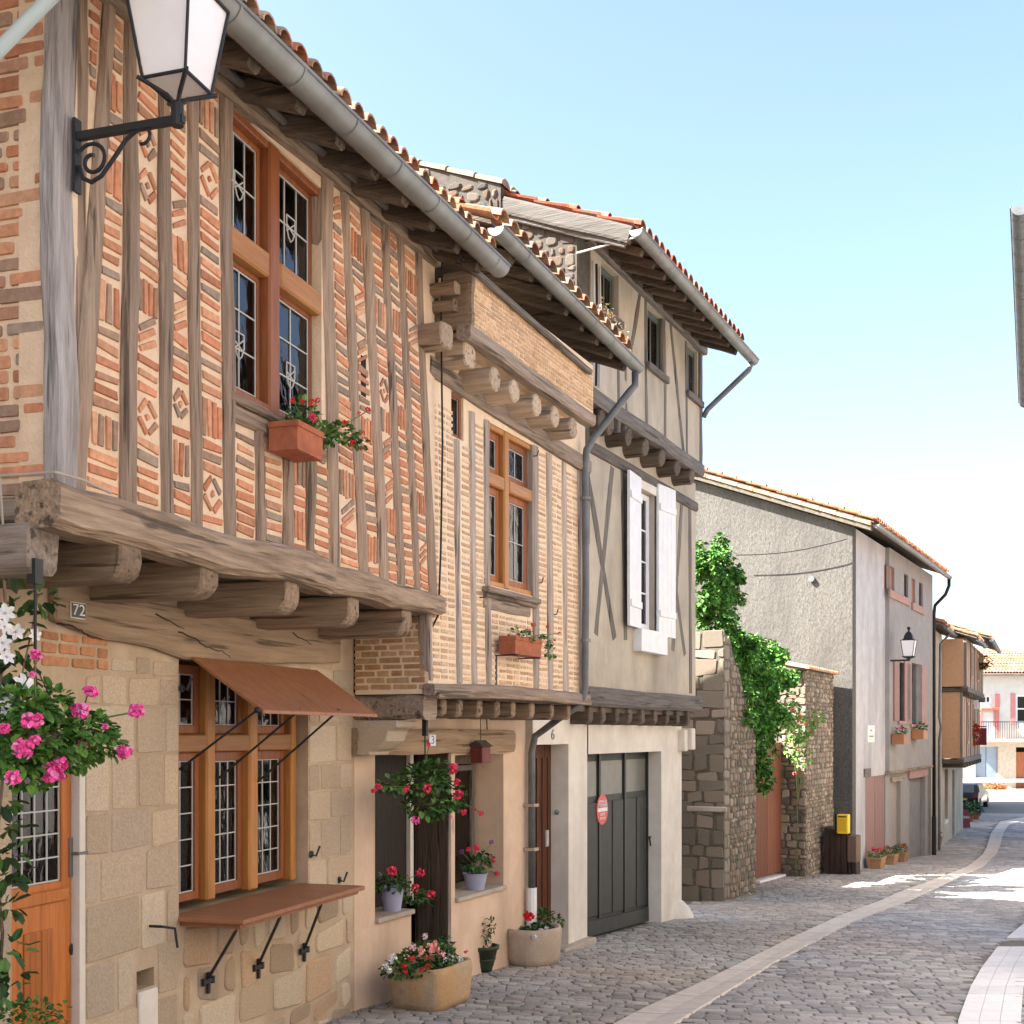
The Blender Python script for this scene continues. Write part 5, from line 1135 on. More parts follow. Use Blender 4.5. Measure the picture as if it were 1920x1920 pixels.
mat['pinksh'] = wood('faded_pink_shutter', (.29, .175, .155), (.23, .135, .12), 'z', b=.15, rough=.7); mat['pinkt'] = M('pink_trim', (.36, .22, .185), (.30, .18, .15), .8, 5)
k = 2
for i in range(2):
    a = sd[0] + .02 + (d1 - .02 - sd[0]) * i / 2; b = sd[0] + .02 + (d1 - .02 - sd[0]) * (i + 1) / 2 - .03; mb = MB(FD); zb0 = FD.g(0, a) + .45
    for j in range(4): p, q = a + (b - a) * j / 4 + .003, a + (b - a) * (j + 1) / 4 - .003; mb.box(-.05, -.015, p, q, zb0 - .3, sd[3])
    ob('cellar_shutter', mb, mat['pinksh'], D)
mb = MB(FD); mb.box(-.1, .05, sd[0] - .03, d1, FD.g(0, sd[0]) - .5, FD.g(0, sd[0]) + .16); ob('shutter_sill', mb, mat['grend'], D, bevel=.01)
mb = MB(FD); mb.box(-.2, .03, sd[0] - .15, sd[0] + .0 + .5, sd[3] + .01, sd[3] + .2); ob('dark_lintel', mb, mat['tg_y'], D)
mb = MB(FD); mb.box(-.18, -.12, dd[0], dd[1], gD, dd[3]); ob('old_door', mb, mat['tl_z'], D); mb = MB(FD); mb.box(-.2, -.14, gdd[0], gdd[1], gD, gdd[3]); ob('grey_door', mb, M('grey_door_paint', (.20, .19, .18), (.16, .15, .145), .7, 4), D)
mb = MB(FD); mb.box(-.02, .05, gdd[0] - .2, gdd[1] + .1, gdd[3], gdd[3] + .28); ob('pink_lintel', mb, mat['pinkt'], D, bevel=.01)
mb = MB(FD); mb.box(-.02, .04, dd[0] - .3, dd[1] + .25, dd[3], dd[3] + .12); ob('door_lintel', mb, mat['tl_y'], D)
mb = MB(FD); mb.beam((.06, d1 - .1, zj - .02), (.06, dR, zj - .02), .14, .07, seg=12, wob=.015); ob('rough_jetty_beam', mb, mat['tb_y'], D)
for h, x in zip(uw, range(4)): mb = MB(FD); mb.box(.0, .05, h[0], h[1], h[2], h[3]); ob('attic_shutter', mb, mat['oakr_z'] if x % 2 == 0 else mat['dark'], D)
for a, b in ((uw[0][0] - .05, uw[1][1]), (uw[2][0] - .05, uw[3][1] + .1)):
    mb = MB(FD); z = (uw[0][2] if a < uw[1][0] else uw[2][2]); mb.box(.102, .16, a, b, z - .22, z - .02); ob('pink_sill', mb, mat['pinkt'], D, bevel=.01)
for i, h in enumerate(mw):
    mb = MB(FD); mb.box(-.06, -.02, h[0], h[1], h[2], h[3]); ob('window', mb, mat['glass'], D)
    mb = MB(FD); mb.box(.102, .16, h[0] - .1, h[1] + .1, h[2] - .08, h[2]); ob('window_sill', mb, mat['pinkt'], D)
    mb = MB(FD); w = (h[1] - h[0]); mb.box(.104, .14, h[0] - w * .55 - (.1), h[0] - .02, h[2], h[3]); ob('open_shutter', mb, mat['pinksh'], D)
    mb = MB(FD); mb.box(.104, .14, h[1] + .02, h[1] + w * .5, h[2], h[3]); ob('open_shutter', mb, mat['pinkt'] if i else mat['slab'], D, label='pale open shutter')
mb = MB(FD); mb.beam((.0, uw[1][1] - .02, E(3.0)), (.16, uw[1][1] + .04, E(3.0)), .01, .01, seg=1, wob=0); 
# gable
wg = FD.w(0, 0, 0); FDg = Frame(wg.x, wg.y, FD.nx, FD.ny)
def dz(s): return E(4.62) - s * .375
mb = MB(FDg); mb.prism([(.006, -8, gD - 1), (.006, .004, gD - 1), (.006, .004, dz(0)), (.006, -8, dz(-8))], (-.35, 0, 0)); ob('gable_wall', mb, mat['gable'], D)
mb = MB(FDg); mb.prism([(-.05, .006, gD - 1), (.012, .006, gD - 1), (.012, .006, dz(0)), (-.05, .006, dz(0))], (0, -.06, 0)); ob('render_edge', mb, mat['gable'], D)
u, z = FDg.at(1523, 1086); mb = MB(FDg); mb.tube([(0, u, z), (.09, u, z)], .07, 12); ob('vent_cowl', mb, mat['zincd'], D, smooth=False)
gutter(D, FD, (.55, -.15, E(4.60)), (.55, dR + .15, E(4.56)), r=.075, joints=.9)
rfD, PD = roof(D, FD, -.22, dR + .15, .52, E(4.66), E(4.62), .375, 6.5, pal=[(.60, .22, .10), (.66, .28, .14), (.52, .18, .085), (.55, .26, .15)], boards=mat['tg_x'])
mb = MB(FDg); s = .45
while s > -7.5:
    vs = []; c = R.choice([(.66, .26, .12), (.58, .22, .10), (.70, .32, .16)])
    for (ss, rr) in ((s, .11), (s - .42, .09)):
        for j in range(7): t = math.pi * j / 6; vs.append((.16 + math.cos(t) * rr, ss, dz(ss) + .13 + math.sin(t) * rr))
    mb.add(vs, [(j, j + 1, 8 + j, 7 + j) for j in range(6)] + [tuple(range(7))], c); s -= .38
ob('verge_tiles', mb, mat['tile'], D)
mb = MB(FDg); mb.prism([(.02, .45, dz(.45) + .02), (.02, -7.8, dz(-7.8) + .02), (.02, -7.8, dz(-7.8) + .14), (.02, .45, dz(.45) + .14)], (.20, 0, 0)); ob('verge_bed', mb, mat['wj'], D)
mb = MB(FD); mb.box(-6.6, -6.3, 0, dR, gD - 1, E(6.5)); mb.box(-6.6, -.35, dR - .3, dR, gD - 1, E(4.55)); mb.prism([(-.3, dR - .3, E(4.5)), (-6.6, dR - .3, E(4.5)), (-6.6, dR - .3, E(6.9))], (0, .3, 0)); ob('rear_walls', mb, mat['grend'], D)
mb = MB(FD); ux = dR + .05; mb.tube([(.55, ux, E(4.5)), (.55, ux, E(4.3)), (.45, ux, E(4.05)), (.16, ux - .0, E(3.75)), (.13, ux, E(3.5)), (.13, ux, gD + .5)], .05, 10); ob('downpipe', mb, mat['black'], D, smooth=True)
mb = MB(FD); mb.tube([(.13, ux, FD.g(.1, ux) + 1.15), (.13, ux, FD.g(.1, ux))], .065, 10); ob('cast_iron_foot', mb, mat['iron'], D)
# wire from the gable across the front
mb = MB(FDg); p0 = FDg.at(1380, 1041, .3); p1 = FDg.at(1590, 1012, .2); mb.tube([(.3 + .0 * k, p0[0] + (p1[0] - p0[0]) * k / 8, p0[1] + (p1[1] - p0[1]) * k / 8 - .10 * math.sin(math.pi * k / 8)) for k in range(9)], .012, 5); ob('overhead_wire', mb, mat['black'], D)
# wall plaque
pl = thing('wall_plaque', 'small square cream notice plaque with faint red lettering on the grey house', 'plaque', FD, .03, *FD.at(1632, 1376, .0))
u, z = FD.at(1632, 1376, .0); mb = MB(FD); mb.bbox(.002, .022, u - .36, u + .36, z - .2, z + .2, .005); ob('panel', mb, M('cream_enamel', (.75, .70, .60), None, .4, bump=None), pl)
text_part('RUE', .08, FD, .024, u, z + .08, mat['pinkt'], pl, sx=1.6); text_part('SAINT JACQUES', .06, FD, .024, u, z - .06, mat['pinkt'], pl, sx=1.2)
# ================================================================ lanterns
def lantern(F, n, u, z, s, parent, pane):
    """four-sided tapering lantern hung/standing with its base at z; s = overall scale (body height)"""
    def sq(r, zz): return [(n + a * r, u + b * r, zz) for a, b in ((-1, -1), (1, -1), (1, 1), (-1, 1))]
    b, t, h = .26 * s, .40 * s, s
    mb = MB(F); v = sq(b, z) + sq(t, z + h); mb.add(v, [(0, 1, 5, 4), (1, 2, 6, 5), (2, 3, 7, 6), (3, 0, 4, 7), (3, 2, 1, 0)]); ob('lamp_glass', mb, pane, parent)
    mb = MB(F)
    for k in range(4): mb.tube([sq(b + .006, z)[k], sq(t + .006, z + h)[k]], .008 * s / .4, 6)
    for zz, r in ((z, b), (z + h, t)):
        q = sq(r + .006, zz)
        for k in range(4): mb.tube([q[k], q[(k + 1) % 4]], .009 * s / .4, 6)
    ob('lamp_frame', mb, mat['iron'], parent)
    mb = MB(F); prof = [(t * 1.30, z + h), (t * 1.32, z + h + .03 * s), (t * 1.0, z + h + .08 * s), (t * .80, z + h + .32 * s), (t * .45, z + h + .50 * s), (t * .2, z + h + .55 * s), (t * .2, z + h + .66 * s), (t * .38, z + h + .72 * s), (t * .3, z + h + .80 * s), (.01, z + h + .86 * s)]
    mb.lathe(n, u, prof, 4, caps=True); ob('lamp_cap', mb, mat['iron'], parent, bevel=.01 * s)
mat['opal'] = M('opal_lamp_glass', (.74, .70, .71), (.68, .64, .64), .35, 3, bump=None, spec=.5)
# near one on the corner post of number 72
z0 = FA.Z(150, 235, JN) - .085; uu = uL + .09
lp = thing('street_lamp', 'large opal glass street lantern on a scrolled black bracket at the top left corner', 'street lamp', FA, JN + .02, uu, z0, group='wall lanterns')
tip = JN + .525
mb = MB(FA); mb.box(JN + .03, JN + .045, uu - .022, uu + .022, z0 - .24, z0 + .07); mb.box(JN + .03, tip + .03, uu - .014, uu + .014, z0 - .02, z0 + .012)
pts = []
for k in range(26):
    t = k / 25 * 2.6 * math.pi; r = .022 + .062 * (1 - k / 25) ; pts.append((JN + .115 - math.cos(t) * r, uu, z0 - .115 + math.sin(t) * r * 1.0))
mb.tube(pts[::-1], .009, 6)
arc = [(JN + .05, uu, z0 - .13), (JN + .065, uu, z0 - .18), (JN + .11, uu, z0 - .205), (JN + .16, uu, z0 - .185), (JN + .22, uu, z0 - .12), (JN + .28, uu, z0 - .05), (JN + .33, uu, z0 - .02)]
mb.tube(arc, .010, 6); mb.tube([(JN + .36 + .035 * math.cos(t), uu, z0 - .045 + .035 * math.sin(t)) for t in [2.6 - .5 * k for k in range(10)]], .008, 6)
ob('wall_bracket', mb, mat['iron'], lp)
bz = z0 + .135
mb = MB(FA); mb.tube([(tip, uu, z0 - .03), (tip, uu, z0 + .06)], .026, 10)
for a, b in ((-1, -1), (1, -1), (1, 1), (-1, 1)): mb.tube([(tip, uu, z0 + .05), (tip + a * .03, uu + b * .03, z0 + .09), (tip + a * .115, uu + b * .115, bz)], .010, 6)
ob('lamp_cradle', mb, mat['iron'], lp)
lantern(FA, tip, uu, bz, .36, lp, mat['opal'])
# farther one on the grey house
u2 = FD.U(1662, 0); z2 = FD.Z(1662, 1239, 0)
lp2 = thing('street_lamp', 'black capped street lantern on a straight bracket beside the upper windows of the grey house', 'street lamp', FD, 0, u2, z2, group='wall lanterns')
t2 = FD.N(1704, u2)
mb = MB(FD); mb.box(.0, .03, u2 - .03, u2 + .03, z2 - .3, z2 + .06); mb.box(.0, t2 + .03, u2 - .022, u2 + .022, z2 - .022, z2 + .022); mb.tube([(t2, u2, z2), (t2, u2, z2 + .08)], .04, 8); ob('wall_bracket', mb, mat['iron'], lp2)
mb = MB(FD)
for a, b in ((-1, -1), (1, -1), (1, 1), (-1, 1)): mb.tube([(t2, u2, z2 + .03), (t2 + a * .13, u2 + b * .13, z2 + .09)], .014, 6)
ob('lamp_cradle', mb, mat['iron'], lp2)
lantern(FD, t2, u2, z2 + .09, .40, lp2, mat['opal'])

# ================================================================ far narrow house, then the far jettied house
FE = Frame(12.36, 36.2, .45, 1)
eR = 3.6; zE = E(3.15); gE = FE.g(0, 14) - .5
EH = thing('narrow_far_house', 'narrow beige house squeezed between the grey house and the far brick jettied house', 'house', FE, 0, 0, FE.g(0, 0))
mb = wall(FE, .12, eR, gE, zE, [(FE.U(1749, 0), FE.U(1755, 0), FE.g(0, 0) + .2, E(-1.0))], 0, .3); ob('front_wall', mb, mat['cgrey'], EH)
shell(EH, FE, .1, eR, gE, E(3.1), front=-.4)
mb = MB(FE); mb.box(-.12, -.08, FE.U(1749, 0) - .1, FE.U(1757, 0) + .2, gE, E(-1.0)); ob('orange_door', mb, mat['oakdoor'], EH)
roof(EH, FE, -.1, eR + .1, .35, zE + .05, zE + .05, .36, 5, pal=[(.6, .24, .12), (.52, .2, .1), (.64, .3, .17)])
gutter(EH, FE, (.4, .1, zE), (.4, eR, zE - .02), r=.07, joints=1, m='zincd')
mb = MB(FE); mb.box(-1.6, -1.0, .5, 1.1, E(3.4), E(4.9)); ch = ob('chimney', mb, mat['whiter'], EH)
mb = MB(FE); mb.box(-1.7, -.9, .4, 1.2, E(4.9), E(5.0)); ob('chimney_cap', mb, mat['terracotta'], ch)
mb = MB(FE); mb.tube([(.4, 1.9, zE - .06), (.1, 1.9, zE - .4), (.07, 1.9, E(.5)), (.12, 1.9, E(.2)), (.07, 1.9, E(-.2)), (.07, 1.9, gE + .5)], .04, 8); ob('downpipe', mb, mat['zincd'], EH)
FH = thing('far_jettied_house', 'far timber and brick house with two jetties, projecting signs and red flowers', 'house', FE, 0, eR, FE.g(0, eR))
f0, f1 = eR + .02, 12.6; z1_, z2_, z3_ = E(-.95), E(1.35), E(3.05)
mb = wall(FE, f0, f1, gE, z1_, [(f0 + 1.0, f0 + 2.2, E(-3.0), E(-1.2)), (f0 + 4, f0 + 5, gE, E(-1.3))], .0, .3); ob('ground_floor_wall', mb, mat['cgrey'], FH)
shell(FH, FE, f0, f1, gE, E(3.0), front=-.5)
mat['farbrick'] = M('far_tan_brick', (.47, .28, .16), (.38, .215, .12), .9, 14, bump=(60, .4, .01), stretch=(1, 1, 4))
mb = MB(FE); mb.box(-.3, .60, f0, f1, z1_ + .15, z2_ - .02); ob('first_floor_wall', mb, mat['farbrick'], FH)
mb = MB(FE); mb.box(-.3, .72, f0, f1, z2_ + .15, z3_ - .02); ob('second_floor_wall', mb, mat['farbrick'], FH)
for z, n in ((z1_, .66), (z2_, .78)):
    mb = MB(FE); mb.beam((n - .08, f0 - .04, z + .07), (n - .08, f1, z + .07), .18, .18, seg=8, wob=.01); ob('jetty_beam', mb, mat['tg_y'], FH)
    mb = MB(FE); mb.beam((-.2, f0 + .02, z + .04), (n, f0 + .02, z + .04), .16, .15, seg=3, wob=.01); ob('side_beam', mb, mat['tg_x'], FH)
    for k in range(8): mb = MB(FE); mb.box(-.2, n + .04, f0 + .3 + k * 1.15, f0 + .5 + k * 1.15, z - .16, z - .02); ob('joist_end', mb, mat['tg_x'], FH)
for k in range(10):
    for z0, z1, n in ((z1_ + .15, z2_, .60), (z2_ + .15, z3_, .72)):
        mb = MB(FE); u = f0 + .08 + k * (f1 - f0 - .2) / 9; mb.box(n - .05, n + .02, u - .09, u + .09, z0, z1); ob('stud', mb, mat['tl_z'] if k % 2 else mat['tg_z'], FH)
for k in (2, 5):
    for z0, z1, n in ((z1_ + .6, z2_ - .3, .6), (z2_ + .5, z3_ - .2, .72)):
        sash(FH, FE, f0 + .4 + k, f0 + 1.2 + k, z0, z1, n + .03, bar=.08, dep=.06, m='oak_z', grid=(2, 2), camet=.03, came='white')
mb = MB(FE); mb.box(-.1, .02, f0 + 1.0, f0 + 2.2, E(-3.0), E(-2.9)); ob('shop_sill', mb, mat['whiter'], FH)
roof(FH, FE, f0 - .15, f0 + 3.6, 1.05, E(3.05), E(3.05), .34, 6, pal=[(.62, .26, .13), (.55, .2, .1), (.66, .33, .2)], pitch=.22); 
roof(FH, FE, f0 + 3.6, f1 + .2, 1.25, E(3.3), E(3.2), .34, 6, pal=[(.62, .26, .13), (.55, .2, .1), (.66, .33, .2)], pitch=.22)
gutter(FH, FE, (1.1, f0 - .1, E(3.0)), (1.1, f0 + 3.6, E(3.0)), r=.08, m='zincd'); gutter(FH, FE, (1.3, f0 + 3.65, E(3.25)), (1.3, f1 + .2, E(3.15)), r=.08, m='zincd')
# projecting signs
def proj_sign(name, label, px, py, uoff, w, h, m, cat='sign', emblem=None):
    u = uoff; n = FE.N(px, u); Yc = FE.w(n, u, 0).y; z = EYE - (py - HOR) / FPX * Yc
    t = thing(name, label, cat, FE, n, u, z); mb = MB(FE); mb.bbox(n - w / 2, n + w / 2, u - .05, u + .05, z - h / 2, z + h / 2, .015); ob('panel', mb, m, t)
    mb = MB(FE); mb.tube([(.6, u, z + h * .5 + .05), (n + w / 2, u, z + h * .5 + .05)], .02, 6); mb.tube([(n - w * .3, u, z + h * .5 + .05), (n - w * .3, u, z + h * .4)], .012, 5); ob('sign_arm', mb, mat['iron'], t)
    if emblem:
        FX = Frame(FE.w(n, u - .055, 0).x, FE.w(n, u - .055, 0).y, FE.nx, FE.ny); disc(FX, .0, 0, z, h * .26, .012, mat['white'], t, 'round_emblem'); disc(FX, .013, 0, z, h * .12, .006, mat['zincd'], t, 'emblem_centre')
    return t
proj_sign('hanging_sign', 'dark red projecting sign with a round white emblem above the red flowers', 1828, 1381, 9.6, .80, .62, M('dark_red_sign', (.12, .02, .025), None, .5, bump=None), emblem=True)
proj_sign('white_box_sign', 'small white box sign hanging higher on the far jettied house', 1822, 1318, 9.2, .45, .45, mat['white'])
SB = thing('unseen_shade_house', 'unseen plain house added behind the far jettied house to shade the end of the street', 'house', WF, 16, 58, G(58))  # added out of view to keep the sun off the far road
mb = MB(); mb.prism([(11, 51.5, G(58) - .5), (18.7, 51.5, G(58) - .5), (24.4, 67, G(58) - .5), (16, 67, G(58) - .5)], (0, 0, E(3.1) - G(58) + .5)); ob('walls', mb, mat['cgrey'], SB)
mb = MB(); mb.add([(10.8, 51.3, E(3.11)), (18.9, 51.3, E(3.11)), (24.6, 67.2, E(3.11)), (15.8, 67.2, E(3.11)), (14.8, 53.5, E(3.9)), (20.1, 65.5, E(3.9))], [(0, 1, 4), (1, 2, 5, 4), (2, 3, 5), (3, 0, 4, 5), (3, 2, 1, 0)], (.4, .17, .1)); ob('roof', mb, mat['tile'], SB)
# ================================================================ white building closing the street
FG_ = Frame(20, 75, 1, 0)
GB = thing('white_building', 'sunlit white building with pink shutters, a balcony and a pale blue garage door', 'building', FG_, 0, 9, FG_.g(0, 9))
def gh(x0, x1, y0, y1): a, za = FG_.at(x0, y1); b, zb = FG_.at(x1, y0); return (a, b, za, zb)
mat['gwhite'] = M('sunlit_white_render', (.62, .59, .53), (.56, .53, .47), .95, 2, bump=(40, .2, .01))
mat['gstone'] = M('pale_stone_base', (.42, .37, .30), (.34, .30, .24), .95, 5, bump=(20, .4, .02))
H_ = [gh(1829, 1872, 1400, 1458), gh(1905, 1942, 1401, 1480), gh(1843, 1863, 1336, 1386), gh(1905, 1930, 1302, 1356), gh(1840, 1860, 1303, 1320)]
zg_ = FG_.at(0, 1391)[1]; ga, gb_ = FG_.U(1770), FG_.U(2150)
mb = wall(FG_, ga, gb_, zg_, FG_.at(0, 1264)[1], H_[2:], 0, .3); ob('upper_wall', mb, mat['gwhite'], GB)
mb = wall(FG_, ga, gb_, G(75) - .5, zg_ - .002, H_[:2], 0, .3); ob('ground_floor_wall', mb, mat['gstone'], GB)
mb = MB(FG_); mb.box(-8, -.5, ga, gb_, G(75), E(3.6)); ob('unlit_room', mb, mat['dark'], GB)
mb = MB(FG_); mb.box(0.0, .06, ga, gb_, FG_.at(0, 1467)[1], FG_.at(0, 1460)[1]); ob('white_string_course', mb, mat['white'], GB)
mat['pblue'] = M('pale_blue_paint', (.20, .25, .31), (.17, .22, .28), .6, 3, bump=None)
h = H_[0]
for k in range(2): mb = MB(FG_); a = h[0] + (h[1] - h[0]) * k / 2; mb.box(-.2, -.15, a + .02, a + (h[1] - h[0]) / 2 - .02, h[2], h[3]); ob('garage_leaf', mb, mat['pblue'], GB)
h = H_[1]; mb = MB(FG_); mb.box(-.2, -.15, h[0], h[1], h[2] - .3, h[3] - .3); ob('brown_door', mb, mat['oakr_z'], GB)
h = H_[2]; mb = MB(FG_); mb.box(-.12, -.08, h[0], h[1], h[2], h[3]); ob('balcony_door', mb, mat['white'], GB)
mat['gpink'] = M('salmon_shutter', (.52, .19, .17), (.46, .16, .15), .7, 3, bump=None)
for x0, x1, y0, y1 in ((1834, 1842, 1338, 1385), (1864, 1873, 1332, 1385), (1866, 1874, 1301, 1326), (1895, 1903, 1300, 1358), (1932, 1940, 1300, 1358)):
    q = gh(x0, x1, y0, y1); mb = MB(FG_); mb.box(.01, .06, *q[:2], *q[2:]); ob('shutter', mb, mat['gpink'], GB)
for i, h in enumerate((H_[3], H_[4])):
    fr = sash(GB, FG_, h[0], h[1], h[2], h[3], -.08, bar=.09, dep=.06, m='white', grid=(2 if i else 1, 1 if i else 2), camet=.08, came='white')
q = gh(1834, 1868, 1328, 1332); mb = MB(FG_); mb.box(0, .5, q[0], q[1], q[2], q[3]); ob('door_canopy', mb, mat['terracotta'], GB)
q = gh(1815, 2100, 1385, 1391); mb = MB(FG_); mb.box(0, 1.1, q[0], q[1], q[2], q[3]); bal = ob('balcony_slab', mb, mat['slab'], GB)
mb = MB(FG_); z0, z1 = q[3], FG_.at(0, 1353)[1]; mb.box(1.02, 1.06, q[0], q[1], z1 - .05, z1); u = q[0]
while u < q[1]: mb.box(1.03, 1.05, u, u + .02, z0, z1 - .05); u += .14
ob('balcony_railing', mb, mat['iron'], bal)
for k in range(3): mb = MB(FG_); q2 = gh(1895 - 2 * k, 1950, 1478 + 4 * k, 1482 + 4 * k); mb.box(0, .5 + .35 * k, q2[0], q2[1], G(75) - .1, q2[3]); ob('door_step', mb, mat['slab'], GB)
# hipped tile roof
ez = FG_.at(0, 1264)[1]; mb = MB(FG_); ap = FG_.U(1907); az_ = FG_.at(0, 1205)[1]; e0 = FG_.U(1838) - .1
e0 = FG_.U(1800); k_ = (az_ - ez) / (ap - e0)
cols = 60
for i in range(cols):
    a = e0 + (gb_ - e0) * i / cols; b = e0 + (gb_ - e0) * (i + 1) / cols; 
    def ht(u): return min(1, max(0, (u - e0) / (ap - e0)))
    m = (a + b) / 2
    for j in range(9):
        s0, s1 = j / 9, (j + 1) / 9
        if s0 > ht(m): break
        s1 = min(s1, ht(m)); c = R.choice([(.26, .105, .055), (.30, .135, .075), (.22, .085, .045), (.31, .17, .11)])
        vs = []
        for (s, l) in ((s0, .05), (s1, 0)):
            for (uu_, hh) in ((a, 0), (a + (b - a) * .25, .09), (m, .11), (a + (b - a) * .75, .09), (b, 0)): vs.append((.4 - s * 7.5, uu_, ez + (az_ - ez) * s + hh + l))
        mb.add(vs, [(k, k + 1, 6 + k, 5 + k) for k in range(4)], c)
rfg = ob('roof', mb, mat['tile'], GB)
mb = MB(FG_); mb.add([(.45, e0, ez - .06), (.45, gb_, ez - .06), (.45, gb_, ez), (.45, e0, ez), (-7.1, ap, az_), (-7.1, gb_, az_), (-7.1, ap, ez - .06), (-7.1, gb_, ez - .06), (-12, e0, ez - .06)], [(0, 1, 2, 3), (3, 2, 5, 4), (0, 3, 4, 8), (0, 8, 7, 1)], (.4, .2, .12)); ob('roof_bed', mb, mat['tile'], rfg)
gutter(GB, FG_, (.52, e0, ez - .03), (.52, gb_, ez - .03), r=.09, joints=3, m='zincd')
# ================================================================ right-hand house (only its gutter is in view)
rx = lambda y: .4248 * y - .07
FR = Frame(rx(18.5) + .56, 18.5, -.4248, -1)
RH = thing('right_side_house', 'house on the right edge of the street, only its long gutter showing', 'house', FR, 0, 0, G(18.5) - .2)
rl = (18.5 - 11.2) * 1.0865; zr = E(4.95)
mat['rrend'] = M('sunny_cream_render', (.36, .345, .32), (.33, .315, .29), .95, 3)
hr = []
for k in range(3): hr += [(1.0 + k * 2.5, 1.9 + k * 2.5, E(.6), E(2.1))]
hr += [(1.2, 2.2, G(18) - .6, E(-.4)), (4.6, 5.8, E(-1.6), E(-.3))]
mb = wall(FR, 0, rl, G(18.5) - .6, zr - .15, hr, 0, .35); ob('front_wall', mb, mat['rrend'], RH)
for k, h in enumerate(hr): mb = MB(FR); mb.box(-.2, -.15, h[0], h[1], h[2], h[3]); ob('shutter' if k != 3 else 'door', mb, mat['oakr_z'], RH)
mb = MB(FR); mb.box(-6.5, -6.2, 0, rl, G(18.5) - .6, zr); mb.box(-6.2, -.35, 0, .3, G(18.5) - .6, zr); mb.box(-6.2, -.35, rl - .3, rl, G(18.5) - .6, zr); ob('other_walls', mb, mat['rrend'], RH)
gutter(RH, FR, (.56, .42, zr), (.56, rl - .1, zr), r=.085, joints=.45, m='zincd')
roof(RH, FR, .35, rl - .05, .50, zr + .06, zr + .06, .38, 4, boards=mat['tg_x'])
# two plain houses on the sunny side, outside the frame: they throw the warm light back and show in the panes
for (nm, lab, ya, yb, sl, off, hh, wl_) in (('opposite_house', 'sunlit cream house facing number 72, seen only as a reflection in its window panes', -4.0, 10.9, .4248, 1.75, 4.3, 5), ('far_right_house', 'sunlit house beyond the right edge of the picture, facing the grey house', 19.5, 40.0, .45, .9, 4.2, 6)):
    F = Frame(sl * yb + off, yb, -sl, -1); t = thing(nm, lab, 'house', F, 0, 0, G(yb) - .2); Lh = (yb - ya) * math.hypot(1, sl); hs = []
    for k in range(int(Lh / 3)): hs += [(.8 + k * 3, 1.8 + k * 3, E(1.2), E(2.8)), (.8 + k * 3, 1.8 + k * 3, E(-1.4), E(.2))]
    mb = wall(F, 0, Lh, G(yb) - 1, E(hh), hs, 0, .3); ob('front_wall', mb, mat['rrend'], t)
    for h in hs: mb = MB(F); mb.box(-.2, -.15, h[0], h[1], h[2], h[3]); ob('shutter', mb, mat['oakr_z'], t)
    mb = MB(F); mb.box(-6.2, -5.9, 0, Lh, G(yb) - 1, E(hh)); mb.box(-5.9, -.3, 0, .3, G(yb) - 1, E(hh)); mb.box(-5.9, -.3, Lh - .3, Lh, G(yb) - 1, E(hh)); ob('other_walls', mb, mat['rrend'], t)
    roof(t, F, -.1, Lh + .1, .28, E(hh) + .05, E(hh) + .05, .36, 3.3, pitch=.25, tl=.5)
# ================================================================ house on the left behind the corner (gives the shade, its pipe end shows)
LH = thing('left_corner_house', 'neighbouring house beyond the left edge, its pale blue pipe crossing the top left corner', 'house', FA, 0, uq0 - .1, G(3))
mb = MB(FA); l0 = uq0 - .02; mb.box(-7, -.02, l0 - 7, l0 - .0, -.8, E(6.2)); ob('walls', mb, mat['ochre'], LH)
lr = roof(LH, FA, l0 - 7.2, l0 - .05, .35, E(6.2), E(6.2), .4, 4, boards=mat['tg_x'])
mb = MB(FA); S0 = FS.at(-60, 152, .25); S1 = FS.at(112, -22, .25); mb = MB(FS); mb.tube([(.25, S0[0] - 1.3, S0[1] - 1.3), (.25, S0[0], S0[1]), (.25, S1[0], S1[1]), (.25, S1[0] + .1, S1[1] + .12)], .029, 12); ob('pale_blue_pipe', mb, M('pale_blue_pipe', (.42, .50, .52), None, .45, bump=None), LH, smooth=True)
# ================================================================ plants, pots and small things
PINKF = [(.90, .12, .42), (.86, .08, .34), (.95, .30, .58), (.85, .10, .40)]
REDF = [(.70, .02, .03), (.62, .015, .02), (.78, .04, .05)]
ROSEF = [(.80, .05, .10), (.75, .04, .12), (.85, .09, .16)]
SALM = [(.85, .38, .32), (.80, .30, .28), (.88, .50, .42)]
WHITEF = [(.80, .80, .80), (.72, .72, .74), (.85, .84, .80)]
def plant_parts(F, root, clumps, blooms, leafsize=.05, pal=GREENS, stems=None, origin=None, npet=26):
    mb = MB(F)
    for c, r, n in clumps: mb.leaves(c, r, n, leafsize, pal)
    ob('foliage', mb, mat['leaf'], root)
    if stems:
        mb = MB(F)
        for s in stems: mb.tube(s, .004, 4)
        ob('stems', mb, mat['stem'], root)
    for (c, r, p) in blooms:
        mb = MB(F); mb.bloom(c, r, npet, p); ob('blossom', mb, mat['petal'], root)
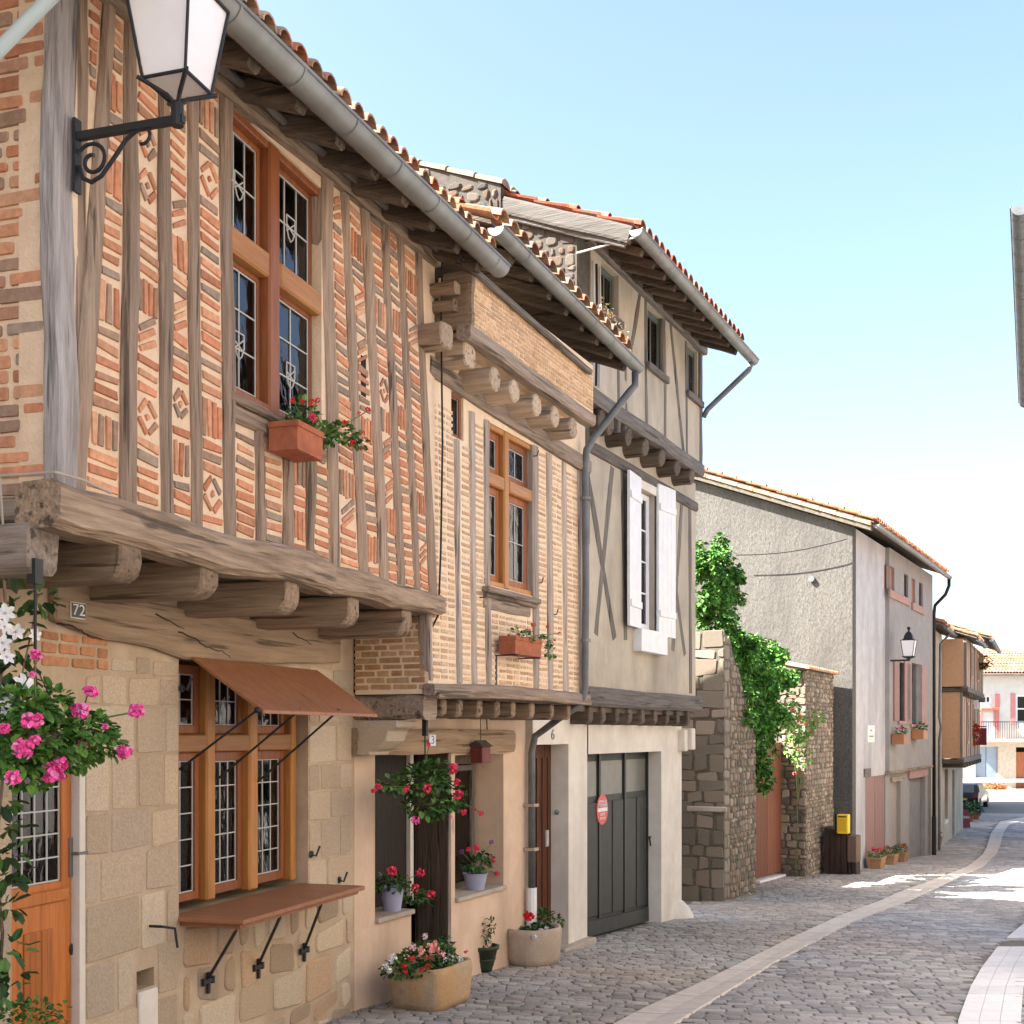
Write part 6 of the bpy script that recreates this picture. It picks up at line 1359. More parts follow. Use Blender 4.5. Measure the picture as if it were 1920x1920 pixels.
# --- hanging pink geranium at the far left, on its hook
hu = FA.U(66, .62)
hz = FA.Z(66, 1060, .62)
hb = thing('hanging_geranium', 'hanging basket of bright pink geraniums beside the door of number 72', 'hanging plant', FA, .62, hu, FA.Z(66, 1330, .62))
mb = MB(FA); mb.tube([(.62, hu, E(.70)), (.62, hu, FA.Z(66, 1245, .62))], .007, 6); mb.box(.60, .64, hu - .025, hu + .025, FA.Z(66, 1095, .62), FA.Z(66, 1048, .62)); ob('hook', mb, mat['iron'], hb)
bz_ = FA.Z(66, 1400, .62)
mb = MB(FA); mb.lathe(.62, hu, [(.06, bz_ - .05), (.10, bz_ + .0), (.12, bz_ + .06)], 16); ob('basket', mb, mat['tg_x'], hb)
mb = MB(FA)
for k in range(3): t = k * 2.1; mb.tube([(.62, hu, FA.Z(66, 1248, .62)), (.62 + .14 * math.cos(t), hu + .14 * math.sin(t), bz_ + .09)], .003, 4)
ob('wires', mb, mat['iron'], hb)
def fa(px, py, n=.62): u, z = FA.at(px, py, n); return (n, u, z)
cl = [(fa(75, 1385), (.18, .20, .10), 420), (fa(150, 1370), (.14, .16, .07), 260), (fa(40, 1330), (.12, .14, .08), 200), (fa(110, 1420), (.12, .16, .07), 190), (fa(180, 1400), (.1, .14, .05), 90), (fa(30, 1420), (.12, .14, .07), 130), (fa(95, 1310), (.08, .10, .05), 70), (fa(60, 1460), (.06, .08, .04), 50)]
bl = []
for px, py, r in ((68, 1229, .022), (61, 1265, .012), (170, 1297, .028), (255, 1332, .032), (150, 1335, .036), (60, 1352, .034), (43, 1404, .036), (65, 1388, .02), (155, 1395, .020), (232, 1410, .030), (100, 1450, .042), (112, 1432, .03), (25, 1459, .026), (8, 1366, .02), (197, 1362, .012)):
    bl.append((fa(px, py, .62 + R.uniform(.10, .20)), r * 1.3, PINKF))
st = [[fa(150, 1360, .66), fa(200, 1345, .7), fa(253, 1335, .7)], [fa(150, 1395, .66), fa(190, 1400, .7), fa(232, 1412, .7)], [fa(150, 1350, .66), fa(165, 1300, .7)], [fa(75, 1370, .66), fa(66, 1300, .7), fa(66, 1235, .7)]]
cl = [(c, r, int(n * 1.35)) for c, r, n in cl]
plant_parts(FA, hb, cl, bl, .045, [(.09, .22, .035), (.07, .18, .03), (.13, .28, .05), (.05, .13, .025), (.16, .32, .06)], st, npet=70)
# --- white clematis climbing the left edge
cm = thing('clematis', 'white flowered clematis with dark leaves climbing the left edge of the picture', 'climbing plant', FA, .12, FA.U(8, .15), FA.g(.1, FA.U(8, .1)))
def fb(px, py, n=.3): u, z = FA.at(px, py, n); return (n, u, z)
mb = MB(FA)
for px, py, rr, n in ((25, 940, 22, 26), (55, 935, 14, 10), (20, 1010, 15, 9), (20, 1060, 20, 12), (70, 1120, 16, 10), (20, 1160, 22, 14), (8, 1220, 20, 14), (35, 1260, 18, 12), (5, 1310, 25, 26), (12, 1550, 12, 6), (12, 1640, 14, 10), (10, 1700, 13, 8), (14, 1780, 16, 12), (10, 1830, 14, 8), (5, 1860, 18, 12), (2, 1500, 12, 6), (5, 1600, 14, 8)):
    c = fb(px, py, .30); r = rr / 2300 * FA.w(*c).y; mb.leaves(c, (.06, r * 3, r), n * 2, .075, [(.04, .10, .025), (.03, .08, .02), (.09, .19, .04), (.022, .06, .015)], asp=.6)
ob('foliage', mb, mat['leaf'], cm)
mb = MB(FA); mb.tube([fb(-5, 1900, .2), fb(5, 1750, .22), fb(-8, 1600, .25), fb(6, 1450, .28), fb(0, 1300, .3), fb(12, 1150, .3), fb(5, 1050, .33), fb(20, 950, .33)], .008, 5); mb.tube([fb(0, 1300, .3), fb(40, 1270, .33), fb(60, 1180, .35), fb(70, 1120, .33)], .005, 4); ob('stem', mb, mat['tb_z'], cm)
def star(F, c, r, m_root, name='blossom', k=6):
    mb = MB(F); cx = Vector(c); tl = Vector((R.uniform(.6, 1), R.uniform(-.9, -.2), R.uniform(-.1, .5))).normalized(); a = tl.cross(Vector((0, 0, 1))).normalized(); b = tl.cross(a)
    ph = R.uniform(0, 1)
    for i in range(k): t = ph + 2 * math.pi * i / k; d = a * math.cos(t) + b * math.sin(t); mb.leaf(cx, d + tl * .15, tl, r, r * .62, R.choice(WHITEF))
    mb.blob(tuple(cx + tl * .004), r * .16, (.5, .45, .5), jit=0); ob(name, mb, mat['petal'], m_root)
for px, py, r in ((15, 920, .042), (10, 1150, .035), (30, 1185, .03), (5, 1205, .03), (65, 1190, .026), (45, 1285, .045), (5, 1305, .04), (5, 1330, .035), (35, 1365, .028), (12, 1232, .03), (8, 1175, .028)):
    star(FA, fb(px, py, .38), r * 1.35, cm)
# bush at the foot of the door
bs = thing('low_bush', 'small green bush at the foot of the orange door in the lower left corner', 'bush', FA, .25, FA.U(20, .25), FA.g(.25, FA.U(20, .25)))
c0_ = fb(30, 1935, .25); mb = MB(FA); mb.leaves(c0_, (.16, .22, .13), 380, .03, GREENS); mb.leaves((.25, c0_[1] + .1, c0_[2] + .02), (.1, .25, .10), 120, .03, GREENS); ob('foliage', mb, mat['leaf'], bs)
mb = MB(FA); zf = FA.g(.25, c0_[1])
for k in range(7): mb.tube([(.25, c0_[1], zf), (.25 + R.uniform(-.1, .1), c0_[1] + R.uniform(-.15, .2), c0_[2] + R.uniform(-.05, .1))], .004, 4)
ob('stems', mb, mat['stem'], bs)
# --- window boxes
def flower_box(F, n0, n1, u0, u1, z0, z1, label, m, parts, blooms, leaf=.04, stems=None, pal=GREENS, rails=True, parent=None, npet=22):
    t = thing('flower_box', label, 'flower box', F, (n0 + n1) / 2, (u0 + u1) / 2, z0, group='window flower boxes')
    mb = MB(F); th = .012; s = .012
    mb.box(n0 + s, n1 - s, u0 + s, u1 - s, z0, z0 + .012)
    for a, b, c, d in ((n0, n0 + th, u0, u1), (n1 - th, n1, u0, u1), (n0 + th, n1 - th, u0, u0 + th), (n0 + th, n1 - th, u1 - th, u1)): mb.box(a, b, c, d, z0 + .002, z1)
    mb.box(n1, n1 + .008, u0 - .004, u1 + .004, z1 - .03, z1 + .002); mb.box(n0, n1, u0 - .008, u0, z1 - .03, z1 + .002)
    ob('trough', mb, m, t); mb = MB(F); mb.box(n0 + th, n1 - th, u0 + th, u1 - th, z1 - .04, z1 - .02); ob('soil', mb, mat['soil'], t)
    plant_parts(F, t, parts, blooms, leaf, pal, stems, npet=npet); return t
a0, a1 = FA.U(533, .84), FA.U(607, .84); bzb = FA.Z(575, 857, .84)
def fj(px, py, n=.84): u, z = FA.at(px, py, n); return (n, u, z)
zb1 = bzb + .15; a0 = FA.U(533, .82); a1 = FA.U(605, .90)
flower_box(FA, JN + .045, JN + .22, a0, a1, bzb - .01, zb1, 'terracotta window box of red geraniums under the big oak window of number 72', mat['terracotta'],
    [(fj(568, 775, .8), (.07, .14, .07), 90), (fj(600, 812, .82), (.07, .18, .06), 190), (fj(645, 812, .86), (.05, .16, .05), 120), (fj(672, 826, .86), (.04, .07, .04), 40), (fj(560, 800, .8), (.08, .12, .04), 60)],
    [(fj(548, 750, .93), .018, REDF), (fj(585, 755, .93), .024, REDF), (fj(596, 750, .93), .020, REDF), (fj(588, 784, .93), .030, [(.85, .06, .22), (.8, .04, .12)]), (fj(690, 768, .93), .020, REDF), (fj(672, 775, .93), .018, REDF), (fj(646, 792, .93), .020, REDF), (fj(662, 830, .93), .022, REDF), (fj(680, 812, .93), .018, REDF), (fj(566, 752, .93), .018, REDF), (fj(676, 840, .93), .012, REDF)], .035,
    [[fj(590, 810), fj(640, 800), fj(690, 770)], [fj(590, 810), fj(640, 815), fj(665, 832)], [fj(570, 800), fj(560, 770), fj(550, 752)], [fj(575, 800), fj(588, 780), fj(594, 752)], [fj(600, 812), fj(630, 805), fj(648, 794)]], pal=GREENS + [(.16, .30, .06)])
# bracket plate under it
b0_, b1_ = FB.U(958, .82), FB.U(1011, .84); z_ = FB.Z(985, 1230, .82)
def fk(px, py, n=.82): u, z = FB.at(px, py, n); return (n, u, z)
t = flower_box(FB, JB + .05, JB + .20, b0_, b1_, z_, z_ + .15, 'terracotta flower box with trailing green and red geraniums on the pale brick house', mat['terracotta'],
    [(fk(985, 1195), (.06, .12, .05), 80), (fk(1020, 1205), (.05, .12, .05), 50), (fk(1032, 1222), (.04, .06, .05), 35), (fk(968, 1190), (.05, .06, .05), 30)],
    [(fk(1000, 1172, .92), .028, REDF), (fk(1026, 1176, .92), .020, REDF), (fk(992, 1182, .92), .018, [(.8, .2, .12)]), (fk(1049, 1187, .92), .017, REDF), (fk(1040, 1200, .92), .017, REDF)], .035, [[fk(990, 1195), fk(1015, 1190), fk(1048, 1188)]], pal=GREENS + [(.2, .32, .08)])
mb = MB(FB); mb.box(JB, JB + .21, b0_ + .03, b0_ + .05, z_ - .012, z_ - .002); mb.box(JB, JB + .21, b1_ - .05, b1_ - .03, z_ - .012, z_ - .002); mb.box(JB + .001, JB + .01, b0_ + .03, b0_ + .05, z_ - .4, z_ - .012); ob('iron_holder', mb, mat['iron'], t)
for (px, py), lab in (((1690, 1386), 'brown flower box with pink flowers under the first upper window of the grey house'), ((1727, 1377), 'brown flower box with pink flowers under the second upper window of the grey house')):
    u, z = FD.at(px, py, .3); n = .3
    flower_box(FD, .12, .42, u - .32, u + .32, z - .13, z + .13, lab, mat['board'], [((n, u, z + .2), (.12, .36, .08), 60)], [((n, u + R.uniform(-.3, .3), z + .28), .06, PINKF) for _ in range(3)], .09, npet=16)
# --- hanging red geranium in the doorway of the pink house
hn = .45; hu = FB.U(797, hn)
hg = thing('hanging_geranium', 'hanging basket of coral red geraniums in front of the dark doorway of the pink house', 'hanging plant', FB, hn, hu, FB.Z(797, 1480, hn))
def fh(px, py, n=hn): u, z = FB.at(px, py, n); return (n, u, z)
mb = MB(FB); mb.tube([(hn, hu, E(.15)), (hn, hu, FB.Z(797, 1425, hn))], .006, 5); mb.box(hn - .02, hn + .02, hu - .015, hu + .015, FB.Z(785, 1380, hn), E(.16)); ob('hook', mb, mat['iron'], hg)
c = fh(797, 1485); mb = MB(FB); mb.lathe(hn, hu, [(.07, c[2] - .10), (.12, c[2] - .02), (.13, c[2] + .03)], 14); ob('basket', mb, mat['tg_x'], hg)
plant_parts(FB, hg, [(fh(795, 1465), (.2, .24, .13), 330), (fh(835, 1490), (.14, .2, .11), 150), (fh(800, 1510), (.16, .2, .08), 140), (fh(745, 1470), (.12, .2, .05), 70), (fh(820, 1440), (.1, .14, .05), 60), (fh(855, 1505), (.06, .1, .05), 30), (fh(815, 1525), (.08, .1, .05), 40)],
    [(fh(850, 1442, hn + .17), 0.052, ROSEF), (fh(858, 1467, hn + .17), 0.034, ROSEF), (fh(860, 1490, hn + .17), 0.052, ROSEF), (fh(801, 1479, hn + .17), 0.044, ROSEF), (fh(762, 1481, hn + .17), 0.032, ROSEF), (fh(709, 1475, hn + .17), 0.032, ROSEF), (fh(700, 1483, hn + .17), 0.023, ROSEF), (fh(779, 1538, hn + .17), 0.040, PINKF), (fh(869, 1523, hn + .17), 0.032, ROSEF), (fh(902, 1525, hn + .17), 0.032, ROSEF), (fh(804, 1396, hn + .17), 0.025, ROSEF), (fh(845, 1532, hn + .17), 0.017, PINKF), (fh(890, 1518, hn + .17), 0.016, REDF)], .055, GREENS + DGREENS,
    [[fh(850, 1500), fh(880, 1512), fh(900, 1523)], [fh(760, 1475), fh(730, 1475), fh(705, 1478)], [fh(797, 1450), fh(800, 1420), fh(804, 1400)]], npet=34)
# --- lavender pots on the two sills
mat['lavpot'] = M('lavender_blue_pot', (.30, .31, .42), (.27, .28, .39), .5, 3, bump=None)
def sill_pot(px0, px1, py0, py1, n, label, blooms, cl, extra=None):
    u, z = FB.at((px0 + px1) / 2, py1, n); zt = FB.Z((px0 + px1) / 2, py0, n); Y = FB.w(n, u, z).y; r = (px1 - px0) / 2 / 2300 * Y
    t = thing('flower_pot', label, 'flower pot', FB, n, u, z, group='lavender pots on the window sills'); t.location.z = hbz
    mb = MB(FB); h = zt - z; zz = hbz; mb.lathe(n, u, [(r * .72, zz), (r * .98, zz + h * .93), (r * 1.04, zz + h * .93), (r * 1.06, zz + h), (r * .95, zz + h), (r * .9, zz + h * .9)], 4 * 6, caps=True); ob('pot', mb, mat['lavpot'], t, smooth=False)
    mb = MB(FB); mb.lathe(n, u, [(r * .88, zz + h * .85), (r * .88, zz + h * .91)], 14); ob('soil', mb, mat['soil'], t)
    f = lambda a, b, nn=n: (nn, *FB.at(a, b, nn))
    plant_parts(FB, t, [(f(*c[:2]), c[2], c[3]) for c in cl], [(f(a, b, n + R.uniform(-.03, .08)), r_, p) for a, b, r_, p in blooms], .05, DGREENS + GREENS[:2], [[f((px0 + px1) / 2, py0), f((a + (px0 + px1) / 2) / 2, (b + py0) / 2 - 5), f(a, b)] for a, b, _, _ in blooms], npet=40); return t
PUR = [(.30, .10, .42), (.24, .08, .36)]
hbz = hb1[2] + .006
sill_pot(712, 758, 1673, 1718, -.10, 'lavender blue pot with four crimson pink geraniums on the left sill beside the doorway', [(735, 1634, .05, ROSEF), (788, 1637, .045, ROSEF), (778, 1664, .045, ROSEF), (808, 1678, .05, ROSEF)], [(735, 1655, (.14, .16, .07), 130), (775, 1680, (.1, .12, .05), 70), (800, 1690, (.05, .06, .03), 25)])
hbz = hb3[2] + .006
sill_pot(868, 914, 1633, 1664, -.10, 'lavender blue pot with small red and violet flowers on the right window sill', [(893, 1590, .042, ROSEF), (878, 1593, .03, ROSEF), (865, 1597, .03, PUR), (922, 1579, .028, PUR), (924, 1613, .035, ROSEF), (932, 1638, .03, ROSEF)], [(893, 1620, (.13, .16, .06), 120), (910, 1605, (.06, .06, .05), 30)])
# --- stone trough with mixed flowers by the pink house
def solid_trough(name, label, cat, F, n, u, w, l, h, mat_, rot=0, group=None, round_=False):
    gz_ = F.g(n, u) + .03; t = thing(name, label, cat, F, n, u, gz_, group=group); mb = MB(F)
    def ring(s, z, irr=.0):
        pts = []
        if round_:
            for k in range(20):
                a = 2 * math.pi * k / 20; x, y = math.cos(a), math.sin(a); x = max(x, -.35) if False else x
                pts.append((n + x * w / 2 * s, u + y * l / 2 * s, z + R.uniform(-irr, irr)))
        else:
            c = .12
            for (x, y) in ((-.5, -.5 + c), (-.5 + c, -.5), (0, -.5), (.5 - c, -.5), (.5, -.5 + c), (.5, 0), (.5, .5 - c), (.5 - c, .5), (0, .5), (-.5 + c, .5), (-.5, .5 - c), (-.5, 0)):
                pts.append((n + x * w * s + R.uniform(-irr, irr), u + y * l * s + R.uniform(-irr, irr), z + R.uniform(-irr, irr)))
        return pts
    rs = [ring(.86, gz_ - .01), ring(.93, gz_ + h * .15, .006), ring(.97, gz_ + h * .5, .007), ring(1, gz_ + h * .85, .007), ring(.985, gz_ + h * .97, .006), ring(.95, gz_ + h, .004), ring(.82, gz_ + h - .005, .004), ring(.78, gz_ + h - .07)]
    m = len(rs[0]); vs = [p for r in rs for p in r]; fs = [(i * m + k, i * m + (k + 1) % m, (i + 1) * m + (k + 1) % m, (i + 1) * m + k) for i in range(len(rs) - 1) for k in range(m)] + [tuple(reversed(range(m)))]
    mb.add(vs, fs); ob('stone_trough' , mb, mat_, t, smooth=True); mb = MB(F); r = ring(.80, gz_ + h - .05); mb.add(r, [tuple(range(m))]); ob('soil', mb, mat['soil'], t)
    return t, gz_
mat['tstone'] = M('warm_mossy_stone', (.40, .305, .20), (.30, .225, .145), .9, 12, bump=(40, .6, .01), stain=(.42, .24, .10), stain_scale=5)
mat['tstone2'] = M('pale_hewn_stone', (.42, .34, .27), (.35, .28, .22), .9, 12, bump=(50, .6, .01), stain=(.32, .25, .19), stain_scale=5)
def g2f(F, px, py):
    X, Y = ground_px(px, py); dx, dy = X - F.ox, Y - F.oy; return dx * F.nx + dy * F.ny, dx * F.ax + dy * F.ay
n_, u_ = g2f(FB, 795, 1893)
t1, gz1_ = solid_trough('planter', 'rectangular mossy stone trough full of white, red and salmon flowers', 'planter', FB, n_ - .02, u_ + .16, .50, .66, .33, mat['tstone'])
def fp(px, py, F=FB, n=n_): return (n, *F.at(px, py, n))
nb_ = n_ + .17
W_B = [(fp(800, 1800), (.19, .28, .11), 420), (fp(745, 1815), (.1, .12, .06), 90), (fp(845, 1810), (.1, .14, .06), 110), (fp(838, 1775), (.04, .05, .07), 50), (fp(805, 1840), (.06, .1, .05), 60)]
B_B = [(fp(797, 1755), .026, [(.85, .6, .62), (.8, .7, .7)]), (fp(812, 1778), .055, SALM), (fp(790, 1783), .04, SALM), (fp(828, 1790), .035, SALM), (fp(775, 1776), .03, [(.85, .6, .6)]), (fp(772, 1797), .026, REDF), (fp(758, 1812), .024, REDF), (fp(800, 1795), .022, REDF), (fp(802, 1811), .022, REDF), (fp(791, 1818), .022, REDF), (fp(760, 1823), .02, REDF), (fp(737, 1795), .028, WHITEF), (fp(732, 1803), .022, WHITEF), (fp(722, 1812), .026, WHITEF), (fp(731, 1821), .026, WHITEF), (fp(845, 1795), .03, WHITEF), (fp(862, 1798), .03, WHITEF), (fp(866, 1808), .026, WHITEF), (fp(835, 1800), .024, WHITEF), (fp(845, 1822), .028, WHITEF), (fp(868, 1830), .032, WHITEF), (fp(874, 1785), .018, ROSEF), (fp(815, 1770), .03, SALM)]
W_B = [(c, tuple(a * 1.12 for a in r), int(k * 1.5)) for c, r, k in W_B]; B_B = [((nb_, *FB.at(960 + (FB.w(*c).x / FB.w(*c).y) * FPX, HOR - (c[2] - EYE) / FB.w(*c).y * FPX, nb_)), r * 1.15, p) for c, r, p in B_B]
plant_parts(FB, t1, W_B, B_B, .042, GREENS + DGREENS, [[fp(797, 1790), fp(797, 1758)]], npet=26)
# --- half round stone trough
n_, u_ = g2f(FB, 1012, 1812)
t2_, gz2_ = solid_trough('planter', 'rounded pale stone trough with one big red bloom and white flowers', 'planter', FB, n_ - .12, u_ + .1, .58, .66, .36, mat['tstone2'], round_=True)
nn_ = n_ - .12
def fq(px, py): return (nn_, *FB.at(px, py, nn_))
def fqf(px, py): return (nn_ + .15, *FB.at(px, py, nn_ + .15))
plant_parts(FB, t2_, [(fq(1010, 1748), (.19, .22, .09), 420), (fq(1018, 1722), (.10, .11, .09), 190), (fq(1045, 1728), (.05, .06, .05), 40)], [(fqf(991, 1719), .070, REDF), (fqf(1015, 1745), .032, WHITEF), (fqf(1025, 1740), .028, WHITEF), (fqf(1002, 1757), .03, WHITEF), (fqf(1021, 1760), .036, WHITEF), (fqf(1030, 1752), .026, WHITEF), (fq(1053, 1723), .018, [(.5, .7, .12)])], .045, GREENS + DGREENS, npet=36)
# --- black pot
n_, u_ = g2f(FB, 908, 1827); n_ -= .05; u_ += .05
gz3 = FB.g(n_, u_) + .03; bp_ = thing('flower_pot', 'small dark green pot with a sparse shrub standing between the two stone troughs', 'flower pot', FB, n_, u_, gz3)
mb = MB(FB); h = .24; mb.lathe(n_, u_, [(.10, gz3), (.105, gz3 + .03), (.115, gz3 + .05), (.15, gz3 + h - .04), (.165, gz3 + h - .035), (.17, gz3 + h), (.15, gz3 + h), (.145, gz3 + h - .04)], 20); mb.lathe(n_, u_, [(.128, gz3 + .1), (.136, gz3 + .108), (.132, gz3 + .12)], 20, caps=False); ob('pot', mb, M('dark_green_pot', (.02, .028, .018), (.03, .04, .022), .4, bump=None), bp_, smooth=True)
mb = MB(FB); mb.lathe(n_, u_, [(.14, gz3 + h - .05), (.14, gz3 + h - .03)], 16); ob('soil', mb, mat['soil'], bp_)
mb = MB(FB)
for k in range(11): t_ = k * 2.4; rr = R.uniform(.05, .13); tp = (n_ + rr * math.cos(t_), u_ + rr * math.sin(t_), gz3 + h + R.uniform(.1, .24)); mb.leaves(tp, (.035, .035, .06), 14, .045, DGREENS + [(.1, .2, .04)], asp=.4)
mb.leaves((n_, u_, gz3 + h + .08), (.08, .08, .1), 90, .05, DGREENS, asp=.4); ob('foliage', mb, mat['leaf'], bp_)
# ================================================================ ivy on the garden wall and roses
iv = thing('ivy', 'dense green climbing plant tumbling over the garden wall beside the brown gate', 'climbing plant', FW, -.3, .6, FW.g(-.3, .6))
IV = [(.06, .20, .025), (.045, .15, .018), (.10, .28, .035), (.03, .10, .015), (.15, .34, .05), (.08, .24, .03)]
def fi(px, py, n=-.3): return (n, *FW.at(px, py, n))
mb = MB(FW)
IVC = ((1345, 1060, 36, 48, 620, -.5), (1330, 1110, 26, 55, 380, -.5), (1360, 1100, 22, 45, 260, -.45), (1322, 1040, 18, 28, 150, -.5), (1345, 1160, 22, 50, 300, -.4), (1365, 1200, 30, 34, 360, -.35),
    (1385, 1235, 38, 45, 500, -.25), (1410, 1225, 54, 44, 900, -.35), (1400, 1280, 45, 50, 800, -.3), (1445, 1250, 40, 48, 650, -.35), (1430, 1310, 45, 45, 650, -.25), (1465, 1300, 25, 40, 280, -.3), (1405, 1345, 30, 40, 420, -.15), (1425, 1370, 26, 35, 300, -.15), (1415, 1410, 18, 35, 220, -.1), (1420, 1455, 9, 28, 90, -.05), (1385, 1310, 18, 34, 160, -.1))
for px, py, rx_, ry_, n, nn in IVC:
    c = fi(px, py, nn); Y = FW.w(*c).y; A_, B_ = rx_ / 2300 * Y * 1.1, ry_ / 2300 * Y; tone = R.uniform(.8, 1.2)
    for k in range(13):     # many small uneven tufts instead of one ball
        th = R.uniform(0, 6.28); q = R.uniform(.25, 1.08); cc = (c[0] + R.uniform(-.25, .25), c[1] + math.cos(th) * A_ * q, c[2] + math.sin(th) * B_ * q * (1.15 if math.sin(th) < 0 else .92))
        s_ = R.uniform(.16, .34); tn = tone * R.uniform(.75, 1.25); mb.leaves(cc, (.14, A_ * s_ * 1.5, B_ * s_ * 1.2), int(n * .25), R.uniform(.07, .10), [(a * tn * R.uniform(.9, 1.3), b * tn, d * tn) for a, b, d in IV], shell=.8, asp=.8, droop=.7)
    for k in range(4):      # loose shoots hanging over the edge
        th = R.uniform(0, 6.28); p = Vector((c[0] + .15, c[1] + math.cos(th) * A_, c[2] + math.sin(th) * B_))
        for m_ in range(7): p = p + Vector((R.uniform(-.01, .03), R.uniform(-.03, .03), -R.uniform(.02, .06))); mb.leaves(tuple(p), .03, 2, .07, IV, droop=.8)
ob('foliage', mb, mat['leaf'], iv)
mb = MB(FW); mb.tube([fi(1405, 1560, .0), fi(1400, 1480, -.02), fi(1395, 1380, -.1), fi(1375, 1250, -.3), fi(1345, 1150, -.45), fi(1335, 1060, -.5)], .03, 6, r1=.012)
for k in range(9): a = fi(1375, 1260, -.3); mb.tube([a, tuple(Vector(a) + Vector((R.uniform(-.1, .3), R.uniform(-.2, .7), R.uniform(-.4, .4))))], .008, 4)
ob('stem', mb, mat['tb_z'], iv)
rs_ = thing('rose_bush', 'pale leaved rambling rose with coral flowers leaning over the pillar right of the gate', 'bush', FW, -.1, P0 - .3, FW.g(-.1, P0))
mb = MB(FW)
for px, py, rx_, ry_, n in ((1500, 1370, 30, 24, 260), (1525, 1345, 26, 16, 140), (1490, 1400, 18, 22, 110), (1478, 1345, 14, 22, 80), (1505, 1420, 10, 14, 50)): c = fi(px, py, .05); mb.leaves(c, (.22, rx_ / 2300 * 25 * 1.2, ry_ / 2300 * 25), n, .085, [(.20, .36, .07), (.13, .28, .05), (.28, .42, .12), (.10, .22, .04)])
ob('foliage', mb, mat['leaf'], rs_)
for px, py in ((1500, 1343), (1498, 1352), (1512, 1358), (1512, 1387), (1497, 1405), (1480, 1390), (1520, 1372), (1490, 1450), (1485, 1330)): mb = MB(FW); mb.bloom(fi(px, py, .22), .055, 18, [(.8, .12, .10), (.85, .25, .2)]); ob('blossom', mb, mat['petal'], rs_)
mb = MB(FW); zf = FW.g(-.1, P0 - .3)
for k in range(5): c = fi(1500 + R.uniform(-15, 25), 1370 + R.uniform(-20, 30), .0); mb.tube([(-.12, P0 - .35, zf), (-.1, P0 - .3, zf + 1.5), c], .010, 4)
ob('stems', mb, mat['stem'], rs_)
# weeds on the tiles of the second house
wd = thing('roof_weeds', 'dry pale weeds growing from the right end of the second roof', 'weeds', FB, 1.0, ub1 - .5, E(3.8))
mb = MB(FB)
for px, py in ((1128, 570), (1140, 580), (1145, 600), (1155, 610), (1168, 625), (1176, 640), (1182, 655)): c = (1.0, *FB.at(px, py, 1.0)); mb.leaves(c, (.04, .06, .05), 16, .035, [(.45, .42, .25), (.50, .30, .2), (.35, .42, .12)], asp=.4); mb.tube([(c[0], c[1], c[2] - .14), c], .003, 4, (.4, .4, .2))
ob('foliage', mb, mat['leaf'], wd)
lt = MB()
for k in range(420):
    t_ = R.random(); u = .0 + t_ * 5.6; n = R.gauss(.12, .10) if u > 0 else .1
    if n < .02: n = .02 + R.random() * .1
    w_ = FW.w(n, u, 0); x, y = w_.x, w_.y; a = R.uniform(0, 6.28); s = R.uniform(.012, .03); z = G(y) + .02
    lt.leaf((x, y, z), Vector((math.cos(a), math.sin(a), .1)), Vector((0, 0, 1)), s, s * .7, R.choice([(.35, .16, .06), (.28, .14, .07), (.40, .24, .10), (.2, .12, .06)]))
for k in range(380):
    u = R.uniform(-4.5, 3.2); n = .03 + abs(R.gauss(0, .05)); F = FB if u > 0 else FA; w_ = F.w(n, u, 0); z = G(w_.y) + .012; col = R.choice([(.10, .16, .05), (.14, .18, .07), (.30, .2, .1), (.08, .12, .04)])
    a = R.uniform(0, 6.28); lt.leaf((w_.x, w_.y, z), Vector((math.cos(a), math.sin(a), R.uniform(.1, 1.2))), Vector((0, .3, 1)), R.uniform(.012, .035), .010, col)
o_ = ob('fallen_leaves', lt, mat['leaf']); props(o_, 'scattered dry leaves and tiny weeds along the foot of the walls', 'leaves', kind='stuff')
# ================================================================ yellow letter box on brown cabinets
n_, u_ = g2f(FD, 1572, 1640)
fx, fy = ground_px(1560, 1640); FK = Frame(fx, fy, FD.nx, FD.ny)   # faces the viewer
kb = thing('wooden_cabinet', 'dark brown wooden cabinet with open front standing against the grey gable', 'cabinet', FK, 0, 0, G(fy))
kz = G(fy); wt = 60 / 2300 * fy
dkw = wood('dark_cabinet_wood', (.045, .025, .016), (.028, .016, .01), 'z', b=.3, rough=.7); mdw = wood('mid_cabinet_wood', (.16, .10, .075), (.11, .07, .05), 'z', b=.3, rough=.7)
a0_, a1_ = FK.U(1545), FK.U(1588); mb = MB(FK); mb.prism([(-.0, a0_, kz), (-.0, a1_, kz), (-.0, a1_, EYE - (1560 - HOR) / FPX * fy), (-.0, a0_, EYE - (1551 - HOR) / FPX * fy)], (-.5, 0, 0)); ob('body', mb, dkw, kb, bevel=.01)
for k in range(4): mb = MB(FK); u = a0_ + (a1_ - a0_) * k / 4; mb.box(.002, .02, u + .01, u + (a1_ - a0_) / 4 - .01, kz + .03, kz + .85); ob('plank', mb, dkw, kb)
b0c, b1c = FK.U(1589), FK.U(1606); mb = MB(FK); mb.box(-.4, .02, b0c, b1c, kz + .28, EYE - (1566 - HOR) / FPX * fy); ob('side_box', mb, mdw, kb, bevel=.01)
for u in (b0c + .02, b1c - .05): mb = MB(FK); mb.box(-.38, -.0, u, u + .04, kz, kz + .28); ob('leg', mb, dkw, kb)
yb = thing('letter_box', 'yellow letter box mounted above the dark brown cabinet', 'letter box', FK, .1, *FK.at(1580, 1560, .1))
y0_, y1_ = FK.U(1571), FK.U(1592); yz0, yz1 = EYE - (1562 - HOR) / FPX * fy, EYE - (1526 - HOR) / FPX * fy
YEL = M('post_yellow', (.72, .46, .03), None, .45, bump=None); mb = MB(FK); mb.bbox(-.10, .10, y0_, y1_, yz0, yz1, .012); ob('box', mb, YEL, yb)
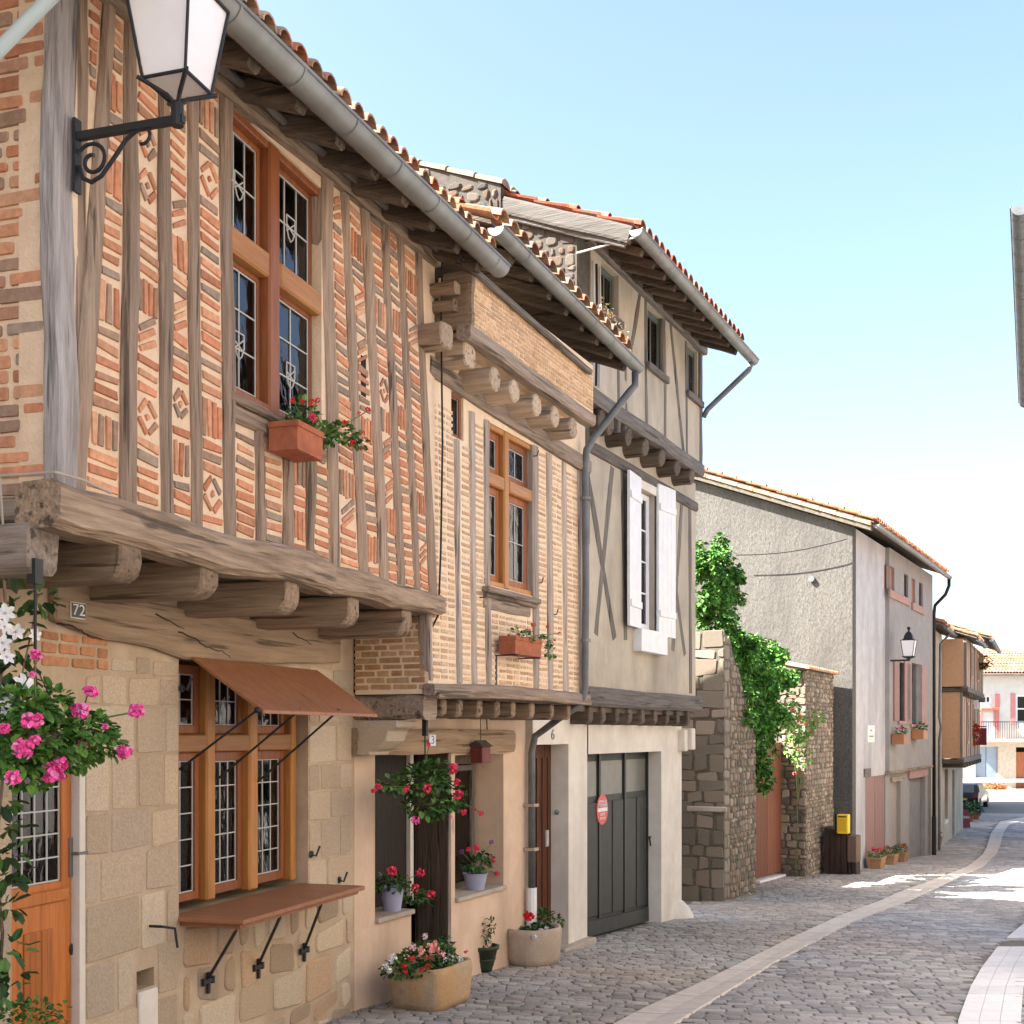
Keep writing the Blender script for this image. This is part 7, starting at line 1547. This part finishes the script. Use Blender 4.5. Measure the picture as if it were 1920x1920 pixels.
mb = MB(FK); mb.box(.10, .108, y0_ + .035, y1_ - .035, yz0 + .05, yz1 - .09); ob('door', mb, M('post_yellow_door', (.60, .36, .02), None, .45, bump=None), yb); mb = MB(FK); mb.box(.10, .112, y0_ + .03, y1_ - .03, yz1 - .06, yz1 - .035); ob('slot', mb, mat['black'], yb)
mb = MB(FK); mb.box(-.14, .06, y0_ - .05, y0_ - .002, yz0 - .05, yz1 + .01); mb.box(-.14, -.1, y0_, y1_, yz0 - .05, yz1); ob('backing_post', mb, mat['black'], yb)
# three flower troughs in front of the pink shutters
for i, (px, py, pal, lab) in enumerate(((1643, 1629, ROSEF, 'wooden flower tub with crimson flowers, nearest of the three below the pink shutters'), (1668, 1622, PUR + REDF, 'wooden flower tub with violet and red flowers, middle of the three below the pink shutters'), (1688, 1617, REDF, 'wooden flower tub with red flowers, farthest of the three below the pink shutters'))):
    n_, u_ = g2f(FD, px, py); z = FD.g(n_, u_) + .02; t = thing('flower_tub', lab, 'planter', FD, n_, u_, z, group='flower tubs below the pink shutters')
    mb = MB(FD); mb.add([(n_ - .14, u_ - .24, z), (n_ + .14, u_ - .24, z), (n_ + .14, u_ + .24, z), (n_ - .14, u_ + .24, z), (n_ - .17, u_ - .28, z + .25), (n_ + .17, u_ - .28, z + .25), (n_ + .17, u_ + .28, z + .25), (n_ - .17, u_ + .28, z + .25)], [(0, 3, 2, 1), (4, 5, 6, 7), (0, 1, 5, 4), (1, 2, 6, 5), (2, 3, 7, 6), (3, 0, 4, 7)]); mb.box(n_ - .18, n_ + .18, u_ - .30, u_ + .30, z + .22, z + .26); ob('tub', mb, wood('tub_wood%d' % i, (.34, .19, .10), (.24, .13, .07), 'y', b=.3), t)
    plant_parts(FD, t, [((n_, u_, z + .32), (.16, .3, .1), 110)], [((n_ + R.uniform(-.1, .12), u_ + R.uniform(-.25, .25), z + R.uniform(.38, .46)), .055, [R.choice(pal)]) for _ in range(7)], .07, npet=14)
# ================================================================ board sign, far pots, red flowers, planter
X, Y = ground_px(1804, 1552); FA2 = Frame(X, Y, 1, .1); z = G(Y)
bs_ = thing('pavement_sign', 'dark red pavement board with white lettering before the far jettied house', 'sign', FA2, 0, 0, z)
RD = M('dark_red_board', (.16, .02, .03), None, .5, bump=None)
for sgn in (1, -1): mb = MB(FA2); mb.prism([(.2 * sgn, -.24, z), (.2 * sgn, .24, z), (.02 * sgn, .24, z + .70), (.02 * sgn, -.24, z + .70)], (.02 * sgn, 0, 0)); ob('board', mb, RD, bs_)
text_part('MENU', .15, FA2, .18, 0, z + .42, mat['white'], bs_, depth=.005)
for px, py, s, lab in ((1817, 1541, 1.0, 'terracotta pot with a leafy plant beside the dark red pavement board'), (1829, 1537, .9, 'terracotta pot with a low green plant, second from the pavement board')):
    X, Y = ground_px(px, py); z = G(Y); t = thing('potted_plant', lab, 'potted plant', WF, X, Y, z, group='pots by the pavement board'); mb = MB(); mb.lathe(X, Y, [(.14 * s, z), (.22 * s, z + .3 * s), (.24 * s, z + .33 * s), (.2 * s, z + .33 * s)], 14); ob('pot', mb, mat['terracotta'], t); mb = MB(); mb.leaves((X, Y, z + .55 * s), (.32 * s, .3, .28 * s), 160, .12, DGREENS + GREENS); ob('foliage', mb, mat['leaf'], t)
for px, py, lab in ((1750, 1592, 'tall terracotta pot at the foot of the black downpipe'), (1770, 1567, 'small terracotta pot against the wall past the downpipe')):
    X, Y = ground_px(px, py); z = G(Y); t = thing('clay_pot', lab, 'flower pot', WF, X + .12, Y, z, group='clay pots along the far wall'); mb = MB(); mb.lathe(X + .12, Y, [(.10, z), (.15, z + .34), (.17, z + .38), (.13, z + .38)], 12); ob('pot', mb, mat['terracotta'], t); mb = MB(); mb.leaves((X + .12, Y, z + .45), (.13, .13, .12), 60, .07, GREENS); ob('foliage', mb, mat['leaf'], t)
u = 9.0; n = FE.N(1812, u); Yc = FE.w(n, u, 0).y
rf = thing('hanging_red_flowers', 'mass of orange red flowers hanging from the far jettied house under the signs', 'hanging plant', FE, n, u, EYE - (1375 - HOR) / FPX * Yc)
mb = MB(FE); c = (n, u, EYE - (1375 - HOR) / FPX * Yc); mb.leaves(c, (.35, .4, .4), 260, .1, GREENS); ob('foliage', mb, mat['leaf'], rf); mb = MB(FE); mb.leaves((n + .05, u - .05, c[2]), (.42, .5, .45), 520, .11, [(.55, .06, .02), (.62, .09, .03), (.48, .03, .02)], shell=.3); ob('blossom', mb, mat['petal'], rf)
mb = MB(FE); mb.tube([(.6, u, c[2] + .3), (n, u, c[2] + .3)], .02, 5); mb.lathe(n, u, [(.1, c[2] - .1), (.2, c[2] + .1)], 10); ob('bracket', mb, mat['iron'], rf)
u = 10.4; n = FE.N(1843, u); Yc = FE.w(n, u, 0).y; zc = EYE - (1245 - HOR) / FPX * Yc
rb_ = thing('hanging_basket', 'orange and green hanging basket under the eaves of the far jettied house', 'hanging plant', FE, n, u, zc)
mb = MB(FE); mb.tube([(.7, u, zc + .35), (n, u, zc + .35), (n, u, zc)], .02, 5); mb.lathe(n, u, [(.08, zc - .2), (.22, zc), (.24, zc + .05)], 10); ob('basket', mb, mat['iron'], rb_); mb = MB(FE); mb.leaves((n, u, zc + .05), (.3, .3, .25), 160, .1, [(.5, .18, .03), (.10, .2, .04), (.6, .3, .05)]); ob('foliage', mb, mat['leaf'], rb_)
# planter before the white building
X, Y = ground_px(1852, 1497); z = G(74)
pt = thing('long_planter', 'long low planter of red flowers against the white building behind the car', 'planter', FG_, 1.0, FG_.U(1853), z); u = FG_.U(1853); mb = MB(FG_); mb.box(.7, 1.3, u - .7, u + .7, z, z + .40); ob('trough', mb, mat['gstone'], pt, bevel=.02); mb = MB(FG_); mb.leaves((1, u, z + .5), (.3, .72, .14), 180, .12, GREENS); ob('foliage', mb, mat['leaf'], pt); mb = MB(FG_); mb.leaves((1.05, u, z + .6), (.3, .75, .12), 200, .12, [(.75, .08, .05), (.8, .2, .08)]); ob('blossom', mb, mat['petal'], pt)
# ================================================================ parked car, seen from behind
cX, cY = ground_px(1835, 1519); cz_ = G(cY)
FCa = Frame(cX - .75, cY + .3, .50, .87)    # u runs towards the front of the car, n to its right
car = thing('parked_car', 'dark hatchback parked on the left in front of the white building, rear towards the viewer', 'car', FCa, 0, 0, cz_)
cp = M('black_car_paint', (.012, .013, .018), None, .22, bump=None, spec=.6); W2 = .80
prof = [(0, .32), (-.02, .62), (.05, .80), (.10, .84), (.52, 1.26), (.75, 1.32), (1.9, 1.32), (2.15, 1.27), (2.75, .90), (3.6, .78), (3.75, .55), (3.72, .32)]
mb = MB(FCa)
secs = [(-1, .82), (-.9, 1.0), (.9, 1.0), (1, .82)]
vs = []; m = len(prof)
for (t_, s_) in ((-1.0, 0), (-.97, 1), (.97, 1), (1.0, 0)):
    for (u, zz) in prof:
        tum = 1 - max(0, zz - .84) * .38; ins = 0 if s_ else .03
        vs.append((t_ * W2 * tum, u + (0.03 if (not s_ and u < 1) else (-.03 if not s_ else 0)), cz_ + zz - (0.015 if not s_ and zz > .9 else 0)))
fs = [tuple(range(m)), tuple(reversed(range(3 * m, 4 * m)))] + [(i * m + k, i * m + m + k, i * m + m + (k + 1) % m, i * m + (k + 1) % m) for i in range(3) for k in range(m)]
mb.add(vs, fs); ob('body', mb, cp, car, bevel=.03)
def quad_on(name, pts, m, t=.01, parent=car):
    mb = MB(FCa); v = [Vector(p) for p in pts]; nrm = (v[1] - v[0]).cross(v[2] - v[0]).normalized() * t; mb.add([tuple(p + nrm * .3) for p in v] + [tuple(p + nrm) for p in v], [(4, 5, 6, 7), (3, 2, 1, 0), (0, 1, 5, 4), (1, 2, 6, 5), (2, 3, 7, 6), (3, 0, 4, 7)]); return ob(name, mb, m, parent)
cg = M('car_glass', (.10, .12, .13), None, .05, bump=None, spec=1)
quad_on('rear_window', [(-.58, .13, cz_ + .87), (.58, .13, cz_ + .87), (.52, .50, cz_ + 1.245), (-.52, .50, cz_ + 1.245)], cg, .02)
for sx in (1, -1):
    def S(u, zz): return (sx * (W2 * (1 - max(0, zz - .84) * .38) + .004), u, cz_ + zz)
    for a, b, c, d in (((.42, .88), (1.12, .88), (1.12, 1.24), (.66, 1.24)), ((1.18, .88), (2.55, .88), (2.10, 1.23), (1.18, 1.24))):
        p = [S(*a), S(*b), S(*c), S(*d)]; p = p if sx > 0 else p[::-1]; quad_on('side_window', p, cg, .012)
quad_on('number_plate', [(-.27, -.03, cz_ + .50), (.27, -.03, cz_ + .50), (.27, -.03, cz_ + .60), (-.27, -.03, cz_ + .60)], M('yellow_plate', (.60, .38, .03), None, .4, bump=None), .02)
for sx in (-1, 1): quad_on('tail_light', [(sx * .66 - .12, -.01, cz_ + .62), (sx * .66 + .12, -.01, cz_ + .62), (sx * .66 + .12, .04, cz_ + .78), (sx * .66 - .12, .04, cz_ + .78)], M('tail_red', (.22, .015, .012), None, .25, bump=None), .03)
mb = MB(FCa); mb.bbox(-.80, .80, -.09, .05, cz_ + .30, cz_ + .48, .03); ob('bumper', mb, mat['black'], car)
for sx in (-1, 1):
    for u in (.72, 3.0): mb = MB(FCa); mb.tube([(sx * .60, u, cz_ + .29), (sx * .805, u, cz_ + .29)], .29, 20); w_ = ob('wheel', mb, mat['black'], car); mb = MB(FCa); mb.tube([(sx * .80, u, cz_ + .29), (sx * .815, u, cz_ + .29)], .18, 16); ob('rim', mb, mat['zinc'], w_)
for x in ('plates',): pass
